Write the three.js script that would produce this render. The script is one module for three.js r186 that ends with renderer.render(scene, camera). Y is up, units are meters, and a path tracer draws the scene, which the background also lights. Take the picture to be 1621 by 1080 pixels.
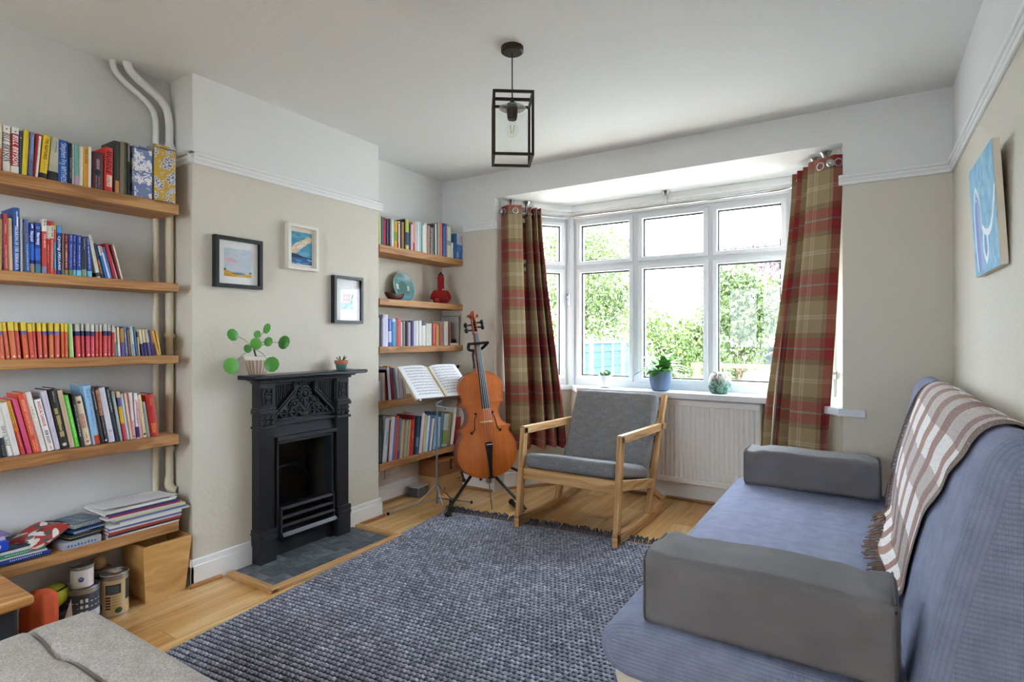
import * as THREE from 'three';
import { RoundedBoxGeometry } from 'three/addons/geometries/RoundedBoxGeometry.js';
import { mergeGeometries, mergeVertices, toCreasedNormals } from 'three/addons/utils/BufferGeometryUtils.js';

// ---------------------------------------------------------------- camera, sky, sun, exposure
const scene = new THREE.Scene();
const renderer = new THREE.WebGLRenderer({ antialias: true });
renderer.toneMapping = THREE.LinearToneMapping;
renderer.toneMappingExposure = 3.1;
renderer.shadowMap.enabled = true;

const camera = new THREE.PerspectiveCamera(62.69, 1621 / 1080, 0.05, 200);
camera.position.set(0, 1.216, 0);
camera.rotation.y = 0.5625;
camera.setViewOffset(1621, 1080, 0, 7.2, 1621, 1080);

scene.background = new THREE.Color().setRGB(0.79, 0.905, 1.03);   // bright overcast sky, the light of the room
scene.backgroundIntensity = 7.0;

const sun = new THREE.DirectionalLight(new THREE.Color().setRGB(1, 0.97, 0.92), 4);   // behind the house: lights the garden and the floor behind the camera
sun.position.set(5, 14, 7);
sun.target.position.set(-3, 0, -6);
sun.castShadow = true;
sun.shadow.mapSize.set(2048, 2048);
Object.assign(sun.shadow.camera, { left: -18, right: 18, top: 18, bottom: -18, near: 0.5, far: 60 });
scene.add(sun, sun.target);

// ---------------------------------------------------------------- helpers
function mulberry(a) { return () => { a |= 0; a = a + 0x6D2B79F5 | 0; let t = Math.imul(a ^ a >>> 15, 1 | a); t = t + Math.imul(t ^ t >>> 7, 61 | t) ^ t; return ((t ^ t >>> 14) >>> 0) / 4294967296; }; }
const R = mulberry(20240611), rr = (a, b) => a + (b - a) * R();
const V3 = (x, y, z) => new THREE.Vector3(x, y, z), V2 = (x, y) => new THREE.Vector2(x, y);
const clamp = (x, a = 0, b = 1) => Math.min(b, Math.max(a, x)), mix = (a, b, t) => a + (b - a) * t;
const smooth = (a, b, x) => { const t = clamp((x - a) / (b - a)); return t * t * (3 - 2 * t); };
const taken = new Map();
function numbered(n) { const k = taken.get(n) ?? 0; taken.set(n, k + 1); return k ? n + '_' + String(k).padStart(3, '0') : n; }
function tag(o, label, category, group) { o.userData.label = label; o.userData.category = category; if (group) o.userData.group = group; return o; }
function thing(name, label, category, pos = [0, 0, 0], turn = 0, group) {
  const g = new THREE.Group(); g.name = numbered(name); g.position.set(...pos); g.rotation.y = turn; scene.add(g);
  return tag(g, label, category, group);
}
function struct(name) { const g = new THREE.Group(); g.name = name; g.userData.kind = 'structure'; scene.add(g); return g; }
const NI = g => { const q = g.index ? g.toNonIndexed() : g.clone(); if (!q.attributes.normal) q.computeVertexNormals(); if (!q.attributes.uv) q.setAttribute('uv', new THREE.BufferAttribute(new Float32Array(q.attributes.position.count * 2), 2)); for (const k of Object.keys(q.attributes)) if (!['position', 'normal', 'uv'].includes(k)) q.deleteAttribute(k); q.morphAttributes = {}; return q; };
const merge = l => l.length === 1 ? NI(l[0]) : mergeGeometries(l.map(NI));
// texture coordinates in metres by the way each face points, u along the grain axis
function buv(geo, axis = 'x', ox = 0, oy = 0) {
  const g = NI(geo), p = g.attributes.position, uv = g.attributes.uv, a = V3(), b = V3(), c = V3(), n = V3(), A = 'xyz'.indexOf(axis);
  for (let i = 0; i < p.count; i += 3) {
    a.fromBufferAttribute(p, i); b.fromBufferAttribute(p, i + 1); c.fromBufferAttribute(p, i + 2);
    n.subVectors(b, a).cross(c.clone().sub(a));
    const m = [Math.abs(n.x), Math.abs(n.y), Math.abs(n.z)], d = m.indexOf(Math.max(...m));
    let u, v; const o = [0, 1, 2].filter(k => k !== d);
    if (d === A) { u = o[0]; v = o[1]; } else { u = A; v = o.find(k => k !== A); }
    for (const [k, q] of [[0, a], [1, b], [2, c]]) uv.setXY(i + k, q.getComponent(u) * (d === A ? 0.15 : 1) + ox, q.getComponent(v) + oy);
  }
  return g;
}
function part(name, geos, mat, parent, axis, ox = 0, oy = 0) {
  let g = merge(Array.isArray(geos) ? geos : [geos]); if (axis) g = buv(g, axis, ox, oy);
  const m = new THREE.Mesh(g, mat); m.name = name; m.castShadow = m.receiveShadow = true; parent.add(m); return m;
}
function solo(name, label, category, geos, mat, group, axis) { const m = part(numbered(name), geos, mat, scene, axis); return tag(m, label, category, group); }
const T = (g, x = 0, y = 0, z = 0, rx = 0, ry = 0, rz = 0) => { const m = new THREE.Matrix4().compose(V3(x, y, z), new THREE.Quaternion().setFromEuler(new THREE.Euler(rx, ry, rz)), V3(1, 1, 1)); return g.applyMatrix4(m); };
// boxes by centre (bx) or by bounds (bb)
const bx = (w, h, d, x = 0, y = 0, z = 0, r = 0, rx = 0, ry = 0, rz = 0) => T(r ? new RoundedBoxGeometry(w, h, d, 2, Math.min(r, w / 2.01, h / 2.01, d / 2.01)) : new THREE.BoxGeometry(w, h, d), x, y, z, rx, ry, rz);
const bb = (x0, x1, y0, y1, z0, z1, r = 0) => bx(Math.abs(x1 - x0), Math.abs(y1 - y0), Math.abs(z1 - z0), (x0 + x1) / 2, (y0 + y1) / 2, (z0 + z1) / 2, r);
const cyl = (r0, r1, h, x = 0, y = 0, z = 0, seg = 24, rx = 0, ry = 0, rz = 0, open = false) => T(new THREE.CylinderGeometry(r1, r0, h, seg, 1, open), x, y, z, rx, ry, rz);
const sph = (r, x, y, z, sx = 1, sy = 1, sz = 1, seg = 20) => { const g = new THREE.SphereGeometry(r, seg, Math.round(seg * 0.7)); g.scale(sx, sy, sz); return T(g, x, y, z); };
const tube = (pts, r, seg = 24, rad = 8, closed = false, tension = 0.5) => new THREE.TubeGeometry(new THREE.CatmullRomCurve3(pts.map(p => p.isVector3 ? p : V3(...p)), closed, 'catmullrom', tension), seg, r, rad, closed);
function rod(a, b, r, rad = 10, r1 = r) { const A = V3(...a), B = V3(...b), d = B.clone().sub(A), g = new THREE.CylinderGeometry(r1, r, d.length(), rad); g.applyQuaternion(new THREE.Quaternion().setFromUnitVectors(V3(0, 1, 0), d.clone().normalize())); const m = A.add(B).multiplyScalar(0.5); g.translate(m.x, m.y, m.z); return g; }
// a bar of rectangular section from a to b; its depth side stays in the plane normal to 'side'
function bar(a, b, w, d, side = [1, 0, 0], r = 0.003, ext = 0) {
  const A = V3(...a), B = V3(...b), y = B.clone().sub(A), L = y.length() + ext * 2; y.normalize();
  const x = V3(...side), z = x.clone().cross(y).normalize(); x.copy(y).cross(z).normalize();
  const g = new RoundedBoxGeometry(w, L, d, 2, r), m = new THREE.Matrix4().makeBasis(x, y, z); m.setPosition(A.add(B).multiplyScalar(0.5)); return g.applyMatrix4(m);
}
const lathe = (pts, seg = 40) => new THREE.LatheGeometry(pts.map(p => V2(...p)), seg);
function extr(shape, depth, bevel = 0, curve = 10) { return new THREE.ExtrudeGeometry(shape, { depth, bevelEnabled: bevel > 0, bevelThickness: bevel, bevelSize: bevel, bevelOffset: -bevel, bevelSegments: 2, curveSegments: curve }); }
const poly = pts => new THREE.Shape(pts.map(p => V2(...p)));
const rect = (x0, y0, x1, y1) => [[x0, y0], [x1, y0], [x1, y1], [x0, y1]];
function holed(outer, holes) { const s = poly(outer); for (const h of holes) s.holes.push(new THREE.Path(h.map(p => V2(...p)))); return s; }
// profile extruded along z: closed loop, ends rounded by r (cushions, mattresses)
function rrect(w, h, r, seg = 6) { const o = []; for (const [cx, cy, a] of [[w / 2 - r, h / 2 - r, 0], [-w / 2 + r, h / 2 - r, 90], [-w / 2 + r, -h / 2 + r, 180], [w / 2 - r, -h / 2 + r, 270]]) for (let k = 0; k <= seg; k++) { const t = (a + 90 * k / seg) * Math.PI / 180; o.push([cx + r * Math.cos(t), cy + r * Math.sin(t)]); } return o; }
function resample(loop, step) { const o = []; for (let i = 0; i < loop.length; i++) { const a = loop[i], b = loop[(i + 1) % loop.length], L = Math.hypot(b[0] - a[0], b[1] - a[1]); const n = Math.max(1, Math.round(L / step)); for (let k = 0; k < n; k++) o.push([mix(a[0], b[0], k / n), mix(a[1], b[1], k / n)]); } return o; }
function pillow(loop, z0, z1, r, { step = 0.03, zstep = 0.03, ends = 6, warp } = {}) {
  loop = resample(loop, step); const n = loop.length, nor = [], len = [0];
  for (let i = 0; i < n; i++) { const a = loop[(i + n - 1) % n], b = loop[(i + 1) % n], dx = b[0] - a[0], dy = b[1] - a[1], L = Math.hypot(dx, dy) || 1; nor.push([dy / L, -dx / L]); const c = loop[(i + 1) % n]; len.push(len[i] + Math.hypot(c[0] - loop[i][0], c[1] - loop[i][1])); }
  const rings = [], zs = Math.max(1, Math.round((z1 - z0 - 2 * r) / zstep));
  for (let k = 0; k <= ends; k++) { const t = k / ends * Math.PI / 2; rings.push([z0 + r * (1 - Math.sin(t)), r * (1 - Math.cos(t)), 0]); }
  rings.reverse(); rings.forEach((q, i) => { const t = i / ends * Math.PI / 2; q[0] = z0 + r * (1 - Math.cos(t)); q[1] = r * (1 - Math.sin(t)); q[2] = -r * 1.57 * (1 - i / ends); });
  for (let k = 1; k < zs; k++) rings.push([mix(z0 + r, z1 - r, k / zs), 0, (z1 - z0 - 2 * r) * k / zs]);
  for (let k = 0; k <= ends; k++) { const t = k / ends * Math.PI / 2; rings.push([z1 - r * (1 - Math.sin(t)), 0, z1 - z0 - 2 * r + r * 1.57 * k / ends]); const q = rings[rings.length - 1]; q[0] = z1 - r + r * Math.sin(t); q[1] = r * (1 - Math.cos(t)); }
  const P = [], U = [], I = [], W = n + 1; let cx = 0, cy = 0; for (const p of loop) { cx += p[0] / n; cy += p[1] / n; }
  for (const [z, ins, v] of rings) for (let i = 0; i <= n; i++) { const j = i % n; P.push(loop[j][0] - nor[j][0] * ins, loop[j][1] - nor[j][1] * ins, z); U.push(len[i], v); }
  for (let k = 0; k + 1 < rings.length; k++) for (let i = 0; i < n; i++) { const a = k * W + i; I.push(a, a + 1, a + W, a + 1, a + W + 1, a + W); }
  // end caps in rings toward the middle, texture laid flat on them
  for (const [k, s] of [[0, 1], [rings.length - 1, -1]]) {
    const steps = 6; let base = P.length / 3;
    for (let q = 0; q <= steps; q++) for (let i = 0; i <= n; i++) { const j = (k * W + i) * 3, f = 1 - q / steps; P.push(cx + (P[j] - cx) * f, cy + (P[j + 1] - cy) * f, P[j + 2]); U.push(cx + (P[j] - cx) * f, cy + (P[j + 1] - cy) * f); }
    for (let q = 0; q < steps; q++) for (let i = 0; i < n; i++) { const a = base + q * W + i; s > 0 ? I.push(a, a + W, a + 1, a + 1, a + W, a + W + 1) : I.push(a, a + 1, a + W, a + 1, a + W + 1, a + W); }
  }
  if (warp) for (let i = 0; i < P.length; i += 3) { const q = warp(P[i], P[i + 1], P[i + 2]); P[i] = q[0]; P[i + 1] = q[1]; P[i + 2] = q[2]; }
  const g = new THREE.BufferGeometry(); g.setAttribute('position', new THREE.Float32BufferAttribute(P, 3)); g.setAttribute('uv', new THREE.Float32BufferAttribute(U, 2)); g.setIndex(I);
  // smooth normals across the seam by position
  const h = g.clone(); h.deleteAttribute('uv'); const m = mergeVertices(h, 1e-4); m.computeVertexNormals(); const map = new Map(), mp = m.attributes.position, mn = m.attributes.normal, key = (x, y, z) => Math.round(x * 5e3) + ',' + Math.round(y * 5e3) + ',' + Math.round(z * 5e3);
  for (let i = 0; i < mp.count; i++) map.set(key(mp.getX(i), mp.getY(i), mp.getZ(i)), i);
  g.computeVertexNormals(); const gn = g.attributes.normal, gp = g.attributes.position;
  for (let i = 0; i < gp.count; i++) { const j = map.get(key(gp.getX(i), gp.getY(i), gp.getZ(i))); if (j !== undefined) gn.setXYZ(i, mn.getX(j), mn.getY(j), mn.getZ(j)); }
  return g;
}
// a sheet over a grid: f(u, v) gives a point, t(u, v) the texture place
function sheet(nu, nv, f, t = (u, v) => [u, v]) {
  const P = [], U = [], I = [];
  for (let j = 0; j <= nv; j++) for (let i = 0; i <= nu; i++) { P.push(...f(i / nu, j / nv)); U.push(...t(i / nu, j / nv)); }
  for (let j = 0; j < nv; j++) for (let i = 0; i < nu; i++) { const a = j * (nu + 1) + i; I.push(a, a + 1, a + nu + 1, a + 1, a + nu + 2, a + nu + 1); }
  const g = new THREE.BufferGeometry(); g.setAttribute('position', new THREE.Float32BufferAttribute(P, 3)); g.setAttribute('uv', new THREE.Float32BufferAttribute(U, 2)); g.setIndex(I); g.computeVertexNormals(); return g;
}

// ---------------------------------------------------------------- textures
const hash = (x, y, s) => { let h = Math.imul(x, 374761393) + Math.imul(y, 668265263) + Math.imul(s, 2246822519) | 0; h = Math.imul(h ^ h >>> 13, 1274126177); return ((h ^ h >>> 16) >>> 0) / 4294967296; };
function vn(x, y, px, py, s) { const x0 = Math.floor(x), y0 = Math.floor(y), fx = x - x0, fy = y - y0, u = fx * fx * (3 - 2 * fx), v = fy * fy * (3 - 2 * fy), w = (a, p) => ((a % p) + p) % p; const a = w(x0, px), b = w(x0 + 1, px), c = w(y0, py), d = w(y0 + 1, py); return mix(mix(hash(a, c, s), hash(b, c, s), u), mix(hash(a, d, s), hash(b, d, s), u), v); }
function fbm(x, y, px, py, s, oct = 4) { let a = 0, k = 0.5, t = 0; for (let i = 0; i < oct; i++) { a += k * vn(x, y, px, py, s + i); t += k; x *= 2; y *= 2; px *= 2; py *= 2; k *= 0.5; } return a / t; }
function dtex(w, h, f, srgb, sx = 1, sy = 1) {   // f(u, v) -> [r, g, b] 0..255; a tile covers sx by sy metres
  const d = new Uint8Array(w * h * 4); for (let y = 0; y < h; y++) for (let x = 0; x < w; x++) { const c = f(x / w, y / h); const i = (y * w + x) * 4; d[i] = c[0]; d[i + 1] = c[1]; d[i + 2] = c[2]; d[i + 3] = 255; }
  const t = new THREE.DataTexture(d, w, h); t.wrapS = t.wrapT = THREE.RepeatWrapping; t.magFilter = THREE.LinearFilter; t.minFilter = THREE.LinearMipmapLinearFilter; t.generateMipmaps = true; t.repeat.set(1 / sx, 1 / sy); if (srgb) t.colorSpace = THREE.SRGBColorSpace; t.needsUpdate = true; return t;
}
function ctex(w, h, draw, sx, sy) { const c = document.createElement('canvas'); c.width = w; c.height = h; draw(c.getContext('2d'), w, h); const t = new THREE.CanvasTexture(c); t.colorSpace = THREE.SRGBColorSpace; t.magFilter = THREE.LinearFilter; if (sx) { t.wrapS = t.wrapT = THREE.RepeatWrapping; t.repeat.set(1 / sx, 1 / sy); } return t; }
const hex = h => [1, 3, 5].map(i => parseInt(h.slice(i, i + 2), 16)), mixc = (a, b, t) => a.map((x, i) => x + (b[i] - x) * t);
const grey = v => [v, v, v].map(x => clamp(x, 0, 1) * 255);
function woodTex(base, dark, light, seed, { knots = 0.5, fine = 1, rep = [1.2, 0.4] } = {}) {
  const B = hex(base), D = hex(dark), L = hex(light);
  return dtex(768, 256, (u, v) => {
    const bend = fbm(u * 3, v * 2, 3, 2, seed, 3), r = fbm(u * 2, v * 14 + bend * 3, 2, 14, seed + 9, 3), f = fbm(u * 6, v * 96, 6, 96, seed + 20, 2), k = fbm(u * 4, v * 4, 4, 4, seed + 30, 3);
    let c = mixc(B, L, smooth(0.4, 0.75, r)); c = mixc(c, D, smooth(0.5, 0.85, fbm(u * 3, v * 22 + bend * 6, 3, 22, seed + 40, 3)) * 0.55); c = mixc(c, D, clamp((f - 0.52) * 1.6) * fine * 0.8); return mixc(c, D, smooth(0.68, 0.8, k) * knots);
  }, true, ...rep);
}
const std = (color, rough = 0.6, o = {}) => new THREE.MeshStandardMaterial({ color, roughness: rough, ...o });
const phy = (color, rough = 0.6, o = {}) => new THREE.MeshPhysicalMaterial({ color, roughness: rough, ...o });
const noiseBump = dtex(256, 256, (u, v) => grey(fbm(u * 24, v * 24, 24, 24, 5, 4)), false, 0.35, 0.35);
const fineBump = dtex(256, 256, (u, v) => grey(fbm(u * 90, v * 90, 90, 90, 8, 2)), false, 0.2, 0.2);
const weaveBump = dtex(128, 128, (u, v) => grey(0.5 + 0.25 * Math.sin(u * 64 * Math.PI) + 0.25 * Math.sin(v * 64 * Math.PI)), false, 0.06, 0.06);
const M = {
  white: std('#ebebea', 0.75, { bumpMap: noiseBump, bumpScale: 0.0005 }),
  ceiling: std('#ececea', 0.85, { bumpMap: noiseBump, bumpScale: 0.0008 }),
  alcove: std('#dcdcda', 0.8, { bumpMap: noiseBump, bumpScale: 0.0007 }),
  beige: std('#dad2c3', 0.75, { bumpMap: noiseBump, bumpScale: 0.0009 }),
  gloss: std('#f1f1f0', 0.3),
  pipe: std('#dccfb4', 0.35),
  upvc: std('#dcdfe2', 0.3),
  gasket: std('#17181a', 0.6),
  pane: phy('#ffffff', 0.0, { transmission: 1, thickness: 0, ior: 1.45, specularIntensity: 0.3 }),
  glass: phy('#fbfdfc', 0.0, { transmission: 1, thickness: 0, ior: 1.4 }),
  chrome: std('#b9bbbd', 0.22, { metalness: 1 }),
  steel: std('#9a9c9e', 0.35, { metalness: 1 }),
  black: std('#17181a', 0.45),
  rubber: std('#131314', 0.8),
  paper: std('#ece6d8', 0.9),
  paperWhite: std('#f4f3f0', 0.85),
};
const shelfWood = woodTex('#b98450', '#7c4f28', '#cf9f68', 11, { rep: [0.9, 0.35] });
M.shelf = std('#ffffff', 0.6, { map: shelfWood, bumpMap: fineBump, bumpScale: 0.0006 });
const oakTex = woodTex('#c99a63', '#9c6c3a', '#deb784', 31, { knots: 0.2, rep: [0.9, 0.3] });
M.oak = std('#ffffff', 0.5, { map: oakTex });
const bambooTex = woodTex('#d6a462', '#c08c4c', '#e4bc80', 47, { knots: 0.05, fine: 0.35, rep: [0.6, 0.5] });
M.bamboo = std('#ffffff', 0.4, { map: bambooTex });
const floorTexs = [['#e2b372', '#c48c4a', '#efcc94', 61], ['#dcaa66', '#ba8042', '#eac288', 71], ['#e8be82', '#c99554', '#f3d4a2', 81]].map(a => woodTex(a[0], a[1], a[2], a[3], { knots: 0.45, fine: 0.7, rep: [1.4, 0.4] }));
M.floors = floorTexs.map(t => std('#ffffff', 0.32, { map: t }));

// ---------------------------------------------------------------- the room
const XA = -2.98, XC = -2.77, XR = 0.381, ZF = -3.637, ZB = 1.3, H = 2.5, RAIL = 2.065, Z0 = -1.476, Z1 = -2.712;
const BAY = [[-2.451, -3.75], [-2.085, -4.24], [-0.4, -4.24], [-0.106, -3.75]];
{
  const f = struct('floor');
  part('subfloor', bb(-3.1, 0.5, -0.12, -0.017, ZB + 0.1, -4.4), std('#6b4a2c', 0.9), f);
  const w = 0.128, L = 1.15, geos = [0, 1, 2, 3].map(k => buv(bx(w - 0.0012, 0.016, L - 0.0012, 0, -0.008, 0, 0.0012), 'z', k * 0.37, k * 0.11));
  for (let i = 0; i < 28; i++) for (let j = 0; j < 6; j++) {
    const x = XA + w / 2 + i * w, z = ZB - L / 2 - j * L + ((i * 5) % 7) / 7 * L * 0.98;
    if (x > XR + 0.02 || z - L / 2 < -4.45 - L || z + L / 2 < -4.3) continue;
    const m = new THREE.Mesh(geos[(i * 3 + j) % 4], M.floors[(i * 2 + j * 5 + (i >> 2)) % 3]); m.name = 'plank'; m.position.set(x, 0, z); m.castShadow = m.receiveShadow = true; f.add(m);
  }
}
{
  const c = struct('ceiling');
  part('ceiling_board', bb(-3.1, XR + 0.1, H, H + 0.1, ZB + 0.1, -3.75), M.ceiling, c, 'x');
  const s = poly([[-2.449, 3.7], [-2.449, 3.8], [-2.16, 4.36], [-0.32, 4.36], [-0.108, 3.8], [-0.108, 3.7]]), g = extr(s, 0.2); g.rotateX(-Math.PI / 2); g.translate(0, 2.3, 0);
  part('bay_soffit', g, M.ceiling, c, 'x');
}
{
  const w = struct('wall_left');
  part('alcove_plaster', bb(XA - 0.12, XA, 0, H, ZB + 0.1, -2.1), M.alcove, w, 'z');
  part('lower_plaster', bb(XA - 0.12, XA, 0, RAIL + 0.02, -2.1, -3.75), M.beige, w, 'z');
  part('upper_plaster', bb(XA - 0.12, XA, RAIL + 0.02, H, -2.1, -3.75), M.white, w, 'z');
  const c = struct('wall_chimney');
  const breast = extr(poly([[-Z0, 0], [1.88, 0], [1.88, 0.68], [2.29, 0.68], [2.29, 0], [-Z1, 0], [-Z1, RAIL], [-Z0, RAIL]]), XC - XA - 0.005, 0.005); breast.rotateY(Math.PI / 2); breast.translate(XA, 0, 0);
  part('lower_plaster', breast, M.beige, c, 'z');
  part('upper_plaster', bb(XA, XC, RAIL, H + 0.01, Z0, Z1, 0.006), M.white, c, 'z');
  const f = struct('wall_far');
  part('left_lower_plaster', bb(XA, -2.451, 0, RAIL, ZF, -3.75), M.beige, f, 'x');
  part('left_upper_plaster', bb(XA, -2.451, RAIL, H, ZF, -3.75), M.white, f, 'x');
  part('right_lower_plaster', bb(-0.106, XR + 0.1, 0, RAIL, ZF, -3.75), M.beige, f, 'x');
  part('right_upper_plaster', bb(-0.106, XR + 0.1, RAIL, H, ZF, -3.75), M.white, f, 'x');
  part('lintel', bb(-2.451, -0.106, 2.3, H, ZF, -3.699), M.white, f, 'x');
  const r = struct('wall_right');
  part('lower_plaster', bb(XR, XR + 0.12, 0, RAIL, ZB + 0.1, -3.75), M.beige, r, 'z');
  part('upper_plaster', bb(XR, XR + 0.12, RAIL, H, ZB + 0.1, -3.75), M.white, r, 'z');
  const b = struct('wall_back');
  part('plaster', [bb(-3.1, -2.0, 0, H, ZB, ZB + 0.12), bb(-0.9, XR + 0.1, 0, H, ZB, ZB + 0.12), bb(-2.0, -0.9, 0, 0.95, ZB, ZB + 0.12), bb(-2.0, -0.9, 2.1, H, ZB, ZB + 0.12)], M.beige, b, 'x');
  // bay: apron below the windows, strip above them
  const y = struct('wall_bay');
  const apron = [], head = [], corn = [];
  BAY.slice(0, 3).forEach((a, i) => { const b2 = BAY[i + 1], dx = b2[0] - a[0], dz = b2[1] - a[1], L = Math.hypot(dx, dz), an = Math.atan2(-dz, dx), cx = (a[0] + b2[0]) / 2, cz = (a[1] + b2[1]) / 2, nx = Math.sin(an), nz = Math.cos(an);
    apron.push(bx(L + 0.03, 0.9, 0.12, cx - nx * 0.04, 0.33, cz - nz * 0.04, 0, 0, an)); head.push(bx(L + 0.05, 0.12, 0.14, cx - nx * 0.05, 2.25, cz - nz * 0.05, 0, 0, an));
    corn.push(bx(L + 0.02, 0.055, 0.05, cx + nx * 0.02, 2.275, cz + nz * 0.02, 0.012, 0, an), bx(L + 0.01, 0.03, 0.024, cx + nx * 0.012, 2.235, cz + nz * 0.012, 0.008, 0, an)); });
  part('apron', apron, M.beige, y, 'x'); part('head', head, M.white, y, 'x'); part('cornice', corn, M.gloss, y);
}
// picture rails, skirtings
{
  let n = 0; const trim = (geo) => { const t = struct('trim_' + (++n)); part('rail', geo, M.gloss, t); };
  const railZ = (x, s, z0, z1) => [bb(x, x + s * 0.012, RAIL - 0.005, RAIL + 0.05, z0, z1, 0.003), bb(x, x + s * 0.026, RAIL + 0.032, RAIL + 0.05, z0, z1, 0.005), bb(x, x + s * 0.018, RAIL + 0.014, RAIL + 0.034, z0, z1, 0.005)];
  const railX = (z, x0, x1) => [bb(x0, x1, RAIL - 0.005, RAIL + 0.05, z, z + 0.012, 0.003), bb(x0, x1, RAIL + 0.032, RAIL + 0.05, z, z + 0.026, 0.005), bb(x0, x1, RAIL + 0.014, RAIL + 0.034, z, z + 0.018, 0.005)];
  trim([...railZ(XC, 1, Z0 + 0.026, Z1 - 0.026), ...railX(Z0, XA + 0.06, XC + 0.026)]);
  trim(railX(ZF, XA + 0.23, -2.43)); trim(railX(ZF, -0.126, XR)); trim(railZ(XR, -1, ZB, ZF));
  const wood = M.shelf;
  const skirt = (name, geo, bead) => { const b = struct(name); part('board', geo, M.gloss, b); if (bead) part('beading', bead, wood, b, 'z'); };
  const sk = (x, s, z0, z1) => [bb(x, x + s * 0.018, 0, 0.1, z0, z1, 0.003), bb(x, x + s * 0.012, 0.08, 0.13, z0, z1, 0.006)];
  const skx = (z, x0, x1) => [bb(x0, x1, 0, 0.1, z, z + 0.018, 0.003), bb(x0, x1, 0.08, 0.13, z, z + 0.012, 0.006)];
  skirt('baseboard_chimney', [...sk(XC, 1, Z0 + 0.018, -1.781), ...sk(XC, 1, -2.397, Z1 - 0.018), ...skx(Z0, XA, XC + 0.018)], [bb(XC + 0.018, XC + 0.036, 0, 0.02, Z0 + 0.03, -1.61, 0.007), bb(XC + 0.018, XC + 0.036, 0, 0.02, -2.52, Z1 - 0.03, 0.007)]);
  skirt('baseboard_alcove', sk(XA, 1, Z1, ZF), [bb(XA + 0.018, XA + 0.036, 0, 0.02, Z1, ZF, 0.007)]);
  skirt('baseboard_left', sk(XA, 1, ZB, Z0), null);
  skirt('baseboard_far', [...skx(ZF, XA, -2.451), ...skx(ZF, -0.106, XR)], [bb(XA + 0.04, -2.46, 0, 0.02, ZF + 0.018, ZF + 0.036, 0.007)]);
  skirt('baseboard_right', sk(XR, -1, ZB, ZF), null);
  const g = [], q = []; BAY.slice(0, 3).forEach((a, i) => { const b2 = BAY[i + 1], dx = b2[0] - a[0], dz = b2[1] - a[1], L = Math.hypot(dx, dz), an = Math.atan2(-dz, dx), cx = (a[0] + b2[0]) / 2 + Math.sin(an) * 0.028, cz = (a[1] + b2[1]) / 2 + Math.cos(an) * 0.028; g.push(bx(L, 0.13, 0.02, cx, 0.065, cz, 0.004, 0, an)); q.push(bx(L - 0.02, 0.02, 0.018, cx + Math.sin(an) * 0.019, 0.01, cz + Math.cos(an) * 0.019, 0.007, 0, an)); });
  skirt('baseboard_bay', g, q);
}
// windows: frame with real openings, beads, gaskets, one pane per light
function windowUnit(name, pos, turn, L, y0, y1, lights, hinge) {
  const w = struct(name); w.position.set(...pos); w.rotation.y = turn;
  const holes = lights.map(([a, b, c, d]) => rect(a, c, b, d)), fr = extr(holed(rect(0, y0, L, y1), holes.map(h => [...h].reverse())), 0.07, 0.004); fr.translate(0, 0, -0.07);
  part('frame', fr, M.upvc, w);
  lights.forEach(([a, b, c, d]) => {
    const bead = extr(holed(rect(a - 0.034, c - 0.034, b + 0.034, d + 0.034), [rect(a, c, b, d).reverse()]), 0.016, 0.006); bead.translate(0, 0, -0.002); part('casement', bead, M.upvc, w);
    part('gasket', T(extr(holed(rect(a - 0.003, c - 0.003, b + 0.003, d + 0.003), [rect(a + 0.009, c + 0.009, b - 0.009, d - 0.009).reverse()]), 0.016), 0, 0, -0.03), M.gasket, w);
    part('pane', bx(b - a, d - c, 0.004, (a + b) / 2, (c + d) / 2, -0.034), M.pane, w);
  });
  if (hinge) part('handle', [bx(0.016, 0.05, 0.01, hinge[0], hinge[1], 0.016, 0.003), bx(0.012, 0.016, 0.03, hinge[0], hinge[1] + 0.01, 0.03, 0.003), bx(0.014, 0.1, 0.012, hinge[0], hinge[1] - 0.03, 0.045, 0.004)], M.chrome, w);
  return w;
}
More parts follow.
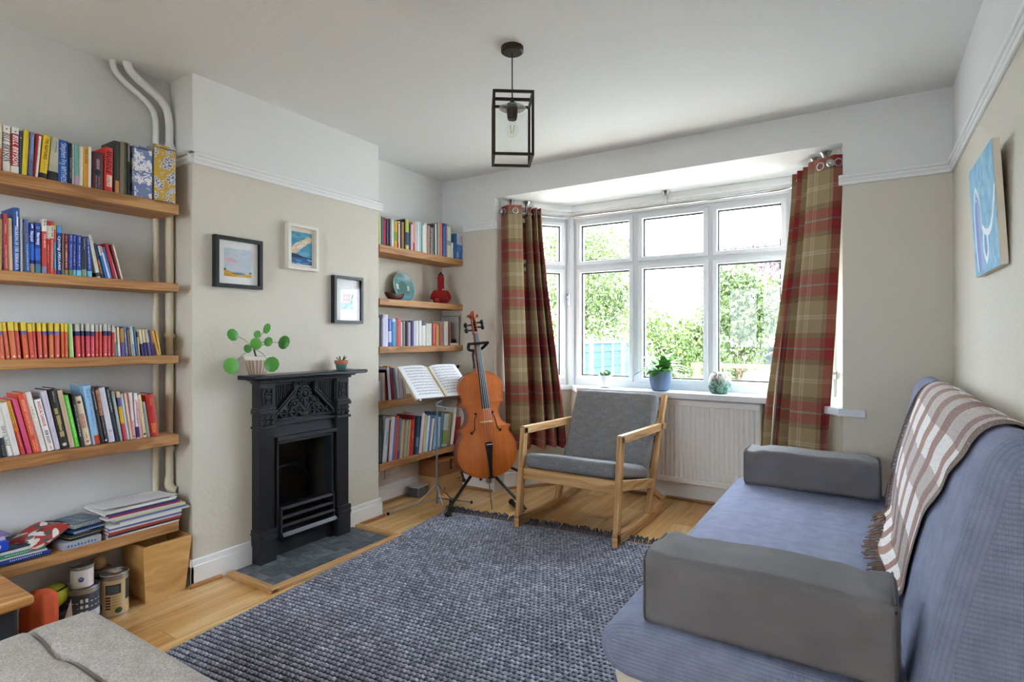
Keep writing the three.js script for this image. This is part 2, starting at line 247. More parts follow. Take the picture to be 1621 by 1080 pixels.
{
  const rows = [[0.893, 1.742], [1.837, 2.133]], cols = [[-1.995, -1.574], [-1.465, -1.005], [-0.907, -0.487]];
  const lights = []; for (const [a, b] of cols) for (const [c, d] of rows) lights.push([a + 2.085, b + 2.085, c, d]);
  windowUnit('window_1', [-2.085, 0, -4.24], 0, 1.685, 0.81, 2.205, lights);
  const seg = (a, b) => { const dx = b[0] - a[0], dz = b[1] - a[1]; return [Math.atan2(-dz, dx), Math.hypot(dx, dz)]; };
  let [an, L] = seg(BAY[0], BAY[1]); windowUnit('window_2', [BAY[0][0], 0, BAY[0][1]], an, L, 0.81, 2.205, rows.map(([c, d]) => [0.1, L - 0.1, c, d]), [L - 0.045, 1.55]);
  [an, L] = seg(BAY[2], BAY[3]); windowUnit('window_3', [BAY[2][0], 0, BAY[2][1]], an, L, 0.81, 2.205, rows.map(([c, d]) => [0.1, L - 0.1, c, d]), [L - 0.05, 0.99]);
  windowUnit('window_4', [-0.9, 0, ZB + 0.02], Math.PI, 1.1, 0.95, 2.1, [[0.08, 0.51, 1.03, 2.02], [0.59, 1.02, 1.03, 2.02]]);
  for (const [i, p] of [[5, BAY[1]], [6, BAY[2]]]) { const s = struct('trim_' + i); part('corner_post', cyl(0.035, 0.035, 1.395, p[0], 1.507, p[1] + 0.012, 20), M.upvc, s); }
  // the sill board follows the bay and runs on in front of the wall at both ends
  const sill = struct('trim_7'), o = 0.0;
  const s = poly([[-2.42, 3.77], [-2.450, 3.75], [-2.085, 4.238], [-0.4, 4.238], [-0.107, 3.75], [-0.107, 3.6365], [0.0, 3.6365], [0.0, 3.6], [-0.125, 3.605], [-0.45, 4.0], [-1.92, 4.0], [-2.06, 4.2]]);
  const g = extr(s, 0.034, 0.004); g.rotateX(-Math.PI / 2); g.translate(0, 0.776, 0); part('sill', g, M.upvc, sill);
}
// radiator with pipes
{
  const r = thing('radiator', 'white ribbed panel radiator under the bay window', 'radiator', [-1.19, 0, -4.13]);
  const w = 1.18, ridges = [], n = 34;
  const prof = []; for (let i = 0; i <= n * 6; i++) { const x = -w / 2 + 0.03 + (w - 0.06) * i / (n * 6), k = (i % 6) / 6; prof.push([x, 0.012 * smooth(0.05, 0.3, k) * (1 - smooth(0.6, 0.9, k))]); }
  ridges.push(sheet(n * 6, 1, (u, v) => { const p = prof[Math.round(u * n * 6)]; return [p[0], mix(0.19, 0.71, v), 0.012 + p[1]]; }));
  part('panel', [bb(-w / 2, w / 2, 0.146, 0.754, 0, 0.012, 0.004), ...ridges, bb(-w / 2, w / 2, 0.71, 0.754, 0, 0.026, 0.006), bb(-w / 2, w / 2, 0.146, 0.19, 0, 0.022, 0.006), bb(-w / 2, -w / 2 + 0.03, 0.15, 0.75, 0, 0.02, 0.005), bb(w / 2 - 0.03, w / 2, 0.15, 0.75, 0, 0.02, 0.005)], M.gloss, r);
  part('top_grille', [bb(-w / 2 + 0.002, w / 2 - 0.002, 0.748, 0.757, -0.05, 0.02, 0.003), bb(w / 2 - 0.004, w / 2 + 0.004, 0.16, 0.756, -0.052, 0.018, 0.003)], M.gloss, r);
  for (const s of [-1, 1]) part('pipe', rod([s * (w / 2 - 0.02), 0.02, -0.02], [s * (w / 2 - 0.02), 0.16, -0.02], 0.0075), M.gloss, r);
  for (const s of [-0.3, 0.3]) part('bracket', bx(0.03, 0.5, 0.05, s, 0.45, -0.03), M.gloss, r);
  const cable = solo('cable', 'thin grey cable running along the skirting below the radiator', 'cable', tube([[-1.7, 0.135, -4.185], [-1.4, 0.138, -4.185], [-1.25, 0.15, -4.175], [-1.1, 0.136, -4.18], [-0.9, 0.136, -4.185], [-0.6, 0.136, -4.185]], 0.004, 60, 6), M.steel);
}
// heating pipes in the left alcove corner
{
  const p1 = thing('heating_pipe', 'thick white painted heating pipe in front, bending to the ceiling', 'pipe', [-2.925, 0, -1.447]);
  part('lower_pipe', rod([0, 0.5, 0], [0, 2.06, 0], 0.018, 14), M.pipe, p1);
  part('upper_pipe', tube([[0, 2.06, 0], [0, 2.12, 0], [0, 2.18, 0], [0, 2.27, 0], [0, 2.335, 0.012], [0, 2.38, 0.045], [0.0, 2.415, 0.1], [0, 2.445, 0.15], [0, 2.475, 0.18], [0, 2.52, 0.195]], 0.018, 70, 12, false, 0.4), M.gloss, p1);
  part('elbow', tube([[0, 0.52, 0], [0, 0.48, 0.002], [0.008, 0.455, -0.01], [0.02, 0.45, -0.024]], 0.021, 16, 10), M.pipe, p1);
  for (const y of [0.66, 1.22, 2.16]) part('clip', [cyl(0.022, 0.022, 0.022, 0, y, 0), bx(0.05, 0.012, 0.012, -0.028, y, 0), bx(0.012, 0.012, 0.05, 0, y, -0.02)], y < 2 ? M.pipe : M.gloss, p1);
  const p2 = thing('heating_pipe', 'thinner white painted heating pipe behind, nearer the alcove wall', 'pipe', [-2.955, 0, -1.398]);
  part('lower_pipe', rod([0, 0.42, 0], [0, 2.06, 0], 0.014, 14), M.pipe, p2);
  part('upper_pipe', tube([[0, 2.06, 0], [0, 2.12, 0], [0, 2.18, 0], [0, 2.26, 0], [0, 2.32, 0.012], [0, 2.36, 0.045], [0.0, 2.395, 0.1], [0, 2.425, 0.15], [0, 2.46, 0.18], [0, 2.52, 0.19]], 0.014, 70, 12, false, 0.4), M.gloss, p2);
  for (const y of [0.66, 1.22, 2.15]) part('clip', [cyl(0.018, 0.018, 0.02, 0, y, 0), bx(0.03, 0.01, 0.01, -0.018, y, 0)], y < 2 ? M.pipe : M.gloss, p2);
}
// shelves
const SH = {};
{
  const shelf = (key, label, x0, x1, yt, th, z0, z1) => { SH[key] = yt; const s = solo('wall_shelf', label, 'shelf', bb(x0, x1, yt - th, yt, z0, z1, 0.004), M.shelf, 'wooden alcove shelves', 'z'); const uv = s.geometry.attributes.uv, o = rr(0, 3); for (let i = 0; i < uv.count; i++) uv.setXY(i, uv.getX(i) + o, uv.getY(i) + o * 0.3); };
  [['L1', 'topmost thick wooden shelf left of the fireplace', 1.845, 0.05], ['L2', 'second wooden shelf left of the fireplace, holding travel guides', 1.468, 0.04], ['L3', 'third wooden shelf left of the fireplace, holding folded maps', 1.128, 0.04], ['L4', 'fourth wooden shelf left of the fireplace, holding leaning paperbacks', 0.752, 0.048], ['L5', 'lowest wooden shelf left of the fireplace, holding sheet music', 0.338, 0.046]].forEach(([k, l, y, t]) => shelf(k, l, XA + 0.001, -2.762, y, t, -0.5, -1.41));
  [['R1', 'topmost wooden shelf in the alcove beside the window', 1.838, 0.05], ['R2', 'second alcove shelf holding the plate and the red toy', 1.474, 0.045], ['R3', 'third alcove shelf behind the cello scroll', 1.146, 0.045], ['R4', 'fourth alcove shelf half hidden by the open music', 0.775, 0.048], ['R5', 'lowest alcove shelf holding magazines behind the music stand', 0.35, 0.042]].forEach(([k, l, y, t]) => shelf(k, l, XA + 0.001, -2.762, y, t, Z1 - 0.001, ZF + 0.001));
}
const BOOKS = {
 L1: [
  [-0.752,0.018,0.198,0.0,"#e8dcc8","cream book with a terracotta lower half",[["B",0.55,1,"#c0694a"]]],
  [-0.774,0.024,0.181,0.006,"#efebe0","thick white paperback with black slanted capitals",[["D","#222",0.07,0.1],["T","BILL BRYSON","#1c1c1c",0.14,0.76,"bis",1]]],
  [-0.799,0.022,0.182,-0.005,"#efebe0","white paperback with a red title panel on its spine",[["D","#222",0.09,0.1],["B",0.14,0.83,"#b3202c"],["T","BILL BRYSON","#ffffff",0.155,0.815,"bi",0.8]]],
  [-0.822,0.008,0.175,-0.017,"#1d5560","dark teal book with a pale disc near its top",[["B",0,0.2,"#37466b"],["D","#b9b2a4",0.16,0.4]]],
  [-0.83,0.017,0.182,-0.044,"#e8cf35","plain bright yellow paperback beside a dark teal book",[["S","#d0b52a",0.1,0.6,0.4]]],
  [-0.85,0.013,0.179,-0.039,"#6f7ca6","slate blue paperback between a yellow and a red book",[["S","#aab4d4",0.1,0.5,0.4],["B",0.62,1,"#5d6995"]]],
  [-0.864,0.018,0.179,-0.072,"#b8202c","red book with a long white panel down its spine",[["P",0.04,0.97,"#efe9e2",0.45,0.95],["S","#8c8c8c",0.1,0.9,0.25]]],
  [-0.885,0.0229,0.181,-0.083,"#edc727","yellow paperback with black capitals and a black foot band",[["T","THE RAPTURED","#3a2e10",0.08,0.55,"b",0.5],["B",0.86,0.97,"#26201c"],["S","#a08a2a",0.58,0.8,0.2]]],
  [-0.913,0.0339,0.181,-0.078,"#b9b9a6","grey-cream book with a black foot",[["B",0.32,0.62,"#c9bfa6"],["B",0.78,1,"#24262a"],["S","#62528a",0.1,0.34,0.2]]],
  [-0.948,0.034,0.177,-0.006,"#1d58ac","wide blue book with large white title lettering",[["T","Stephen Fry MYTHOS","#eef4ff",0.06,0.97,"",0.55]]],
  [-0.983,0.011,0.172,0.0,"#1e2024","thin black book right of the wide blue spine",[["S","#d9d9d9",0.35,0.85,0.4]]],
  [-0.994,0.007,0.176,0.0,"#e4e2dc","thin white book with grey script",[["S","#777777",0.1,0.6,0.4]]],
  [-1.002,0.015,0.174,0.0,"#74b5ac","mint green book with a lilac foot",[["B",0.76,1,"#c3a3c0"],["S","#4b8b85",0.1,0.7,0.2]]],
  [-1.019,0.017,0.171,-0.006,"#e6d9c3","cream paperback with black marks up its left side",[["P",0,1,"#efe6d4",0.4,1]]],
  [-1.036,0.015,0.173,0.0,"#e0a32c","orange-yellow paperback between two cream spines",[["T","THE DARK","#5b3c08",0.05,0.42,"b",0.4]]],
  [-1.051,0.01,0.176,-0.006,"#efe7da","thin cream book left of the dark purple spine",[]],
  [-1.066,0.042,0.162,0.0,"#4a2a3c","wide dark purple book with grey stacked title words",[["P",0,1,"#55303f",0.14,1],["T","GIDEON WOLF","#d4c6c8",0.18,0.5,"b",0.3],["D","#17251f",0.53,0.3],["S","#9a8088",0.62,0.95,0.5]]],
  [-1.112,0.03,0.194,-0.01,"#d8342c","red book with big black capitals on its spine",[["T","MURDLE","#1a1313",0.06,0.58,"bi",0.75],["P",0.62,0.88,"#f0d3b8",0.25,0.9],["S","#8a5a50",0.64,0.87,0.4]]],
  [-1.148,0.024,0.233,-0.009,"#33382f","tall charcoal green book with an orange shape at its foot",[["P",0.75,1,"#d08a3a",0.25,0.9]]],
  [-1.173,0.028,0.236,-0.008,"#4b5a4b","tall mottled green book with a brown stripe",[["P",0,1,"#8a7a68",0,0.45]]],
  [-1.203,0.008,0.235,0.0,"#8a8d90","narrow grey book standing left of the blue floral file",[["B",0.35,1,"#2b2e2c"]]],
 ],
 L2: [
  [-0.761,0.008,0.195,0.0,"#c79a52","ochre book cut by the photo edge",[]],
  [-0.77,0.007,0.216,0.014,"#4b3a63","thin purple book left of a red one",[["S","#d4cbe2",0.1,0.9,0.4]]],
  [-0.777,0.012,0.219,0.014,"#c23a32","red paperback with pale lettering",[["S","#f1d5cf",0.18,0.34,0.4],["S","#f1d5cf",0.55,0.95,0.4]]],
  [-0.791,0.014,0.204,0.02,"#eccda8","peach coloured guide beside the tallest blue guide",[["T","ENGLAND","#a58a68",0.04,0.34,"s",0.5],["S","#cfae86",0.4,0.75,0.2]]],
  [-0.807,0.019,0.248,0.008,"#2457a6","tallest blue guide with white capitals along its spine",[["C","#eef3fb",0.05,0.3],["T","TREKKING IN THE HIMALAYA","#f4f8ff",0.28,0.97,"sb",0.6]]],
  [-0.826,0.006,0.21,0.005,"#b3b8c0","thin silver grey book right of the tallest blue guide",[]],
  [-0.833,0.008,0.2,0.005,"#6d6a4e","olive brown thin book left of a blue guide",[]],
  [-0.842,0.013,0.208,0.024,"#2a67b3","blue guide with red and white lettering leaning left",[["T","THE BIG","#d66a66",0.06,0.42,"b",0.4],["S","#dfe9f7",0.46,0.95,0.4]]],
  [-0.856,0.016,0.198,0.01,"#1746ad","blue country guide with a pictured foot, left of its twin",[["C","#eef3fb",0.02,0.11],["T","Nepal","#ffffff",0.16,0.38,"b",0.6],["B",0.42,0.74,"#2a6fd6"],["B",0.75,0.81,"#15327c"],["B",0.82,1,"#b99a7e"]]],
  [-0.875,0.016,0.201,0.01,"#15409f","blue country guide with compass mark, right of its twin",[["D","#e6eefb",0.1,0.3],["D","#15409f",0.1,0.22],["T","Norway","#ffffff",0.19,0.44,"b",0.6],["B",0.5,0.74,"#2a6fd6"],["B",0.75,0.81,"#15327c"],["B",0.82,1,"#3e8aa0"]]],
  [-0.894,0.014,0.22,0.0,"#d5483f","red guide with a white top label and mauve foot",[["B",0,0.23,"#f2efe9"],["S","#555555",0.04,0.13,0.5],["T","THE ALPS","#f8dfd8",0.27,0.53,"b",0.45],["B",0.87,1,"#8f86b0"]]],
  [-0.909,0.011,0.214,0.0,"#cf3d36","red guide with a small white label near the top",[["B",0.09,0.34,"#efe9dc"],["S","#333333",0.11,0.32,0.4],["S","#f5d8d2",0.45,0.8,0.4]]],
  [-0.92,0.011,0.214,-0.005,"#d8503a","orange-red guide with a black and white label",[["B",0.08,0.32,"#f1eee2"],["S","#181818",0.1,0.3,0.6],["S","#f8ded4",0.36,0.95,0.4]]],
  [-0.932,0.01,0.201,0.0,"#52a3c9","light blue guide with yellow and orange top bands",[["B",0,0.09,"#e7c93c"],["B",0.09,0.33,"#dd6a3c"],["B",0.9,1,"#d9553c"],["S","#e4f4fa",0.36,0.85,0.3]]],
  [-0.944,0.014,0.2,0.0,"#173f95","dark blue cycling guide with large white slanted capitals",[["B",0,0.14,"#3f8fd6"],["T","Cycling IRELAND","#ffffff",0.2,0.9,"bi",0.65]]],
  [-0.959,0.006,0.171,-0.006,"#7c6a62","thin brown book left of the dark red guide",[]],
  [-0.966,0.017,0.172,0.0,"#93262b","dark red walking guide with an olive foot",[["T","THE CAMBRIAN WAY","#f1d9d2",0.24,0.82,"sb",0.42],["S","#f1d9d2",0.04,0.18,0.3],["B",0.87,1,"#8e9b62"]]],
  [-0.982,0.013,0.173,-0.006,"#2148a4","royal blue walking guide with an olive foot",[["S","#dfe7f7",0.04,0.16,0.35],["S","#dfe7f7",0.26,0.82,0.35],["B",0.86,1,"#8b8a48"]]],
  [-0.996,0.014,0.174,-0.006,"#2243a0","royal blue walking guide with cyan foot",[["S","#e4c8ea",0.04,0.18,0.35],["S","#e4c8ea",0.24,0.75,0.4],["B",0.85,1,"#6cc5e2"]]],
  [-1.012,0.016,0.172,-0.006,"#1f49ad","bright royal blue walking guide with cyan foot",[["S","#eaf0fb",0.04,0.18,0.35],["S","#eaf0fb",0.24,0.75,0.4],["B",0.85,1,"#7dd0e8"]]],
  [-1.029,0.016,0.169,0.006,"#1c2547","near-black guide with a photo spine between royal blue guides",[["S","#e8e8e8",0.05,0.3,0.3],["B",0.5,0.8,"#22302c"],["B",0.82,1,"#8a9a86"]]],
  [-1.05,0.017,0.171,0.047,"#2445a6","royal blue cyan-footed guide leaning beside a cream book",[["S","#eaf0fb",0.04,0.18,0.35],["S","#eaf0fb",0.24,0.8,0.4],["B",0.85,1,"#78cde6"]]],
  [-1.085,0.0108,0.181,0.183,"#e6e3d0","tall cream book leaning right",[["S","#9b9a86",0.1,0.85,0.35],["B",0.88,0.97,"#4a4a40"]]],
  [-1.099,0.0137,0.148,0.204,"#26345a","navy book with an orange photograph on its lower spine",[["B",0.45,0.9,"#6b4a34"],["S","#f2a860",0.5,0.85,0.6]]],
  [-1.117,0.0088,0.141,0.214,"#2a7bd0","bright blue booklet with a white patterned top",[["B",0,0.3,"#d9e3ee"],["S","#3b6ba0",0.03,0.28,0.5]]],
  [-1.127,0.0058,0.14,0.238,"#e7eaf0","thin white booklet leaning between two blue ones",[["B",0,0.2,"#c9a07a"]]],
  [-1.134,0.0088,0.137,0.22,"#3b73c9","blue booklet leaning against a crimson book",[["S","#ccdcf2",0.2,0.9,0.3]]],
  [-1.146,0.0117,0.155,0.215,"#b01f38","crimson book leaning right",[]],
  [-1.159,0.0058,0.152,0.259,"#ece7da","thin white booklet leaning right of the crimson book",[]],
  [-1.169,0.0058,0.153,0.224,"#8f1d2c","thin maroon leaning booklet",[]],
  [-1.176,0.0058,0.153,0.231,"#e9e4d2","thin cream leaning booklet, last in the row",[]],
 ],
 L3: [
  [-0.764,0.013,0.14,0.071,"#d9623c","orange folded map with a yellow top band and violet label",[["B",0,0.235,"#e9cf3a"],["B",0.235,0.33,"#6a62b8"],["S","#f6c9a8",0.45,0.92,0.18],["D","#fff6e6",0.93,0.2]]],
  [-0.783,0.0119,0.141,0.107,"#dd6c44","orange folded map with a yellow top band",[["B",0,0.235,"#e9cf3a"],["S","#f6c9a8",0.45,0.92,0.18],["D","#fff6e6",0.93,0.2]]],
  [-0.798,0.0159,0.144,0.084,"#df7340","orange folded map with a yellow top band",[["B",0,0.235,"#e9cf3a"],["S","#f6c9a8",0.45,0.92,0.18],["D","#fff6e6",0.93,0.2]]],
  [-0.816,0.012,0.144,0.083,"#d6523a","orange folded map with a yellow top band",[["B",0,0.235,"#e9cf3a"],["S","#f6c9a8",0.45,0.92,0.18],["D","#fff6e6",0.93,0.2]]],
  [-0.837,0.016,0.143,0.077,"#dd6238","orange folded map with a yellow top band and violet label",[["B",0,0.235,"#e9cf3a"],["B",0.235,0.33,"#6a62b8"],["S","#f6c9a8",0.45,0.92,0.18],["D","#fff6e6",0.93,0.2]]],
  [-0.856,0.012,0.139,0.079,"#d9533a","orange folded map with a yellow top band",[["B",0,0.235,"#e9cf3a"],["S","#f6c9a8",0.45,0.92,0.18],["D","#fff6e6",0.93,0.2]]],
  [-0.869,0.008,0.142,0.063,"#d94a48","orange folded map with a yellow top band",[["B",0,0.235,"#e9cf3a"],["S","#f6c9a8",0.45,0.92,0.18],["D","#fff6e6",0.93,0.2]]],
  [-0.883,0.011,0.142,0.049,"#d9553a","orange folded map with a yellow top band",[["B",0,0.235,"#e9cf3a"],["S","#f6c9a8",0.45,0.92,0.18],["D","#fff6e6",0.93,0.2]]],
  [-0.899,0.013,0.141,0.043,"#dc5a3c","orange folded map with a yellow top band and violet label",[["B",0,0.235,"#e9cf3a"],["B",0.235,0.33,"#6a62b8"],["S","#f6c9a8",0.45,0.92,0.18],["D","#fff6e6",0.93,0.2]]],
  [-0.919,0.013,0.142,0.028,"#df7a44","orange folded map with a yellow top band and violet label",[["B",0,0.235,"#e9cf3a"],["B",0.235,0.33,"#6a62b8"],["S","#f6c9a8",0.45,0.92,0.18],["D","#fff6e6",0.93,0.2]]],
  [-0.936,0.014,0.141,0.014,"#d8583e","orange folded map with a yellow top band and violet label",[["B",0,0.235,"#e9cf3a"],["B",0.235,0.33,"#6a62b8"],["S","#f6c9a8",0.45,0.92,0.18],["D","#fff6e6",0.93,0.2]]],
  [-0.958,0.01,0.141,0.021,"#dd6a2a","orange folded map with a yellow top band",[["B",0,0.235,"#e9cf3a"],["S","#f6c9a8",0.45,0.92,0.18],["D","#fff6e6",0.93,0.2]]],
  [-0.969,0.009,0.14,0.014,"#d95a30","orange folded map with a yellow top band",[["B",0,0.235,"#e9cf3a"],["S","#f6c9a8",0.45,0.92,0.18],["D","#fff6e6",0.93,0.2]]],
  [-0.985,0.016,0.14,0.05,"#a2d672","light green folded map, the only green one",[["P",0,1,"#d8e8d0",0.75,1]]],
  [-1.01,0.015,0.14,0.036,"#d9444a","pinkish red folded map with a grey top band and navy label",[["B",0,0.22,"#c9c6bd"],["B",0.22,0.36,"#27245e"],["S","#f6c6c6",0.45,0.9,0.18],["D","#fff0f0",0.93,0.2]]],
  [-1.028,0.007,0.142,0.028,"#d9484e","pinkish red folded map with a grey top band and navy label",[["B",0,0.22,"#c9c6bd"],["B",0.22,0.36,"#27245e"],["S","#f6c6c6",0.45,0.9,0.18],["D","#fff0f0",0.93,0.2]]],
  [-1.044,0.016,0.141,0.021,"#dc4a5e","pinkish red folded map with a grey top band and navy label",[["B",0,0.22,"#c9c6bd"],["B",0.22,0.36,"#27245e"],["S","#f6c6c6",0.45,0.9,0.18],["D","#fff0f0",0.93,0.2]]],
  [-1.061,0.011,0.139,0.007,"#d94a58","pinkish red folded map with a grey top band and navy label",[["B",0,0.22,"#c9c6bd"],["B",0.22,0.36,"#27245e"],["S","#f6c6c6",0.45,0.9,0.18],["D","#fff0f0",0.93,0.2]]],
  [-1.077,0.012,0.139,0.0,"#d9423e","pinkish red folded map with a grey top band",[["B",0,0.22,"#c9c6bd"],["S","#f6c6c6",0.45,0.9,0.18],["D","#fff0f0",0.93,0.2]]],
  [-1.092,0.008,0.139,0.0,"#dc4742","pinkish red folded map with a grey top band",[["B",0,0.22,"#c9c6bd"],["S","#f6c6c6",0.45,0.9,0.18],["D","#fff0f0",0.93,0.2]]],
  [-1.106,0.013,0.142,0.007,"#d9484a","pinkish red folded map with a grey top band and navy label",[["B",0,0.22,"#c9c6bd"],["B",0.22,0.36,"#27245e"],["S","#f6c6c6",0.45,0.9,0.18],["D","#fff0f0",0.93,0.2]]],
  [-1.122,0.013,0.142,0.0,"#d6414c","pinkish red folded map with a grey top band and navy label",[["B",0,0.22,"#c9c6bd"],["B",0.22,0.36,"#27245e"],["S","#f6c6c6",0.45,0.9,0.18],["D","#fff0f0",0.93,0.2]]],
  [-1.139,0.009,0.136,0.0,"#c93a3a","pinkish red folded map with a grey top band",[["B",0,0.22,"#c9c6bd"],["S","#f6c6c6",0.45,0.9,0.18],["D","#fff0f0",0.93,0.2]]],
  [-1.153,0.005,0.124,0.04,"#e6f0ea","thin white map with a mint foot",[["B",0.5,1,"#8fcdb0"]]],
  [-1.165,0.007,0.13,0.054,"#e9dcb8","cream booklet with a white foot",[["B",0.6,1,"#f1eef4"]]],
  [-1.175,0.013,0.124,0.048,"#b8893c","ochre map with a violet lower half",[["B",0.5,1,"#6a4f93"]]],
  [-1.193,0.011,0.132,0.076,"#6d82b6","blue-grey map with speckled spine",[["S","#e6d7a0",0.2,0.9,0.6]]],
  [-1.205,0.007,0.127,0.086,"#2c3057","navy speckled thin map",[["S","#d9c88c",0.1,0.95,0.6]]],
  [-1.217,0.007,0.12,0.092,"#e7d5a0","cream thin map leaning right",[]],
  [-1.225,0.007,0.135,0.104,"#dfe2ee","white map with a pale blue foot",[["B",0.6,1,"#a9b2de"]]],
  [-1.235,0.006,0.131,0.107,"#3b7f96","teal thin map",[]],
  [-1.245,0.006,0.121,0.082,"#d9b98a","tan thin map leaning right",[["B",0.1,0.3,"#3b2c22"]]],
  [-1.258,0.0089,0.119,0.118,"#e9d9b4","cream map with a violet foot",[["B",0.55,1,"#3f3170"]]],
  [-1.271,0.0119,0.119,0.11,"#e8d8b0","cream map with a dark violet lower half",[["B",0.5,1,"#37286a"]]],
  [-1.289,0.0119,0.121,0.149,"#dccfb6","pale map with a violet foot leaning right",[["B",0.5,1,"#6b5a96"]]],
  [-1.302,0.0079,0.118,0.179,"#4a3c6e","dark violet thin map",[]],
  [-1.312,0.0089,0.121,0.175,"#b3a58f","greyish tan map with a violet foot",[["B",0.55,1,"#4b3a7c"]]],
  [-1.324,0.0088,0.115,0.228,"#e0a038","amber leaning map",[]],
  [-1.335,0.0079,0.114,0.168,"#ecc050","yellow leaning map, last in the row",[]],
 ],
 L4: [
  [-0.768,0.0178,0.076,0.133,"#1d3440","small black and blue book",[["B",0.25,1,"#1b1c20"],["S","#9fb8c0",0.35,0.9,0.3]]],
  [-0.786,0.0197,0.213,0.184,"#ecebe6","white book with handwritten style black title, leaning",[["T","dare to lead","#2c3a3c",0.42,0.8,"i",0.7]]],
  [-0.807,0.0177,0.213,0.194,"#eae6e2","plain white book leaning right of the handwritten title",[["S","#cfcac6",0.2,0.8,0.25]]],
  [-0.829,0.0147,0.219,0.216,"#e0a22c","book with a yellow top half fading into red",[["B",0.42,0.56,"#e07a2e"],["B",0.56,1,"#d33e38"],["S","#8a4a14",0.1,0.48,0.3],["S","#f6c0a0",0.56,0.85,0.25]]],
  [-0.849,0.0147,0.225,0.215,"#e0507e","hot pink book without lettering",[]],
  [-0.867,0.0215,0.244,0.21,"#e4502e","bright orange book with pale script title",[["T","eternal conversation","#f7d8c4",0.1,0.7,"s",0.5],["S","#f7c8a8",0.78,0.97,0.6]]],
  [-0.891,0.0205,0.248,0.216,"#efe9e0","tall white book with a tan side",[["S","#7f9a7a",0.24,0.42,0.35],["S","#cbb8a8",0.5,0.9,0.2]]],
  [-0.914,0.0205,0.216,0.21,"#f2efec","white book with red and black capitals on its spine",[["T","RADICAL CANDOR","#c2372f",0.04,0.52,"b",0.5],["T","KIM SCOTT","#2a2a2a",0.6,0.86,"b",0.5],["S","#c2372f",0.92,0.97,0.3]]],
  [-0.938,0.0187,0.247,0.192,"#dcd6e6","tall pale lilac book leaning right",[["S","#a9a2c0",0.12,0.85,0.25]]],
  [-0.959,0.0256,0.253,0.183,"#221f1e","black book with gold boxed capitals on its spine",[["S","#d9d6cc",0.04,0.22,0.3],["P",0.32,0.42,"#b8a768",0.2,0.6],["P",0.44,0.6,"#b8a768",0.25,0.7],["P",0.6,0.7,"#b8a768",0.3,0.6],["P",0.71,0.8,"#b8a768",0.2,0.75],["D","#e8e4da",0.93,0.28]]],
  [-0.988,0.0157,0.247,0.183,"#cdb898","tan book left of the vivid green one",[["S","#a58a68",0.1,0.9,0.2]]],
  [-1.007,0.0167,0.223,0.194,"#6fdc47","vivid green book",[["S","#d3f6bf",0.1,0.8,0.3]]],
  [-1.023,0.0119,0.225,0.147,"#1c211f","black book with white slab letters",[["S","#eeeeee",0.2,0.8,0.6]]],
  [-1.041,0.0256,0.214,0.184,"#e5d2b4","wide beige book with faded red title",[["D","#6b3528",0.12,0.25],["P",0.35,0.65,"#d8aa98",0.15,0.85],["S","#a55a48",0.36,0.64,0.5],["S","#7d6048",0.74,0.86,0.3],["D","#b05a48",0.92,0.18]]],
  [-1.071,0.0277,0.256,0.149,"#9cc8ec","tall sky blue book with an orange-red foot square",[["T","a","#5a8fc8",0.04,0.06,"",0.2],["S","#4a86c6",0.06,0.2,0.5],["S","#5a90cc",0.22,0.7,0.35],["P",0.85,1,"#dd4f2c",0.25,1]]],
  [-1.101,0.0099,0.246,0.167,"#2a2526","dark book with speckled letters right of the sky blue one",[["S","#dcd6d0",0.05,0.4,0.5],["S","#8a3a4a",0.45,0.7,0.5]]],
  [-1.112,0.0158,0.235,0.154,"#232428","black book with an orange lettered top half",[["P",0.0,0.48,"#d59466",0.1,0.85],["S","#3a2a20",0.06,0.46,0.5],["S","#a8a8ac",0.5,0.85,0.3],["D","#e8e8e8",0.95,0.25]]],
  [-1.131,0.0217,0.244,0.169,"#dad5e0","pale lilac book between two black ones",[["S","#b9b2c6",0.3,0.7,0.2],["S","#777070",0.77,0.8,0.5]]],
  [-1.156,0.0148,0.243,0.169,"#21262b","black book with white slanted capitals",[["S","#e6e6e6",0.04,0.45,0.4],["B",0.5,1,"#2a3346"]]],
  [-1.174,0.0089,0.224,0.157,"#a9b8b0","thin grey-green book",[]],
  [-1.186,0.0129,0.221,0.136,"#e6c89a","thin book banded cream, purple, yellow and crimson",[["B",0.12,0.3,"#5a4f8c"],["B",0.3,0.65,"#e0ae2a"],["B",0.65,1,"#c03a50"]]],
  [-1.2,0.0119,0.211,0.138,"#c9d8e2","pale blue thin book right of the banded one",[]],
  [-1.215,0.0079,0.211,0.128,"#e9a492","salmon pink thin book",[["P",0,1,"#f0dcc0",0,0.4]]],
  [-1.223,0.015,0.212,0.08,"#efe3dc","white paperback fading to pink",[["B",0.6,1,"#eab8b4"],["D","#8a5a50",0.94,0.2]]],
  [-1.24,0.013,0.208,0.058,"#eeecee","white paperback with dark violet title and violet label",[["T","TECHNOCRATS","#2c2a52",0.3,0.66,"b",0.6],["B",0.74,0.97,"#3a2c6a"]]],
  [-1.254,0.0079,0.179,0.129,"#e8a9b4","short pink book",[["S","#7a3050",0.08,0.3,0.5]]],
  [-1.266,0.0178,0.199,0.136,"#ead9ae","cream paperback with a small dark oval foot mark",[["S","#b0a074",0.1,0.5,0.35],["D","#3a3020",0.92,0.28]]],
  [-1.285,0.0099,0.165,0.14,"#9da39c","short grey book beside the big red one",[]],
  [-1.3,0.0357,0.195,0.123,"#c22c26","wide red book with gold script",[["T","Collins","#e8b36a",0.08,0.25,"i",0.3],["T","Bible","#e8b848",0.68,0.92,"i",0.6]]],
 ],
 R1: [
  [-2.726,0.014,0.195,0.0,"#c6d05c","lime green book at the left end",[]],
  [-2.741,0.01,0.193,0.0,"#dfe0c0","thin pale green book",[]],
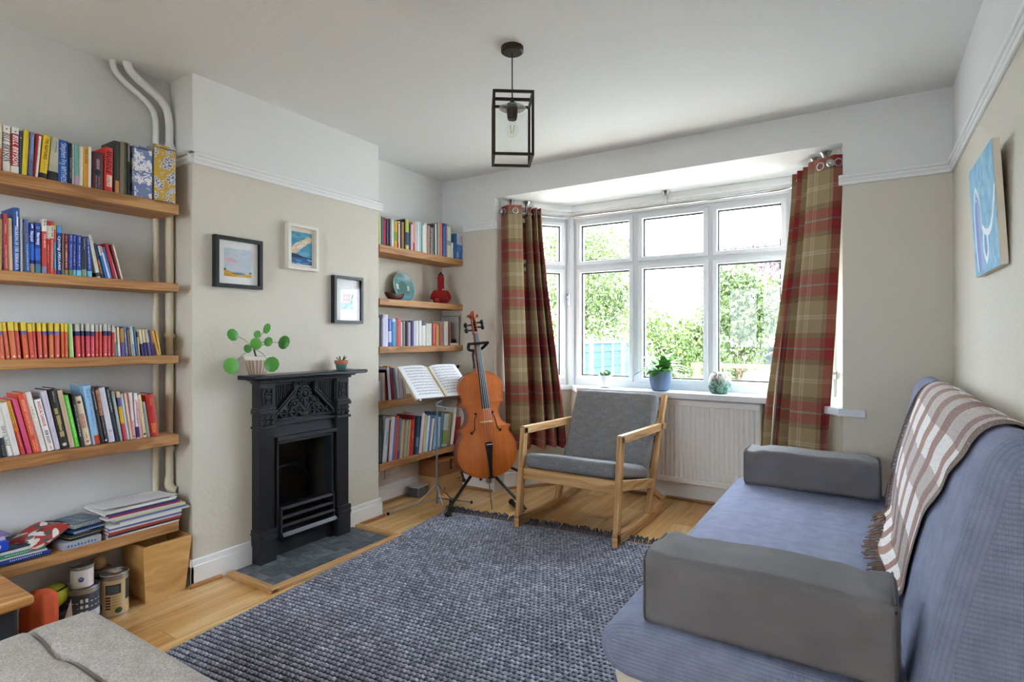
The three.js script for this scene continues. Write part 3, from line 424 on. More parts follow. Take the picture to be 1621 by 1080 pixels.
  [-2.752,0.022,0.194,0.0,"#54647e","slate blue book left of a red one",[]],
  [-2.776,0.024,0.195,0.0,"#c93a34","bright red book",[["D","#7a1a18",0.06,0.25]]],
  [-2.804,0.02,0.19,0.0,"#2c3f68","navy book right of the red one",[["S","#aab8d8",0.1,0.9,0.3]]],
  [-2.825,0.014,0.193,0.0,"#2b2730","thin black book right of the navy one",[]],
  [-2.84,0.012,0.192,0.0,"#c9a5ac","thin dusky pink book",[]],
  [-2.852,0.016,0.191,0.0,"#eceaf0","thin white book",[]],
  [-2.87,0.013,0.191,0.0,"#b9c2a4","thin sage book left of a yellow-green one",[]],
  [-2.884,0.025,0.191,0.0,"#e3bb2c","yellow book with a green middle band",[["B",0.42,0.74,"#79a62e"]]],
  [-2.91,0.009,0.183,0.0,"#b3685c","thin brown-red book",[["B",0.78,1,"#c03038"]]],
  [-2.92,0.019,0.193,0.0,"#efe6da","cream book with a dot at the top",[["D","#333333",0.06,0.25],["S","#c0a8a0",0.5,0.8,0.3]]],
  [-2.941,0.017,0.193,0.0,"#4a3c52","thin plum book",[]],
  [-2.96,0.019,0.194,0.0,"#d6a02c","ochre book left of a black one",[]],
  [-2.979,0.012,0.22,0.0,"#17161a","tall thin black book",[]],
  [-2.993,0.032,0.219,0.0,"#b5bf4a","lime book with a navy lower half",[["B",0.42,0.84,"#28405a"],["S","#d8d8c0",0.86,0.97,0.6]]],
  [-3.026,0.019,0.189,0.0,"#27384e","short navy book",[]],
  [-3.049,0.021,0.193,0.0,"#d9c4c6","pale rose book",[]],
  [-3.072,0.022,0.212,0.0,"#dea698","salmon book with a red foot",[["B",0.7,1,"#c2362e"]]],
  [-3.095,0.015,0.222,0.0,"#e8d8c6","thin cream-pink book",[]],
  [-3.114,0.022,0.226,0.0,"#e6e0ee","lilac white book left of a mint one",[]],
  [-3.138,0.026,0.228,0.0,"#97cfc4","mint book",[]],
  [-3.176,0.023,0.208,0.0,"#e9e0d4","shorter cream book",[]],
  [-3.2,0.028,0.227,0.0,"#f1f0ec","white book with tiny blue lettering",[["S","#8090b0",0.1,0.9,0.3]]],
  [-3.23,0.032,0.217,0.0,"#b08a78","brown-beige book",[]],
  [-3.26,0.04,0.208,0.0,"#4a4a44","book with a black and white leafy pattern",[["S","#c9c9be",0.02,0.98,0.9]]],
  [-3.302,0.017,0.24,0.0,"#2e2628","thin black-brown book",[]],
  [-3.32,0.019,0.245,0.0,"#dfe3d8","thin pale book between two dark ones",[]],
  [-3.34,0.014,0.252,0.0,"#2a2a30","thin dark book",[]],
  [-3.355,0.019,0.258,0.0,"#b9cbb0","pale green book left of the salmon one",[]],
  [-3.376,0.026,0.264,0.0,"#e2775c","salmon orange book",[]],
  [-3.412,0.035,0.264,0.0,"#1b3a8c","royal blue book with white specks",[["S","#dfe6f8",0.1,0.95,0.3]]],
  [-3.447,0.021,0.265,0.0,"#6d86a6","steel blue thin book",[]],
  [-3.474,0.047,0.251,0.0,"#e6ddc6","cream book with a grey smudge",[["B",0.45,0.6,"#a8a2a6"]]],
  [-3.522,0.035,0.127,0.0,"#ecebe8","short white booklet with black dots",[["D","#222222",0.4,0.12]]],
 ],
 R3: [
  [-2.721,0.01,0.197,0.0,"#c9d2cc","thin pale book at the left end",[]],
  [-2.733,0.018,0.208,0.0,"#1f2c2c","black-green book",[]],
  [-2.753,0.018,0.198,0.0,"#8d8f90","grey book with fine lettering",[["S","#444444",0.1,0.9,0.3]]],
  [-2.776,0.047,0.22,0.0,"#d8d4ec","tall lavender book, tallest of its row",[["S","#a9a4c6",0.15,0.85,0.3]]],
  [-2.827,0.027,0.193,0.0,"#5572c4","blue book with a white middle",[["B",0.45,0.85,"#d6dcf2"],["S","#e8ecf8",0.1,0.4,0.4]]],
  [-2.859,0.028,0.195,0.0,"#5a9ad4","sky blue book",[["B",0,0.12,"#cfdcea"]]],
  [-2.889,0.017,0.191,0.0,"#90a090","thin grey-green book",[]],
  [-2.908,0.038,0.197,0.0,"#d85a58","coral red book",[]],
  [-2.949,0.014,0.174,0.0,"#e6eedd","thin white book right of the coral one",[]],
  [-2.966,0.026,0.181,0.0,"#8f7d86","mauve grey book",[]],
  [-2.994,0.024,0.183,0.0,"#1f1d22","black book left of a lilac grey one",[]],
  [-3.02,0.029,0.173,0.0,"#b9aebf","lilac grey book",[]],
  [-3.051,0.027,0.182,0.0,"#3c2c74","deep purple book",[]],
  [-3.08,0.024,0.185,0.0,"#cfd0cf","pale grey book right of the purple one",[]],
  [-3.105,0.026,0.186,0.0,"#eceaf2","white book, left of two off-white ones",[]],
  [-3.134,0.031,0.19,0.0,"#e8e6de","off-white book with a faint line",[]],
  [-3.174,0.039,0.186,0.0,"#e4dcd8","off-white book with a dark cap",[["B",0,0.18,"#4a4658"]]],
  [-3.216,0.034,0.168,0.0,"#dfe6d8","white and pale green book, left of its twin",[["S","#b85a58",0.1,0.9,0.2]]],
  [-3.251,0.034,0.169,0.0,"#e3e6da","white and pale green book, right of its twin",[["S","#5a8a78",0.1,0.5,0.2]]],
  [-3.29,0.037,0.17,0.0,"#c2392c","red book with white specks",[["S","#f6d8d0",0.02,0.9,0.35]]],
  [-3.327,0.02,0.17,0.0,"#dd7f4a","orange thin book",[]],
  [-3.349,0.02,0.16,0.0,"#9cb548","lime thin book",[]],
  [-3.372,0.031,0.167,0.0,"#b53a2c","brick red book",[]],
  [-3.405,0.024,0.168,0.0,"#6d7a80","grey-teal book",[]],
  [-3.432,0.048,0.188,0.0,"#ddd0bc","cream book",[["S","#b09880",0.2,0.9,0.3]]],
  [-3.482,0.034,0.186,0.0,"#6b3038","maroon book at the right end of the row",[["S","#b89090",0.05,0.95,0.3]]],
 ],
 R4: [
  [-2.722,0.021,0.138,0.007,"#cdd8e4","short pale blue book at the left end",[]],
  [-2.747,0.023,0.191,0.021,"#a89f9c","grey-beige file",[]],
  [-2.771,0.019,0.19,0.032,"#c9bba6","beige book",[]],
  [-2.794,0.0159,0.191,0.094,"#a3201f","dark red book, leaning",[]],
  [-2.812,0.011,0.21,0.076,"#1f2420","thin black book, leaning",[]],
  [-2.83,0.0199,0.225,0.102,"#d3d2ea","lilac white book, leaning",[]],
  [-2.866,0.0217,0.227,0.164,"#9c2f38","maroon book, leaning",[["B",0.0,0.3,"#6a3040"]]],
  [-2.892,0.0179,0.22,0.119,"#7a8088","grey book, leaning",[]],
  [-2.919,0.0208,0.217,0.139,"#dfe4e8","white book, leaning",[]],
  [-2.945,0.0287,0.212,0.133,"#c9c2d6","pale lilac wide file, leaning",[]],
  [-2.981,0.0227,0.193,0.151,"#b9a494","beige book nearest the music stand",[]],
  [-3.415,0.0629,0.211,0.057,"#c9c4bc","grey-beige file hidden behind the open music",[]],
  [-3.543,0.052,0.21,0.033,"#c9d6c4","pale green file beside the cello",[]],
  [-3.602,0.03,0.206,0.015,"#e9e9e4","white file with a dark top beside the cello",[["B",0,0.1,"#222222"]]],
  [-3.636,0.03,0.21,0.019,"#d8ccc0","beige file beside the cello",[]],
 ],
 R5: [
  [-2.72,0.038,0.319,-0.009,"#2a292b","wide black file at the left end",[["S","#cfcfcf",0.4,0.95,0.15]]],
  [-2.76,0.0417,0.299,-0.127,"#bcd0cc","pale aqua magazine",[["S","#3a4a4a",0.3,0.6,0.3]]],
  [-2.804,0.014,0.287,-0.084,"#7a3a46","thin maroon magazine",[]],
  [-2.819,0.0358,0.305,-0.108,"#efeaea","white magazine",[["B",0.85,1,"#dfe6ee"]]],
  [-2.855,0.0149,0.29,-0.107,"#5a7cc0","thin blue magazine",[]],
  [-2.873,0.0249,0.303,-0.079,"#d8502c","orange-red magazine",[]],
  [-2.899,0.0229,0.285,-0.106,"#6d7f9a","blue-grey magazine",[["B",0.8,1,"#3a4a8c"]]],
  [-2.93,0.0229,0.271,-0.089,"#cbb894","tan booklet, first of the tan group",[]],
  [-2.955,0.0159,0.266,-0.09,"#a9866a","brown-tan thin booklet",[]],
  [-2.973,0.0239,0.264,-0.099,"#aab094","sage booklet",[]],
  [-3.002,0.0159,0.263,-0.095,"#c9ae84","tan booklet, last of the tan group",[]],
  [-3.019,0.0179,0.26,-0.104,"#c23c26","red booklet, first of the red group",[]],
  [-3.038,0.0189,0.258,-0.089,"#c9402a","red booklet, second of the red group",[["S","#f3d8cc",0.3,0.55,0.4]]],
  [-3.058,0.013,0.288,-0.07,"#8f1e2c","tall dark red booklet",[]],
  [-3.072,0.0169,0.281,-0.089,"#15181c","black booklet right of the red group",[]],
  [-3.09,0.0259,0.276,-0.098,"#24506e","dark teal blue magazine",[["B",0.55,0.8,"#6a86b4"]]],
  [-3.117,0.0099,0.275,-0.124,"#121416","thin black magazine",[]],
  [-3.128,0.0307,0.293,-0.137,"#ddd2da","tall pale lilac magazine",[]],
  [-3.157,0.013,0.282,-0.085,"#b0643c","thin rust booklet",[]],
  [-3.171,0.0209,0.28,-0.111,"#e2c98a","cream yellow booklet",[]],
  [-3.194,0.0267,0.268,-0.139,"#cfe4e6","pale aqua thin magazine",[]],
  [-3.223,0.0229,0.269,-0.112,"#5c72cc","violet blue magazine",[]],
  [-3.249,0.0187,0.242,-0.166,"#ece8c8","white and yellow booklet",[]],
  [-3.269,0.0129,0.243,-0.14,"#3a2c3c","thin dark plum booklet",[]],
  [-3.285,0.0386,0.257,-0.136,"#8ab6dc","light blue magazine left of the stand pole",[]],
  [-3.343,0.021,0.243,-0.058,"#a6cfe6","light blue thin magazine right of the stand pole",[]],
  [-3.367,0.0239,0.272,-0.099,"#5f7c8c","steel blue tall magazine",[]],
  [-3.394,0.0574,0.255,-0.142,"#b9c0b8","magazine with a green landscape photograph",[["B",0.5,0.92,"#7f9858"]]],
  [-3.455,0.0426,0.262,-0.134,"#9a9060","olive album",[]],
  [-3.504,0.0325,0.294,-0.181,"#ecebe6","tall white album at the end of the row",[]],
  [-3.564,0.0589,0.213,-0.071,"#b8382c","red booklet behind the cello",[]],
 ],
};
// ---------------------------------------------------------------- books: printed spines on one sheet per shelf
function spineSheet(rows) {
  const PX = 1400, pad = 2; let x = 2; const cells = rows.map(r => { const w = Math.max(7, Math.round(r[1] * PX)), h = Math.round(r[2] * PX), c = { x, w, h }; x += w + pad * 2; return c; });
  const W = Math.min(2048, Math.ceil(x / 64) * 64), Hh = Math.ceil((Math.max(...cells.map(c => c.h)) + 8) / 32) * 32;
  const tex = ctex(W, Hh, g => {
    rows.forEach((r, i) => {
      const { x, w, h } = cells[i], y0 = 2; g.fillStyle = r[4]; g.fillRect(x - pad, 0, w + pad * 2, h + 4);
      for (const s of r[6]) {
        if (s[0] === 'B') { g.fillStyle = s[3]; g.fillRect(x - pad, y0 + s[1] * h, w + pad * 2, (s[2] - s[1]) * h + (s[2] >= 1 ? 3 : 0)); }
        if (s[0] === 'P') { g.fillStyle = s[3]; g.fillRect(x + s[4] * w, y0 + s[1] * h, (s[5] - s[4]) * w, (s[2] - s[1]) * h); }
        if (s[0] === 'D') { g.fillStyle = s[1]; g.beginPath(); g.arc(x + w / 2, y0 + s[2] * h, s[3] * w, 0, 6.3); g.fill(); }
        if (s[0] === 'C') { g.fillStyle = s[1]; const a = y0 + s[2] * h, b = y0 + s[3] * h; g.fillRect(x + w * 0.45, a, w * 0.12, b - a); g.fillRect(x + w * 0.3, a + (b - a) * 0.12, w * 0.42, w * 0.1); g.fillRect(x + w * 0.55, a + (b - a) * 0.35, w * 0.18, (b - a) * 0.6); }
        if (s[0] === 'S') { g.fillStyle = s[1]; const wd = s[4] * w, lines = wd > 14 ? 2 : 1; for (let k = 0; k < lines; k++) { let y = y0 + s[2] * h; const end = y0 + s[3] * h, lw = Math.max(1.4, wd / lines * 0.6); while (y < end) { const l = 2 + R() * 3; g.fillRect(x + w / 2 - wd / 2 + (k + 0.2) * wd / lines + (R() < 0.3 ? 1 : 0), y, lw * (0.6 + R() * 0.4), l); y += l + (R() < 0.2 ? 5 : 1.4); } } }
        if (s[0] === 'T') { const f = s[5], len = (s[4] - s[3]) * h, px = Math.max(6, w * s[6]); g.save(); g.translate(x + w / 2, y0 + s[3] * h); g.rotate(Math.PI / 2); g.font = (f.includes('i') ? 'italic ' : '') + (f.includes('b') ? 'bold ' : '') + Math.round(px * 1.25) + 'px ' + (f.includes('s') ? 'serif' : 'sans-serif'); g.textBaseline = 'middle'; g.textAlign = 'left'; g.fillStyle = s[2]; const m = g.measureText(s[1]).width || 1; g.scale(len / m, 1); g.fillText(s[1], 0, 0); g.restore(); }
      }
    });
  });
  return { cells, W, Hh, mat: std('#ffffff', 0.5, { map: tex }) };
}
function bookGeos(t, h, d, c, W, Hh) {
  const P = [], U = [], q = (a, b, cc, dd, ua, ub, uc, ud) => { for (const [p, u] of [[a, ua], [b, ub], [cc, uc], [a, ua], [cc, uc], [dd, ud]]) { P.push(...p); U.push(...u); } };
  const u = f => (c.x + mix(0.5, c.w - 0.5, f)) / W, v = y => 1 - (2 + c.h * (1 - y / h)) / Hh, b = 0.0018, n = 4, bow = Math.min(0.004, t * 0.2);
  const xs = f => bow * Math.sin(f * Math.PI) - bow, zz = f => t / 2 - t * f;
  for (let k = 0; k < n; k++) { const f = k / n, e = (k + 1) / n; q([xs(f), 0, zz(f)], [xs(e), 0, zz(e)], [xs(e), h, zz(e)], [xs(f), h, zz(f)], [u(f), v(0)], [u(e), v(0)], [u(e), v(h)], [u(f), v(h)]); q([xs(f), h, zz(f)], [xs(e), h, zz(e)], [-0.006, h, zz(e)], [-0.006, h, zz(f)], [u(f), v(h)], [u(e), v(h)], [u(e), v(h)], [u(f), v(h)]); }
  for (const s of [1, -1]) { const f = s > 0 ? 0 : 1, z = s * t / 2, zi = s * (t / 2 - b), A = [-bow, 0, z], B = [-d, 0, z], C = [-d, h, z], D = [-bow, h, z], u0 = [u(f), v(0)], u1 = [u(f), v(h)];
    s > 0 ? q(B, A, D, C, u0, u0, u1, u1) : q(A, B, C, D, u0, u0, u1, u1);
    s > 0 ? q(C, D, [-bow, h, zi], [-d, h, zi], u1, u1, u1, u1) : q(D, C, [-d, h, zi], [-bow, h, zi], u1, u1, u1, u1);
    s > 0 ? q([-d, 0, zi], B, C, [-d, h, zi], u0, u0, u1, u1) : q(B, [-d, 0, zi], [-d, h, zi], C, u0, u0, u1, u1); }
  const g = new THREE.BufferGeometry(); g.setAttribute('position', new THREE.Float32BufferAttribute(P, 3)); g.setAttribute('uv', new THREE.Float32BufferAttribute(U, 2)); g.computeVertexNormals(); return g;
}
const ORD = ['first', 'second', 'third', 'fourth', 'fifth', 'sixth', 'seventh', 'eighth', 'ninth', 'tenth', '11th', '12th', '13th', '14th', '15th', '16th', '17th', '18th', '19th', '20th', '21st', '22nd', '23rd', '24th', '25th', '26th', '27th', '28th', '29th', '30th', '31st', '32nd', '33rd', '34th', '35th', '36th', '37th', '38th', '39th'];
const SHELF = { L1: ['top left shelf', 0.135, -2.785], L2: ['left travel shelf', 0.135, -2.785], L3: ['map shelf', 0.128, -2.78], L4: ['fourth left shelf', 0.14, -2.785], R1: ['far alcove top shelf', 0.14, -2.785], R3: ['far alcove third shelf', 0.14, -2.785], R4: ['far alcove fourth shelf', 0.17, -2.785], R5: ['far alcove lowest shelf', 0.185, -2.78] };
for (const key of Object.keys(BOOKS)) {
  const rows = BOOKS[key], { cells, W, Hh, mat } = spineSheet(rows), [where, depth, xs] = SHELF[key]; let edge = 99;
  rows.forEach((r, i) => {
    const [z, t0, h, lean] = r; let zs = Math.min(z, edge - 0.0004), t = Math.max(0.004, t0 - Math.max(0, z - zs) * Math.cos(lean)); edge = zs - t / Math.cos(lean);
    const d = depth * (key === 'L3' ? 1 : 0.9 + 0.12 * ((i * 7) % 5) / 4), sin = Math.abs(Math.sin(lean));
    const o = thing(key === 'L3' ? 'folded_map' : key === 'R5' ? 'magazine' : 'book', `${r[5]}, ${ORD[i]} on ${where}`, key === 'L3' ? 'map' : key === 'R5' ? 'magazine' : 'book', [xs - ((i * 13) % 5) * 0.0015, SH[key] + t / 2 * sin + 0.0003, zs - t / 2 / Math.cos(lean)], 0, 'row on the ' + where);
    o.rotation.x = lean; 
    part('cover', bookGeos(t, h, d, cells[i], W, Hh), mat, o);
    part('pages', bb(-d + 0.002, -0.005, 0.002, h - 0.003, -t / 2 + 0.0018, t / 2 - 0.0018), M.paper, o);
  });
}
// two floral magazine files on the top left shelf
{
  const floral = (bg, leafs, line, seed) => ctex(512, 512, (g, w, h) => {
    const q = mulberry(seed); g.fillStyle = bg; g.fillRect(0, 0, w, h);
    const flower = (x, y, s, a) => { for (const ox of [-w, 0, w]) for (const oy of [-h, 0, h]) { g.save(); g.translate(x + ox, y + oy); g.rotate(a); for (let k = 0; k < 6; k++) { g.save(); g.rotate(k * 1.05); g.fillStyle = line; g.beginPath(); g.ellipse(s * 0.55, 0, s * 0.62, s * 0.36, 0, 0, 6.3); g.fill(); g.fillStyle = leafs[k % leafs.length]; g.beginPath(); g.ellipse(s * 0.55, 0, s * 0.5, s * 0.26, 0, 0, 6.3); g.fill(); g.restore(); } g.restore(); } };
    for (let k = 0; k < 26; k++) flower(q() * w, q() * h, 26 + q() * 34, q() * 6);
    for (let k = 0; k < 60; k++) { const x = q() * w, y = q() * h, a = q() * 6; g.save(); g.translate(x, y); g.rotate(a); g.fillStyle = line; g.beginPath(); g.ellipse(0, 0, 20, 8, 0, 0, 6.3); g.fill(); g.fillStyle = leafs[k % leafs.length]; g.beginPath(); g.ellipse(0, 0, 15, 5, 0, 0, 6.3); g.fill(); g.restore(); }
  }, 0.2, 0.2);
  const file = (label, mat, z, w, h, d) => { const o = thing('magazine_file', label, 'magazine file', [-2.772, SH.L1 + 0.0005, z], 0, 'floral files on the top left shelf');
    part('front', bb(-0.003, 0, 0, h, -w / 2, w / 2), mat, o, 'z'); const side = extr(poly([[0, 0], [-d, 0], [-d, h * 0.96], [0, h]]), 0.003); part('side', [T(side.clone(), -0.003, 0, w / 2 - 0.003), T(side.clone(), -0.003, 0, -w / 2)], mat, o, 'x'); part('back', bb(-d - 0.003, -d, 0, h * 0.96, -w / 2, w / 2), mat, o, 'z'); part('base', bb(-d, 0, 0, 0.003, -w / 2, w / 2), mat, o, 'x'); part('lid', bb(-d, 0, h * 0.96 - 0.004, h * 0.96, -w / 2, w / 2), mat, o, 'x'); };
  file('blue and white floral magazine file left of the yellow one', std('#ffffff', 0.6, { map: floral('#7483ad', ['#dfe3ee', '#8d9bc4', '#e8dcd8'], '#f1f0ee', 5) }), -1.258, 0.073, 0.232, 0.18);
  file('tall yellow floral magazine file beside the heating pipes', std('#ffffff', 0.6, { map: floral('#c9a136', ['#7a819e', '#8c92aa', '#6f7797'], '#eeeee6', 9) }), -1.352, 0.094, 0.262, 0.18);
}
// ---------------------------------------------------------------- fireplace and hearth
{
  const iron = std('#1e2026', 0.28, { metalness: 0.2, bumpMap: fineBump, bumpScale: 0.0008 });
  const soot = std('#2a2724', 0.85, { bumpMap: noiseBump, bumpScale: 0.004 });
  const f = thing('fireplace', 'black cast iron fireplace with floral frieze on the chimney breast', 'fireplace', [XC, 0, 0]);
  // local x outward from the chimney breast, z as in the room
  const XF = 0.07, L0 = -1.788, L1 = -1.878, R0 = -2.298, R1 = -2.39;
  for (const [a, b] of [[L0, L1], [R0, R1]]) {
    const m = (a + b) / 2, s = (w, y0, y1, x) => bb(0, x, y0, y1, m + w / 2, m - w / 2, 0.003), W = Math.abs(a - b);
    const p = part('pilaster', [s(W, 0.0, 0.72, XF), s(W, 0.72, 1.0, XF)], iron, f);
    part('plinth', [s(W + 0.012, 0, 0.13, XF + 0.012), s(W + 0.008, 0.13, 0.155, XF + 0.02), s(W + 0.02, 0.155, 0.168, XF + 0.012), s(W + 0.012, 0.168, 0.185, XF + 0.016)], iron, p);
    part('moulding', [s(W + 0.016, 0.722, 0.736, XF + 0.014), s(W + 0.016, 0.802, 0.822, XF + 0.016), s(W + 0.01, 0.822, 0.832, XF + 0.01)], iron, p);
    const leaf = []; for (let i = 0; i < 3; i++) for (let j = 0; j < 2; j++) { const z = m + (i - 1) * 0.032, y = 0.752 + j * 0.028; leaf.push(sph(0.013, XF + 0.002, y, z, 0.6, 1, 0.9, 10)); const t = new THREE.TorusGeometry(0.011, 0.004, 6, 12, 4); t.rotateY(Math.PI / 2); leaf.push(T(t, XF + 0.006, y, z)); }
    part('leaf_band', leaf, iron, p);
    part('panel_border', [bb(XF, XF + 0.008, 0.842, 0.85, m + 0.03, m - 0.03, 0.002), bb(XF, XF + 0.008, 0.934, 0.942, m + 0.03, m - 0.03, 0.002), bb(XF, XF + 0.008, 0.842, 0.942, m + 0.03, m + 0.024, 0.002), bb(XF, XF + 0.008, 0.842, 0.942, m - 0.03, m - 0.024, 0.002)], iron, p);
    const fl = [sph(0.014, XF, 0.892, m, 0.8, 1, 1, 12)]; for (let k = 0; k < 7; k++) { const t = k / 7 * 6.28; fl.push(sph(0.009, XF + 0.003, 0.897 + 0.017 * Math.sin(t), m + 0.014 * Math.cos(t), 0.8, 1, 1, 8)); } fl.push(sph(0.01, XF, 0.925, m, 0.7, 1.2, 0.7, 8), sph(0.01, XF, 0.862, m + 0.006, 0.6, 1.5, 0.6, 8));
    part('flower_panel', fl, iron, p);
  }
  // central plate with the opening
  const plate = holed([[-L1, 0.1], [-R0, 0.1], [-R0, 0.99], [-L1, 0.99]], [[[1.905, 0.1005], [1.905, 0.645], [2.265, 0.645], [2.265, 0.1005]]]);
  const side = (z0, z1, y0, y1, x) => bb(0, x, y0, y1, z0, z1, 0.002);
  part('surround', [side(L1, -1.905, 0, 0.66, 0.05), side(-2.265, R0, 0, 0.66, 0.05), side(L1, R0, 0.655, 0.735, 0.05), side(L1, R0, 0.735, 0.99, 0.042)], iron, f);
  part('hood_moulding', [bb(0.03, 0.085, 0.645, 0.668, -1.885, -2.288, 0.004), bb(0.04, 0.075, 0.628, 0.646, -1.9, -2.272, 0.004), bb(0.04, 0.066, 0.12, 0.65, -1.893, -1.907, 0.004), bb(0.04, 0.066, 0.12, 0.65, -2.263, -2.277, 0.004)], iron, f);
  part('frieze_moulding', [bb(0.03, 0.064, 0.728, 0.74, L1, R0, 0.003), bb(0.03, 0.056, 0.752, 0.762, -1.89, -2.28, 0.003)], iron, f);
  // gable frame: diagonal mouldings rising to a raised middle
  const gab = [], mid = -2.085, dg = (y0, z0, y1, z1, w = 0.012) => gab.push(bar([0.05, y0, z0], [0.05, y1, z1], 0.026, w, [1, 0, 0], 0.003, 0.004));
  for (const s of [1, -1]) { const z = q => mid + s * q; dg(0.775, z(0.2), 0.905, z(0.065)); dg(0.79, z(0.205), 0.92, z(0.07), 0.008); dg(0.905, z(0.065), 0.965, z(0.065)); dg(0.92, z(0.075), 0.965, z(0.077), 0.008); dg(0.76, z(0.2), 0.78, z(0.2)); }
  dg(0.96, mid + 0.07, 0.96, mid - 0.07, 0.008); part('gable_frame', gab, iron, f);
  for (const s of [1, -1]) { const fl = []; for (let k = 0; k < 9; k++) { const q = 0.195 - k * 0.0125, yb = 0.83 + (0.195 - q) * 0.88; fl.push(bb(0.04, 0.05, Math.min(yb, 0.94), 0.95, mid + s * q, mid + s * (q - 0.007), 0.002)); } fl.push(bb(0.04, 0.052, 0.95, 0.962, mid + s * 0.2, mid + s * 0.085, 0.002)); part('fluting', fl, iron, f); }
  const ros = (y, z, r) => { const o = [sph(r * 0.4, 0.046, y, z, 0.9, 1, 1, 14)]; const t = new THREE.TorusGeometry(r * 0.6, r * 0.16, 8, 20); t.rotateY(Math.PI / 2); o.push(T(t, 0.048, y, z)); for (let k = 0; k < 12; k++) { const a = k / 12 * 6.283; o.push(sph(r * 0.24, 0.046, y + r * 0.9 * Math.sin(a), z + r * 0.9 * Math.cos(a), 0.7, 1, 1, 8)); } return o; };
  part('rosette', ros(0.888, mid, 0.044), iron, f); part('rosette', ros(0.835, mid + 0.07, 0.03), iron, f); part('rosette', ros(0.84, mid - 0.07, 0.03), iron, f);
  const vine = [tube([[0.048, 0.785, mid + 0.16], [0.048, 0.793, mid + 0.08], [0.048, 0.785, mid], [0.048, 0.793, mid - 0.08], [0.048, 0.787, mid - 0.16]], 0.005, 30, 6), rod([0.048, 0.77, mid], [0.048, 0.845, mid], 0.005)];
  for (let k = 0; k < 22; k++) { const q = (k % 11 - 5) * 0.031, a = k * 2.4; vine.push(T(sph(0.012, 0, 0, 0, 0.5, 1.5, 0.6, 8), 0.05, 0.786 + (k < 11 ? 0.014 : -0.008), mid + q, (k % 2 ? 0.8 : -0.8))); }
  for (const q of [-0.014, 0.014]) vine.push(T(sph(0.014, 0, 0, 0, 0.5, 2, 0.6, 10), 0.052, 0.805, mid + q, q * 40)); vine.push(sph(0.02, 0.05, 0.772, mid, 0.5, 0.8, 1.3, 10));
  for (const q of [-0.03, -0.01, 0.01, 0.03]) vine.push(sph(0.01, 0.048, 0.947, mid + q, 0.5, 0.9, 0.8, 8));
  part('vine_relief', vine, iron, f);
  part('cornice', [bb(0, 0.085, 0.965, 0.98, L0 + 0.01, R1 - 0.01, 0.004), bb(0, 0.1, 0.978, 0.992, L0 + 0.03, R1 - 0.03, 0.005)], iron, f);
  const ms = extr(poly([[0, 0.99], [0.135, 0.99], [0.15, 0.997], [0.15, 1.006], [0.14, 1.012], [0, 1.012]]), 0.76, 0.003); ms.translate(0, 0, -2.47);
  part('mantel_shelf', ms, iron, f);
  // inside: fireback, cheeks, arch, basket
  part('fireback', [bb(-0.2, -0.185, 0.02, 0.72, -1.87, -2.3), bb(-0.2, 0.02, 0.66, 0.7, -1.87, -2.3), bb(-0.19, 0.03, 0.0, 0.7, -1.872, -1.9), bb(-0.19, 0.03, 0, 0.7, -2.27, -2.298)], soot, f);
  const arch = new THREE.TorusGeometry(0.16, 0.013, 8, 24, Math.PI); arch.rotateY(Math.PI / 2); part('arch', T(arch, -0.12, 0.3, mid), iron, f);
  part('cheek_panel', [bb(-0.14, -0.02, 0.13, 0.4, -1.9, -1.912, 0.004), bb(-0.13, -0.03, 0.36, 0.385, -1.91, -1.92, 0.004), bb(-0.12, -0.04, 0.16, 0.34, -1.91, -1.918, 0.004)], iron, f);
  part('grate_floor', bb(-0.18, 0.05, 0.13, 0.145, -1.905, -2.265), iron, f);
  part('ash_cover', [bb(0, 0.028, 0, 0.12, -1.885, -2.285, 0.003), bb(0.028, 0.036, 0.02, 0.1, -1.91, -2.26, 0.003)], iron, f);
  for (const [y, h, x] of [[0.118, 0.03, 0.1], [0.17, 0.018, 0.085], [0.215, 0.018, 0.08], [0.262, 0.02, 0.076]]) { const g = extr(poly([[0.02, 0], [x, 0], [x + 0.012, h * 0.4], [x, h], [0.02, h]]), 0.36, 0.002); g.translate(0, y, -2.265); part('grate_bar', g, iron, f); }
  part('grate_end', [bb(0.02, 0.09, 0.12, 0.285, -1.902, -1.912, 0.003), bb(0.02, 0.09, 0.12, 0.285, -2.258, -2.268, 0.003)], iron, f);
  // hearth
  const h = thing('hearth', 'dark slate tiled hearth in front of the fireplace', 'hearth', [0, 0, 0]);
  part('mortar', bb(XC + 0.018, -2.4, 0.0005, 0.006, -1.665, -2.465), std('#b3afa4', 0.9), h);
  const slate = [0, 1, 2].map(k => { const c = hex(['#5a5f65', '#666b71', '#50555b'][k]); return std('#ffffff', 0.5, { map: dtex(128, 128, (u, v) => { const n = fbm(u * 5, v * 9, 5, 9, 90 + k, 4); return mixc(c.map(x => x * 0.72), c.map(x => x * 1.35), n); }, true, 0.2, 0.2), bumpMap: noiseBump, bumpScale: 0.003 }); });
  const nz = 6, nx = 3, tz = 0.8 / nz, tx = 0.352 / nx;
  for (let j = -1; j < nz; j++) for (let i = 0; i < nx; i++) { const off = i % 2 ? tz / 2 : 0, z0 = Math.min(-1.665, -1.665 - j * tz - off), z1 = Math.max(-2.465, -1.665 - (j + 1) * tz - off); if (z0 - z1 < 0.03) continue; const x0 = XC + 0.018 + i * tx; part('tile', bb(x0 + 0.0025, x0 + tx - 0.0025, 0.001, 0.0085 + R() * 0.001, z0 - 0.0025, z1 + 0.0025, 0.001), slate[(i * 2 + j + 3) % 3], h, 'x', R(), R()); }
  const bd = thing('hearth_border', 'light oak beading framing the slate hearth', 'border', [0, 0, 0]);
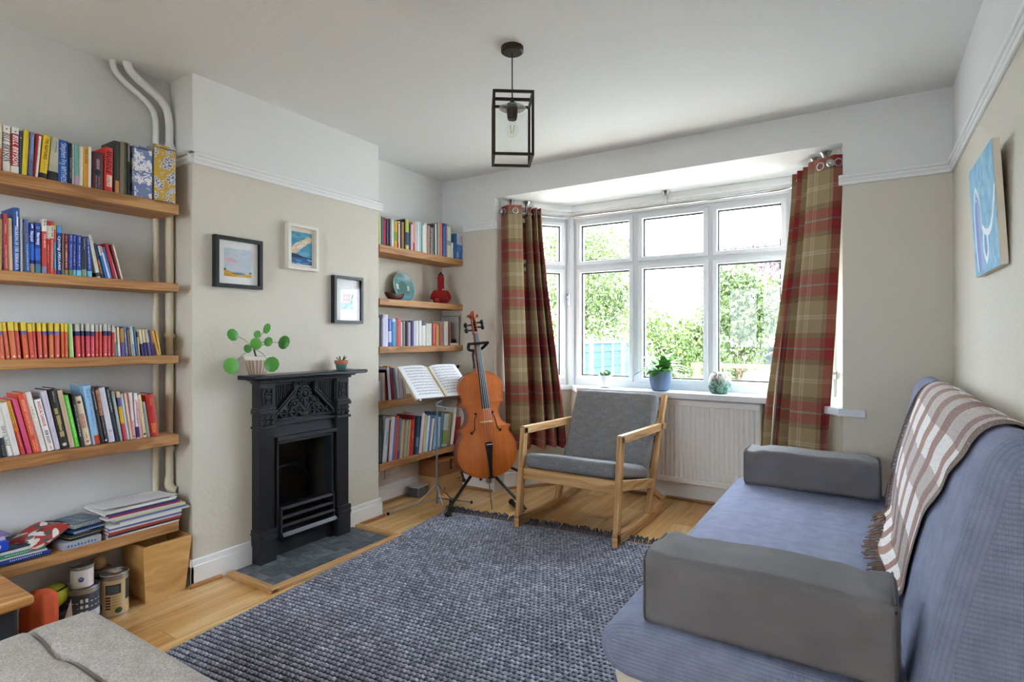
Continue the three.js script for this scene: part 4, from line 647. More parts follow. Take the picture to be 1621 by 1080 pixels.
  part('side_strip', bb(XC + 0.038, -2.36, 0, 0.024, -1.625, -1.664, 0.006), M.oak, bd, 'x'); part('side_strip', bb(XC + 0.038, -2.36, 0, 0.024, -2.466, -2.505, 0.006), M.oak, bd, 'x'); part('front_strip', bb(-2.399, -2.36, 0, 0.0245, -1.624, -2.506, 0.006), M.oak, bd, 'z');
}
// ---------------------------------------------------------------- pictures
function art(w, h, draw) { return std('#ffffff', 0.7, { map: ctex(w, h, draw) }); }
const blob = (g, c, x, y, rx, ry, a = 0, al = 1) => { g.globalAlpha = al; g.fillStyle = c; g.beginPath(); g.ellipse(x, y, rx, ry, a, 0, 6.3); g.fill(); g.globalAlpha = 1; };
function framed(label, z0, z1, y0, y1, bw, depth, mat, mount, inner, artMat, glassy = true) {
  const w = Math.abs(z1 - z0), h = y1 - y0, o = thing('framed_picture', label, 'picture', [XC + 0.001, y0, (z0 + z1) / 2], Math.PI / 2);
  // local x to the viewer's right (towards -z), z out of the wall
  part('frame', extr(holed(rect(-w / 2, 0, w / 2, h), [rect(-w / 2 + bw, bw, w / 2 - bw, h - bw).reverse()]), depth - 0.002, 0.001), mat, o);
  const [mx, my0, my1] = inner, z = depth * 0.3;
  part('mount', extr(holed(rect(-w / 2 + bw * 0.8, bw * 0.8, w / 2 - bw * 0.8, h - bw * 0.8), [rect(-w / 2 + mx, my0, w / 2 - mx, h - my1).reverse()]), 0.003).translate(0, 0, z), mount, o);
  const pl = new THREE.PlaneGeometry(w - 2 * mx + 0.004, h - my0 - my1 + 0.004); part('print', T(pl, 0, (my0 + h - my1) / 2, z + 0.0012), artMat, o);
  part('backing', bb(-w / 2 + 0.004, w / 2 - 0.004, 0.004, h - 0.004, 0.001, 0.004), M.paper, o);
  if (glassy) part('glass', bb(-w / 2 + bw * 0.9, w / 2 - bw * 0.9, bw * 0.9, h - bw * 0.9, depth * 0.72, depth * 0.72 + 0.0015), M.pane, o);
}
{
  const q = mulberry(77), strokes = (g, w, h, cols, n, s) => { for (let k = 0; k < n; k++) blob(g, cols[Math.floor(q() * cols.length)], q() * w, q() * h, s * (0.5 + q()), s * 0.3 * (0.5 + q()), (q() - 0.5) * 0.7, 0.5); };
  framed('square black frame holding a pale sky over yellow fields, white mount', -1.573, -1.832, 1.4665, 1.727, 0.019, 0.034, M.black, M.paperWhite, [0.054, 0.058, 0.058], art(256, 256, (g, w, h) => {
    g.fillStyle = '#c3d4da'; g.fillRect(0, 0, w, h); strokes(g, w, h * 0.75, ['#b4d2d2', '#cdd9e4', '#d6cfd6', '#bccbd8'], 70, 40); strokes(g, w * 0.6, h * 0.5, ['#e0b6c2'], 6, 34); blob(g, '#dfa9b8', 80, 110, 48, 16, 0.2, 0.8); blob(g, '#8fa0b0', 128, 218, 70, 12, 0, 0.8);
    g.fillStyle = '#d8a52c'; g.beginPath(); g.moveTo(0, 190); g.quadraticCurveTo(60, 205, 130, 232); g.quadraticCurveTo(200, 235, 256, 212); g.lineTo(256, 256); g.lineTo(0, 256); g.fill(); blob(g, '#c48a1c', 40, 240, 60, 10, 0.3, 0.7); blob(g, '#e2c278', 160, 246, 50, 8, 0, 0.8); blob(g, '#22382f', 8, 190, 16, 9); blob(g, '#1e3038', 244, 208, 14, 5); blob(g, '#40485c', 130, 224, 60, 4);
  }));
  framed('cream box frame with a blue seascape painting, highest of the three', -1.989, -2.196, 1.599, 1.858, 0.017, 0.034, std('#e9e3d6', 0.5), std('#e6ddd0', 0.8), [0.034, 0.034, 0.04], art(256, 320, (g, w, h) => {
    g.fillStyle = '#4a93b2'; g.fillRect(0, 0, w, h); strokes(g, w, h * 0.3, ['#3f86a6', '#5aa3bb', '#6aa9b4'], 40, 40); for (let k = 0; k < 26; k++) blob(g, ['#e8d8bc', '#e4c49e', '#efe6d6', '#d8b490'][k % 4], 30 + k * 8, 170 - k * 4 + (q() - 0.5) * 50, 40, 20, -0.4, 0.75); strokes(g, w, h, ['#7cb8c8'], 6, 30); blob(g, '#4f9ab8', 210, 180, 50, 40, 0, 0.9); blob(g, '#6fb2c4', 160, 215, 70, 22, 0, 0.8); blob(g, '#d9c09a', 60, 190, 50, 22, -0.3, 0.9);
    g.fillStyle = '#1f2f4c'; g.beginPath(); g.moveTo(0, 215); g.lineTo(90, 226); g.lineTo(140, 240); g.lineTo(256, 252); g.lineTo(256, 262); g.lineTo(0, 262); g.fill(); g.fillStyle = '#2766a0'; g.fillRect(0, 255, w, 65); for (let k = 0; k < 30; k++) blob(g, ['#1f5590', '#3d86bc', '#a9c9da', '#1b3f70'][k % 4], q() * w, 256 + q() * 64, 34, 5, 0.2 * (q() - 0.5), 0.7);
  }), false);
  framed('small black frame with a green and pink house sketch, nearest the alcove', -2.312, -2.545, 1.2985, 1.5915, 0.018, 0.034, M.black, M.paperWhite, [0.055, 0.065, 0.055], art(256, 320, (g, w, h) => {
    g.fillStyle = '#f3f5f4'; g.fillRect(0, 0, w, h); for (let k = 0; k < 60; k++) blob(g, ['#8fcab8', '#66b3a2', '#a9dccb', '#4f9aa0'][k % 4], 128 + (q() - 0.5) * 170, 225 + (q() - 0.5) * 90, 22, 14, q() * 3, 0.45);
    g.fillStyle = '#e8cfc4'; g.fillRect(60, 100, 120, 100); g.fillStyle = '#c98274'; for (let k = 0; k < 5; k++) { g.fillRect(62 + k * 26, 100, 5, 100); } g.fillRect(58, 142, 126, 5); g.fillRect(58, 98, 126, 5); g.fillStyle = '#5a4a58'; for (let k = 0; k < 8; k++) g.fillRect(72 + (k % 4) * 26, 112 + (k >> 2) * 48, 9, 16); g.fillRect(64, 70, 6, 34); g.fillRect(178, 84, 5, 30); blob(g, '#2f6f6a', 210, 130, 12, 38, 0.4, 0.8); blob(g, '#5aa392', 196, 190, 20, 22, 0, 0.7);
  }));
}
// canvas painting on the right wall, its top tipped into the room
{
  const o = thing('canvas_painting', 'unframed blue canvas with a white swirling figure on the right wall', 'painting', [XR - 0.001, 1.441, -2.289], 0);
  const Lz = 0.455, h = 0.4; const tilt = Math.atan2(0.022, 0.4);
  const g = new THREE.Group(); o.rotation.z = tilt;
  part('stretcher', bb(-0.022, -0.002, 0, h, 0, -Lz, 0.002), std('#e6dcc8', 0.8), o);
  const paint = art(384, 320, (c, w, hh) => { const q = mulberry(9); c.fillStyle = '#8cc0de'; c.fillRect(0, 0, w, hh); for (let k = 0; k < 320; k++) blob(c, ['#7ab4d8', '#9ccbe4', '#70abd2', '#b3d8e8', '#90c2d2'][k % 5], q() * w, q() * hh, 26, 12, q() * 3, 0.4);
    const ln = (col, wd, pts) => { c.strokeStyle = col; c.lineWidth = wd; c.lineCap = 'round'; c.beginPath(); c.moveTo(...pts[0]); for (let k = 1; k + 1 < pts.length; k += 2) c.quadraticCurveTo(...pts[k], ...pts[k + 1]); c.stroke(); };
    ln('#8d93d0', 46, [[95, 130], [80, 200], [90, 290]]); ln('#a7b6e2', 22, [[120, 110], [105, 190], [130, 280]]); ln('#eef3fb', 15, [[60, 300], [20, 120], [90, 70], [150, 90], [165, 190]]); ln('#f4f7fd', 18, [[165, 190], [230, 230], [290, 210], [340, 180], [372, 120]]); ln('#f2f6fc', 17, [[190, 200], [140, 250], [200, 290], [250, 270], [230, 220]]); ln('#8a8ccc', 14, [[205, 225], [185, 250], [205, 270]]); ln('#5a64a0', 3, [[95, 95], [150, 110], [170, 190]]); });
  const pl = new THREE.PlaneGeometry(Lz, h); pl.rotateY(-Math.PI / 2); pl.scale(1, 1, 1); part('painted_face', T(pl, -0.0226, h / 2, -Lz / 2), paint, o);
}
// ---------------------------------------------------------------- pendant lantern
{
  const bronze = std('#3a2f27', 0.45, { metalness: 0.6 });
  const o = thing('pendant_lantern', 'dark bronze open box lantern hanging from the ceiling', 'pendant light', [-1.326, 2.5, -2.105], 0.56 + 0.07);
  const s = 0.178, e = 0.011, yt = -0.225, yb = -0.505;
  part('ceiling_rose', [cyl(0.05, 0.05, 0.02, 0, -0.01, 0, 40), cyl(0.043, 0.05, 0.006, 0, -0.022, 0, 40)], bronze, o);
  part('cord', rod([0, -0.02, 0], [0, yt, 0], 0.0028, 8), M.black, o);
  for (const x of [-1, 1]) for (const z of [-1, 1]) part('post', bb(x * (s / 2 - e), x * s / 2, yb, yt, z * (s / 2 - e), z * s / 2, 0.001), bronze, o);
  for (const y of [yt - e, yb]) for (const q of [-1, 1]) { part('rail', bb(-s / 2, s / 2, y, y + e, q * (s / 2 - e), q * s / 2, 0.001), bronze, o); part('rail', bb(q * (s / 2 - e), q * s / 2, y, y + e, -s / 2, s / 2, 0.001), bronze, o); }
  part('cross_bar', bb(-s / 2, s / 2, yt - e, yt, -0.007, 0.007, 0.001), bronze, o);
  part('lampholder', [cyl(0.009, 0.009, 0.03, 0, yt - 0.015, 0), cyl(0.024, 0.022, 0.022, 0, yt - 0.036, 0), cyl(0.022, 0.026, 0.04, 0, yt - 0.068, 0), cyl(0.02, 0.02, 0.012, 0, yt - 0.09, 0)], bronze, o);
  part('glass_disc', cyl(0.058, 0.058, 0.004, 0, yt - 0.045, 0, 48), phy('#e8ece6', 0.05, { transmission: 0.8, thickness: 0 }), o);
  part('glass_shade', new THREE.CylinderGeometry(0.064, 0.064, 0.22, 48, 1, true).translate(0, yt - 0.16, 0), M.glass, o);
  const bulb = part('bulb', lathe([[0.001, -0.075], [0.016, -0.071], [0.026, -0.06], [0.03, -0.045], [0.027, -0.03], [0.018, -0.016], [0.013, -0.005], [0.013, 0.004]], 28).translate(0, yt - 0.1, 0), M.glass, o);
  part('filament', [-1, 1].flatMap(k => [-1, 1].map(j => rod([k * 0.004, yt - 0.158, j * 0.004], [k * 0.009, yt - 0.122, j * 0.006], 0.0014, 6))), std('#d9b25c', 0.5), bulb);
}
// ---------------------------------------------------------------- curtain pole and curtains
const POLE_Y = 2.2;
{
  const o = thing('curtain_pole', 'brushed steel bay curtain pole fixed to the bay ceiling', 'curtain pole', [0, POLE_Y, 0]);
  const path = [[-2.43, 0, -3.7], [-2.3, 0, -3.87], [-2.17, 0, -4.04], [-2.1, 0, -4.11], [-1.98, 0, -4.135], [-1.6, 0, -4.14], [-1.25, 0, -4.14], [-0.9, 0, -4.14], [-0.53, 0, -4.135], [-0.41, 0, -4.1], [-0.34, 0, -4.0], [-0.24, 0, -3.85], [-0.165, 0, -3.655]];
  part('pole', tube(path, 0.0125, 120, 12, false, 0.3), M.chrome, o);
  for (const p of [path[0], path[path.length - 1]]) part('finial', [sph(0.024, p[0], 0, p[2]), cyl(0.015, 0.015, 0.03, p[0], 0, p[2])], M.chrome, o);
  for (const [x, z] of [[-2.385, -3.76], [-2.3, -3.87], [-1.255, -4.14], [-0.255, -3.87], [-0.195, -3.77]]) { const b = lathe([[0.012, 0.0], [0.011, 0.03], [0.014, 0.06], [0.024, 0.085], [0.032, 0.096], [0.033, 0.1], [0.001, 0.1]], 24); part('bracket', T(b, x, 0, z), M.chrome, o); }
}
const plaid = ctex(1024, 1024, (g, w, h) => {
  const P = 374, bandAt = t => { t = ((t % 1) + 1) % 1; const d = Math.abs(t - 0.5); // 0.5 = middle of the red
    if (d < 0.014) return '#76848c'; if (d < 0.17) return '#952b2c'; if (d < 0.25) return '#77583c'; if (d > 0.47 && d < 0.478 || d > 0.487 && d < 0.492) return '#e6dcc4'; return '#a08d68'; };
  const A = [], B = []; for (let i = 0; i < 1024; i++) { A.push(hex(bandAt(i / 1024 * 1))); B.push(hex(bandAt(i / 1024 * 1 + 0.5))); }
  const img = g.createImageData(w, h);
  for (let y = 0; y < h; y++) for (let x = 0; x < w; x++) { const tw = ((x + y) >> 2) & 1, n = 0.94 + 0.1 * hash(x >> 1, y >> 1, 3), a = A[x], b = B[y], k = tw ? 0.62 : 0.38, i = (y * w + x) * 4; for (let c = 0; c < 3; c++) img.data[i + c] = clamp((a[c] * k + b[c] * (1 - k)) * n, 0, 255); img.data[i + 3] = 255; }
  g.putImageData(img, 0, 0);
}, 0.374, 0.374);
const curtainMat = phy('#ffffff', 0.9, { map: plaid, side: THREE.DoubleSide, transmission: 0.04, thickness: 0, bumpMap: weaveBump, bumpScale: 0.0006 });
function curtain(label, top, bot, seed, yb, folds, uo, side) {   // top, bot: plan lines [x0, z0, x1, z1]; folds: fractions along the line and depth at each crease
  const o = thing('curtain', label, 'curtain', [0, 0, 0], 0, 'plaid bay curtains');
  const q = mulberry(seed), n = folds.length - 1, N = n * 14;
  const plan = (u, k) => { const l = k ? bot : top, s = u * n, i = Math.min(n - 1, Math.floor(s)), f = s - i, e = f * f * (3 - 2 * f), a = folds[i], b = folds[i + 1], t = mix(k ? a[2] : a[0], k ? b[2] : b[0], mix(f, e, 0.25)), d = mix(k ? a[3] : a[1], k ? b[3] : b[1], e), dx = l[2] - l[0], dz = l[3] - l[1], L = Math.hypot(dx, dz); return [l[0] + dx * t + dz / L * d, l[1] + dz * t - dx / L * d]; };
  const yt = POLE_Y + 0.045, us = [0]; let pr = plan(0, 1); for (let i = 1; i <= N; i++) { const p = plan(i / N, 1), p2 = plan(i / N, 0), p3 = plan((i - 1) / N, 0); us.push(us[i - 1] + Math.max(Math.hypot(p[0] - pr[0], p[1] - pr[1]), Math.hypot(p2[0] - p3[0], p2[1] - p3[1]))); pr = p; }
  const ph = Array.from({ length: 6 }, () => q() * 6.28), at = (u, v) => { const a = plan(u, 0), b = plan(u, 1), e = smooth(0, 1, v) * 0.6 + v * 0.4, w = 0.008 * v * Math.sin(u * 23 + v * 4 + ph[0]) + 0.006 * v * Math.sin(u * 41 + ph[1] + v * 2); return [mix(a[0], b[0], e) + w, mix(yt, yb, v) + (v > 0.98 ? 0.006 * Math.sin(u * 17 + ph[2]) : 0), mix(a[1], b[1], e) + w * 0.7]; };
  const g = sheet(N, 70, at, (u, v) => [us[Math.round(u * N)] + uo, -(mix(yt, yb, v)) + 0.02]);
  part('cloth', g, curtainMat, o);
  const lin = part('lining', sheet(N, 60, (u, v) => { const e = 0.004 * side, p = at(u, v * 0.985 + 0.01), a = at(Math.max(0, u - 0.01), v), b = at(Math.min(1, u + 0.01), v), dx = b[0] - a[0], dz = b[2] - a[2], L = Math.hypot(dx, dz) || 1; return [p[0] + dz / L * -e, p[1], p[2] + dx / L * e]; }), std('#d8cdb8', 0.9, { side: THREE.DoubleSide }), o);
  // eyelets where the cloth crosses the pole
  for (let i = 0; i < n; i++) { const u = (i + 0.5) / n, p = at(u, 0.021), p0 = at(u - 0.02, 0.021), p1 = at(u + 0.02, 0.021), t = new THREE.TorusGeometry(0.021, 0.0055, 8, 24); t.rotateY(Math.atan2(-(p1[2] - p0[2]), p1[0] - p0[0])); part('eyelet', T(t, p[0], POLE_Y, p[2]), M.chrome, o); }
}
// fold tables: [along top, depth top, along bottom, depth bottom]
curtain('red and tan plaid curtain on the left side of the bay', [-2.43, -3.7, -2.23, -3.96], [-2.4, -3.72, -2.02, -4.02], 3, 0.34, [[0.0, 0.05, 0.0, 0.05], [0.1, -0.075, 0.08, -0.08], [0.42, -0.09, 0.36, -0.085], [0.5, 0.05, 0.42, 0.06], [0.62, 0.05, 0.5, 0.05], [0.68, -0.07, 0.6, -0.085], [0.78, 0.05, 0.68, 0.05], [0.84, -0.06, 0.78, -0.075], [0.92, 0.05, 0.86, 0.05], [0.97, -0.05, 0.93, -0.06], [1.0, 0.03, 1.0, 0.0]], 0.16, -1);
curtain('red and tan plaid curtain on the right side of the bay', [-0.125, -3.665, -0.36, -4.02], [-0.2, -3.7, -0.55, -4.0], 4, 0.34, [[-0.02, -0.02, 0.0, -0.02], [0.0, 0.03, 0.02, 0.03], [0.36, 0.09, 0.4, 0.1], [0.42, -0.04, 0.46, -0.03], [0.5, -0.04, 0.52, -0.03], [0.56, 0.075, 0.62, 0.08], [0.66, -0.04, 0.7, -0.03], [0.74, 0.07, 0.76, 0.08], [0.84, -0.03, 0.86, -0.02], [0.92, 0.06, 0.96, 0.05], [1.0, 0.0, 1.02, 0.0]], 0.2, 1);
// ---------------------------------------------------------------- rug
{
  const o = thing('rug', 'dark grey woven chunky wool rug with fringe on the floor', 'rug', [-2.468, 0, -3.04], 0.1);
  // local x across the rug, z towards the camera
  const W = 1.66, L = 2.35, row = 0.025, st = 0.021, nx = 330, nz = 560;
  const tex = dtex(1024, 1024, (u, v) => { const k = Math.floor(v * 46), w = v * 46 - k, s = hash(Math.floor(u * 64 + (k % 2) * 0.5 + 0.35 * w) % 64, k, 4), n = vn(u * 230, v * 230, 230, 230, 4), m = hash(Math.floor(u * 1024), Math.floor(v * 1024), 6), f = fbm(u * 6, v * 6, 6, 6, 12, 3), t = clamp(s * 0.36 + n * 0.45 + m * 0.34 - 0.08), weft = 1 - smooth(0.1, 0.26, Math.min(w, 1 - w)); let c = mixc([72, 75, 87], [218, 222, 238], t); c = mixc(c, [42, 44, 52], weft * 0.9); return c.map(x => clamp(x * (0.88 + 0.24 * f), 0, 255)); }, true, 1.15, 1.15);
  const g = sheet(nx, nz, (u, v) => { const x = u * W, z = v * L, k = z / row, r = Math.sin((k - Math.floor(k)) * Math.PI), s = Math.sin((x / st + (Math.floor(k) % 2) * 0.5) * Math.PI * 2), e = hash(Math.floor(u * nx), Math.floor(v * nz), 2), edge = Math.min(1, Math.min(u, 1 - u, v, 1 - v) * 60); return [x + (e - 0.5) * 0.0016, (0.003 + 0.014 * Math.pow(r, 0.6) * (0.8 + 0.2 * s) + (e - 0.5) * 0.0022) * (0.35 + 0.65 * edge), z]; }, (u, v) => [u * W, v * L]);
  part('pile', g, std('#ffffff', 0.95, { map: tex }), o);
  part('backing', bb(0.002, W - 0.002, 0.0004, 0.003, 0.002, L - 0.002), std('#3a3c44', 0.95), o);
  const fr = [], q = mulberry(6); for (let i = 0; i < 150; i++) { const x = (i + 0.5) / 150 * W, a = (q() - 0.5) * 0.9, l = 0.05 + q() * 0.03, h = 0.008 + q() * 0.022; fr.push(tube([[x, 0.008, 0.004], [x + a * 0.015, 0.012 + h, -l * 0.4], [x + a * 0.03, 0.008 + h * 0.5, -l * 0.75], [x + a * 0.045 + (q() - 0.5) * 0.02, 0.005, -l]], 0.0042, 8, 5)); }
  part('fringe', fr, std('#4e525e', 0.95), o).userData.kind = 'stuff';
}
// ---------------------------------------------------------------- rocking chair
{
  const x0 = -1.868, x1 = -1.182, o = thing('rocking_chair', 'oak rocking chair with grey cushions facing the rug', 'rocking chair', [(x0 + x1) / 2, 0.012, -3.0]);
  const hw = (x1 - x0) / 2, t = 0.032;   // local z runs back as negative
  const rock = d => 0.036 + 0.05 * Math.pow((d - 0.42) / 0.48, 2) * 0.55;
  for (const s of [-1, 1]) {
    const x = s * (hw - t / 2), sd = [1, 0, 0];
    part('front_leg', bar([x, 0.005, -0.012], [x, 0.622, -0.085], t, 0.05, sd, 0.004), M.oak, o, 'y');
    part('armrest', bar([x, 0.606, -0.062], [x, 0.578, -0.9], t, 0.05, sd, 0.005), M.oak, o, 'z');
    part('back_leg', bar([x, 0.045, -0.545], [x, 0.79, -0.925], t, 0.045, sd, 0.004), M.oak, o, 'y');
    part('side_rail', bar([x, 0.338, -0.075], [x, 0.232, -0.64], t * 0.8, 0.06, sd, 0.003), M.oak, o, 'z');
    part('brace', bar([x, 0.2, -0.63], [x, 0.06, -0.885], t * 0.8, 0.035, sd, 0.003), M.oak, o, 'y');
    const up = [], dn = []; for (let k = 0; k <= 24; k++) { const d = -0.012 + 0.925 * k / 24; up.push([d, rock(d) + 0.022]); dn.push([d, rock(d) - 0.036]); } const ys = dn.reduce((m, p) => Math.min(m, p[1]), 9); const sh = poly([...dn.map(p => [p[0], p[1] - ys]), ...up.reverse().map(p => [p[0], p[1] - ys])]), g = extr(sh, t - 0.004, 0.002, 4); g.rotateY(Math.PI / 2); g.translate(x - t / 2 + 0.002, 0, 0);
    part('rocker', g, M.oak, o, 'z');
  }
  part('front_rail', bar([-hw + t, 0.333, -0.062], [hw - t, 0.333, -0.062], 0.03, 0.075, [0, 0, 1], 0.004), M.oak, o, 'x');
  part('rear_rail', bar([-hw + t, 0.225, -0.63], [hw - t, 0.225, -0.63], 0.03, 0.06, [0, 0, 1], 0.004), M.oak, o, 'x');
  for (const y of [0.34, 0.5, 0.66]) { const d = 0.545 + (y - 0.045) / 0.745 * 0.38; part('back_slat', bar([-hw + t, y, -d], [hw - t, y, -d], 0.05, 0.014, [0, 1, 0], 0.003), M.oak, o, 'x'); }
  for (const k of [0.2, 0.4]) part('seat_slat', bar([-hw + t, 0.338 - k * 0.19 - 0.01, -0.075 - k], [hw - t, 0.338 - k * 0.19 - 0.01, -0.075 - k], 0.06, 0.012, [0, 0, 1], 0.003), M.oak, o, 'x');
  const linen = dtex(256, 256, (u, v) => { const a = vn(u * 128, v * 10, 128, 10, 1), b = vn(u * 10, v * 128, 10, 128, 2), n = 0.5 * (a + b), f = fbm(u * 4, v * 4, 4, 4, 9, 3); return mixc([102, 102, 105], [158, 157, 158], clamp(n * 0.8 + f * 0.35 - 0.1)); }, true, 0.16, 0.16);
  const cm = std('#ffffff', 0.9, { map: linen, bumpMap: weaveBump, bumpScale: 0.0006 });
  const cw = 2 * (hw - t) - 0.006;
  const puff = (w, h, d, r) => pillow(rrect(w, h, r), -d / 2, d / 2, r * 0.9, { step: 0.025, zstep: 0.025, warp: (x, y, z) => { const e = (1 - Math.pow(Math.abs(x) / (w / 2), 4)) * (1 - Math.pow(Math.abs(z) / (d / 2), 4)); return [x, y * (1 + 0.12 * e) + 0.0025 * Math.sin(x * 17 + z * 9) * (y > 0 ? 1 : 0), z]; } });
  const seat = puff(cw, 0.088, 0.6, 0.03); seat.rotateX(-0.22); seat.translate(0, 0.358, -0.345); part('seat_cushion', seat, cm, o);
  const back = puff(cw, 0.1, 0.54, 0.032); back.rotateX(Math.PI / 2 + 0.0); const lean = Math.atan2(0.38, 0.745); back.rotateX(-lean); back.translate(0, 0.553, -0.732); part('back_cushion', back, cm, o);
}
// ---------------------------------------------------------------- cello on its stand
{
  const varn = (seed, a, b, c) => { const A = hex(a), B = hex(b), C = hex(c); return phy('#ffffff', 0.3, { map: dtex(256, 512, (u, v) => { const n = fbm(u * 40, v * 3, 40, 3, seed, 3), k = fbm(u * 3, v * 5, 3, 5, seed + 7, 3), m = fbm(u * 5, v * 40, 5, 40, seed + 11, 2); return mixc(mixc(A, B, clamp(n * 0.9 + m * 0.25)), C, smooth(0.45, 0.8, k) * 0.5); }, true, 0.5, 1), clearcoat: 0.5, clearcoatRoughness: 0.2 }); };
  const top = varn(3, '#b6561a', '#d0742f', '#da8640'), rib = varn(23, '#94421a', '#b25622', '#c0662c'), ebony = std('#191819', 0.32), str = std('#c9c9c9', 0.3, { metalness: 1 });
  const o = thing('cello', 'orange-brown varnished cello resting on a black floor stand', 'cello', [-2.178, 0.004, -3.225], 0.90);
  o.rotation.order = 'YXZ'; o.rotation.x = -0.135; o.rotation.z = 0.075;
  // local: y up the instrument from the pin tip, x across, z to the front
  const Y0 = 0.226, key = [[0, 0.0], [0.004, 0.05], [0.018, 0.105], [0.05, 0.162], [0.1, 0.2], [0.16, 0.217], [0.22, 0.214], [0.27, 0.196], [0.305, 0.176], [0.325, 0.174], [0.34, 0.184], [0.35, 0.191], [0.355, 0.183], [0.362, 0.163], [0.385, 0.134], [0.42, 0.117], [0.46, 0.114], [0.495, 0.124], [0.515, 0.146], [0.522, 0.162], [0.53, 0.163], [0.542, 0.153], [0.57, 0.153], [0.615, 0.168], [0.65, 0.164], [0.69, 0.143], [0.72, 0.112], [0.742, 0.07], [0.752, 0.035], [0.755, 0.0]];
  const cv = new THREE.CatmullRomCurve3(key.map(k => V3(k[1], k[0], 0)), false, 'catmullrom', 0.4), pts = cv.getPoints(150).map(p => [Math.max(0, p.x), p.y]);
  const Wd = y => { for (let i = 1; i < pts.length; i++) if (pts[i][1] >= y) { const a = pts[i - 1], b = pts[i], f = (y - a[1]) / Math.max(1e-6, b[1] - a[1]); return mix(a[0], b[0], clamp(f)); } return 0; };
  const arch = (x, y) => { const w = Math.max(0.01, Wd(y)), t = clamp(Math.abs(x) / w), e = Math.min(1, Math.min(y, 0.755 - y) / 0.12); return 0.024 * Math.pow(Math.cos(t * Math.PI / 2), 1.3) * Math.pow(smooth(0, 1, e), 0.8); };
  const plate = (zb, s) => sheet(28, 150, (u, v) => { const p = pts[Math.round(v * 150)], x = (u * 2 - 1) * p[0]; return [s * x, Y0 + p[1], zb + s * arch(x, p[1])]; }, (u, v) => { const p = pts[Math.round(v * 150)]; return [(u * 2 - 1) * p[0] + 0.25, p[1]]; });
  const ring = (s, z0, z1, nz = 1) => { const loop = [...pts.map(p => [p[0] * s, p[1]]), ...pts.slice(1, -1).reverse().map(p => [-p[0] * s, p[1]])], n = loop.length; return sheet(n, nz, (u, v) => { const p = loop[Math.round(u * n) % n]; return [p[0], Y0 + (p[1] - 0.377) * (s < 1 ? 0.988 : 1) + 0.377, mix(z0, z1, v)]; }, (u, v) => [u * 2, v * 0.12]); };
  const ZFr = 0.0, D = 0.118;
  part('front_plate', [plate(ZFr, 1), ring(1, ZFr - 0.005, ZFr)], top, o); part('ribs', ring(0.975, -D, -0.004, 3), rib, o); part('back_plate', [plate(-D, -1), ring(1, -D, -D + 0.005)], rib, o);
  const zAt = (x, y) => ZFr + arch(x, y - Y0);
  // purfling line near the edge, f-holes
  for (const s of [-1, 1]) {
    const c = [[0.062, 0.5, 0], [0.055, 0.512, 0], [0.052, 0.502, 0], [0.058, 0.486, 0], [0.07, 0.46, 0], [0.074, 0.43, 0], [0.078, 0.4, 0], [0.09, 0.38, 0], [0.1, 0.366, 0], [0.106, 0.376, 0], [0.1, 0.384, 0]].map(p => [s * (p[0] + 0.005), Y0 + p[1] - 0.052, 0]).map(p => [p[0], p[1], zAt(p[0], p[1]) + 0.0002]);
    part('f_hole', [tube(c, 0.0035, 40, 6), sph(0.0075, c[1][0] + s * 0.004, c[1][1] - 0.006, zAt(c[1][0], c[1][1]) - 0.003), sph(0.0085, c[9][0] - s * 0.003, c[9][1] + 0.002, zAt(c[9][0], c[9][1]) - 0.004)], std('#120c08', 0.9), o);
    part('purfling', tube(pts.filter((p, i) => i % 3 === 0 && p[0] > 0.04).map(p => [s * p[0] * 0.955, Y0 + 0.377 + (p[1] - 0.377) * 0.98, zAt(p[0] * 0.955, Y0 + p[1]) + 0.0006]), 0.0009, 120, 4), std('#4a2410', 0.6), o);
  }
  const bY = Y0 + 0.395, bz = zAt(0, bY), brT = bz + 0.07;
  const bs = new THREE.Shape(); bs.moveTo(-0.044, 0); bs.lineTo(-0.03, 0); bs.quadraticCurveTo(0, 0.036, 0.03, 0); bs.lineTo(0.044, 0); bs.lineTo(0.036, 0.03); bs.quadraticCurveTo(0.03, 0.045, 0.036, 0.058); bs.quadraticCurveTo(0, 0.085, -0.036, 0.058); bs.quadraticCurveTo(-0.03, 0.045, -0.036, 0.03); for (const s of [-1, 1]) { const h = new THREE.Path(); h.absellipse(s * 0.017, 0.043, 0.008, 0.009, 0, 6.2832); bs.holes.push(h); }
  const bg = extr(bs, 0.007, 0.001); bg.rotateX(Math.PI / 2); part('bridge', T(bg, 0, bY, bz - 0.002), std('#d9c08a', 0.5), o);
  const fb0 = [0, Y0 + 0.485, bz + 0.052], fb1 = [0, Y0 + 1.02, 0.03];
  const fbg = sheet(8, 1, (u, v) => { const w = mix(0.031, 0.0165, v), x = (u * 2 - 1) * w; return [x, mix(fb0[1], fb1[1], v), mix(fb0[2], fb1[2], v) + 0.009 * (1 - Math.pow(u * 2 - 1, 2)) * mix(1, 0.6, v)]; });
  const fbb = bar(fb0, fb1, 0.058, 0.012, [1, 0, 0], 0.003); { const p = fbb.attributes.position; for (let i = 0; i < p.count; i++) { const v = clamp((p.getY(i) - fb0[1]) / (fb1[1] - fb0[1])); p.setX(i, p.getX(i) * mix(1.06, 0.56, v)); } fbb.computeVertexNormals(); }
  part('fingerboard', [fbg, fbb], ebony, o);
  const nk = bar([0, Y0 + 0.745, -0.012], [0, Y0 + 1.03, 0.016], 0.034, 0.034, [1, 0, 0], 0.012); part('neck', [nk, bx(0.05, 0.06, 0.09, 0, Y0 + 0.745, -0.035, 0.015)], rib, o);
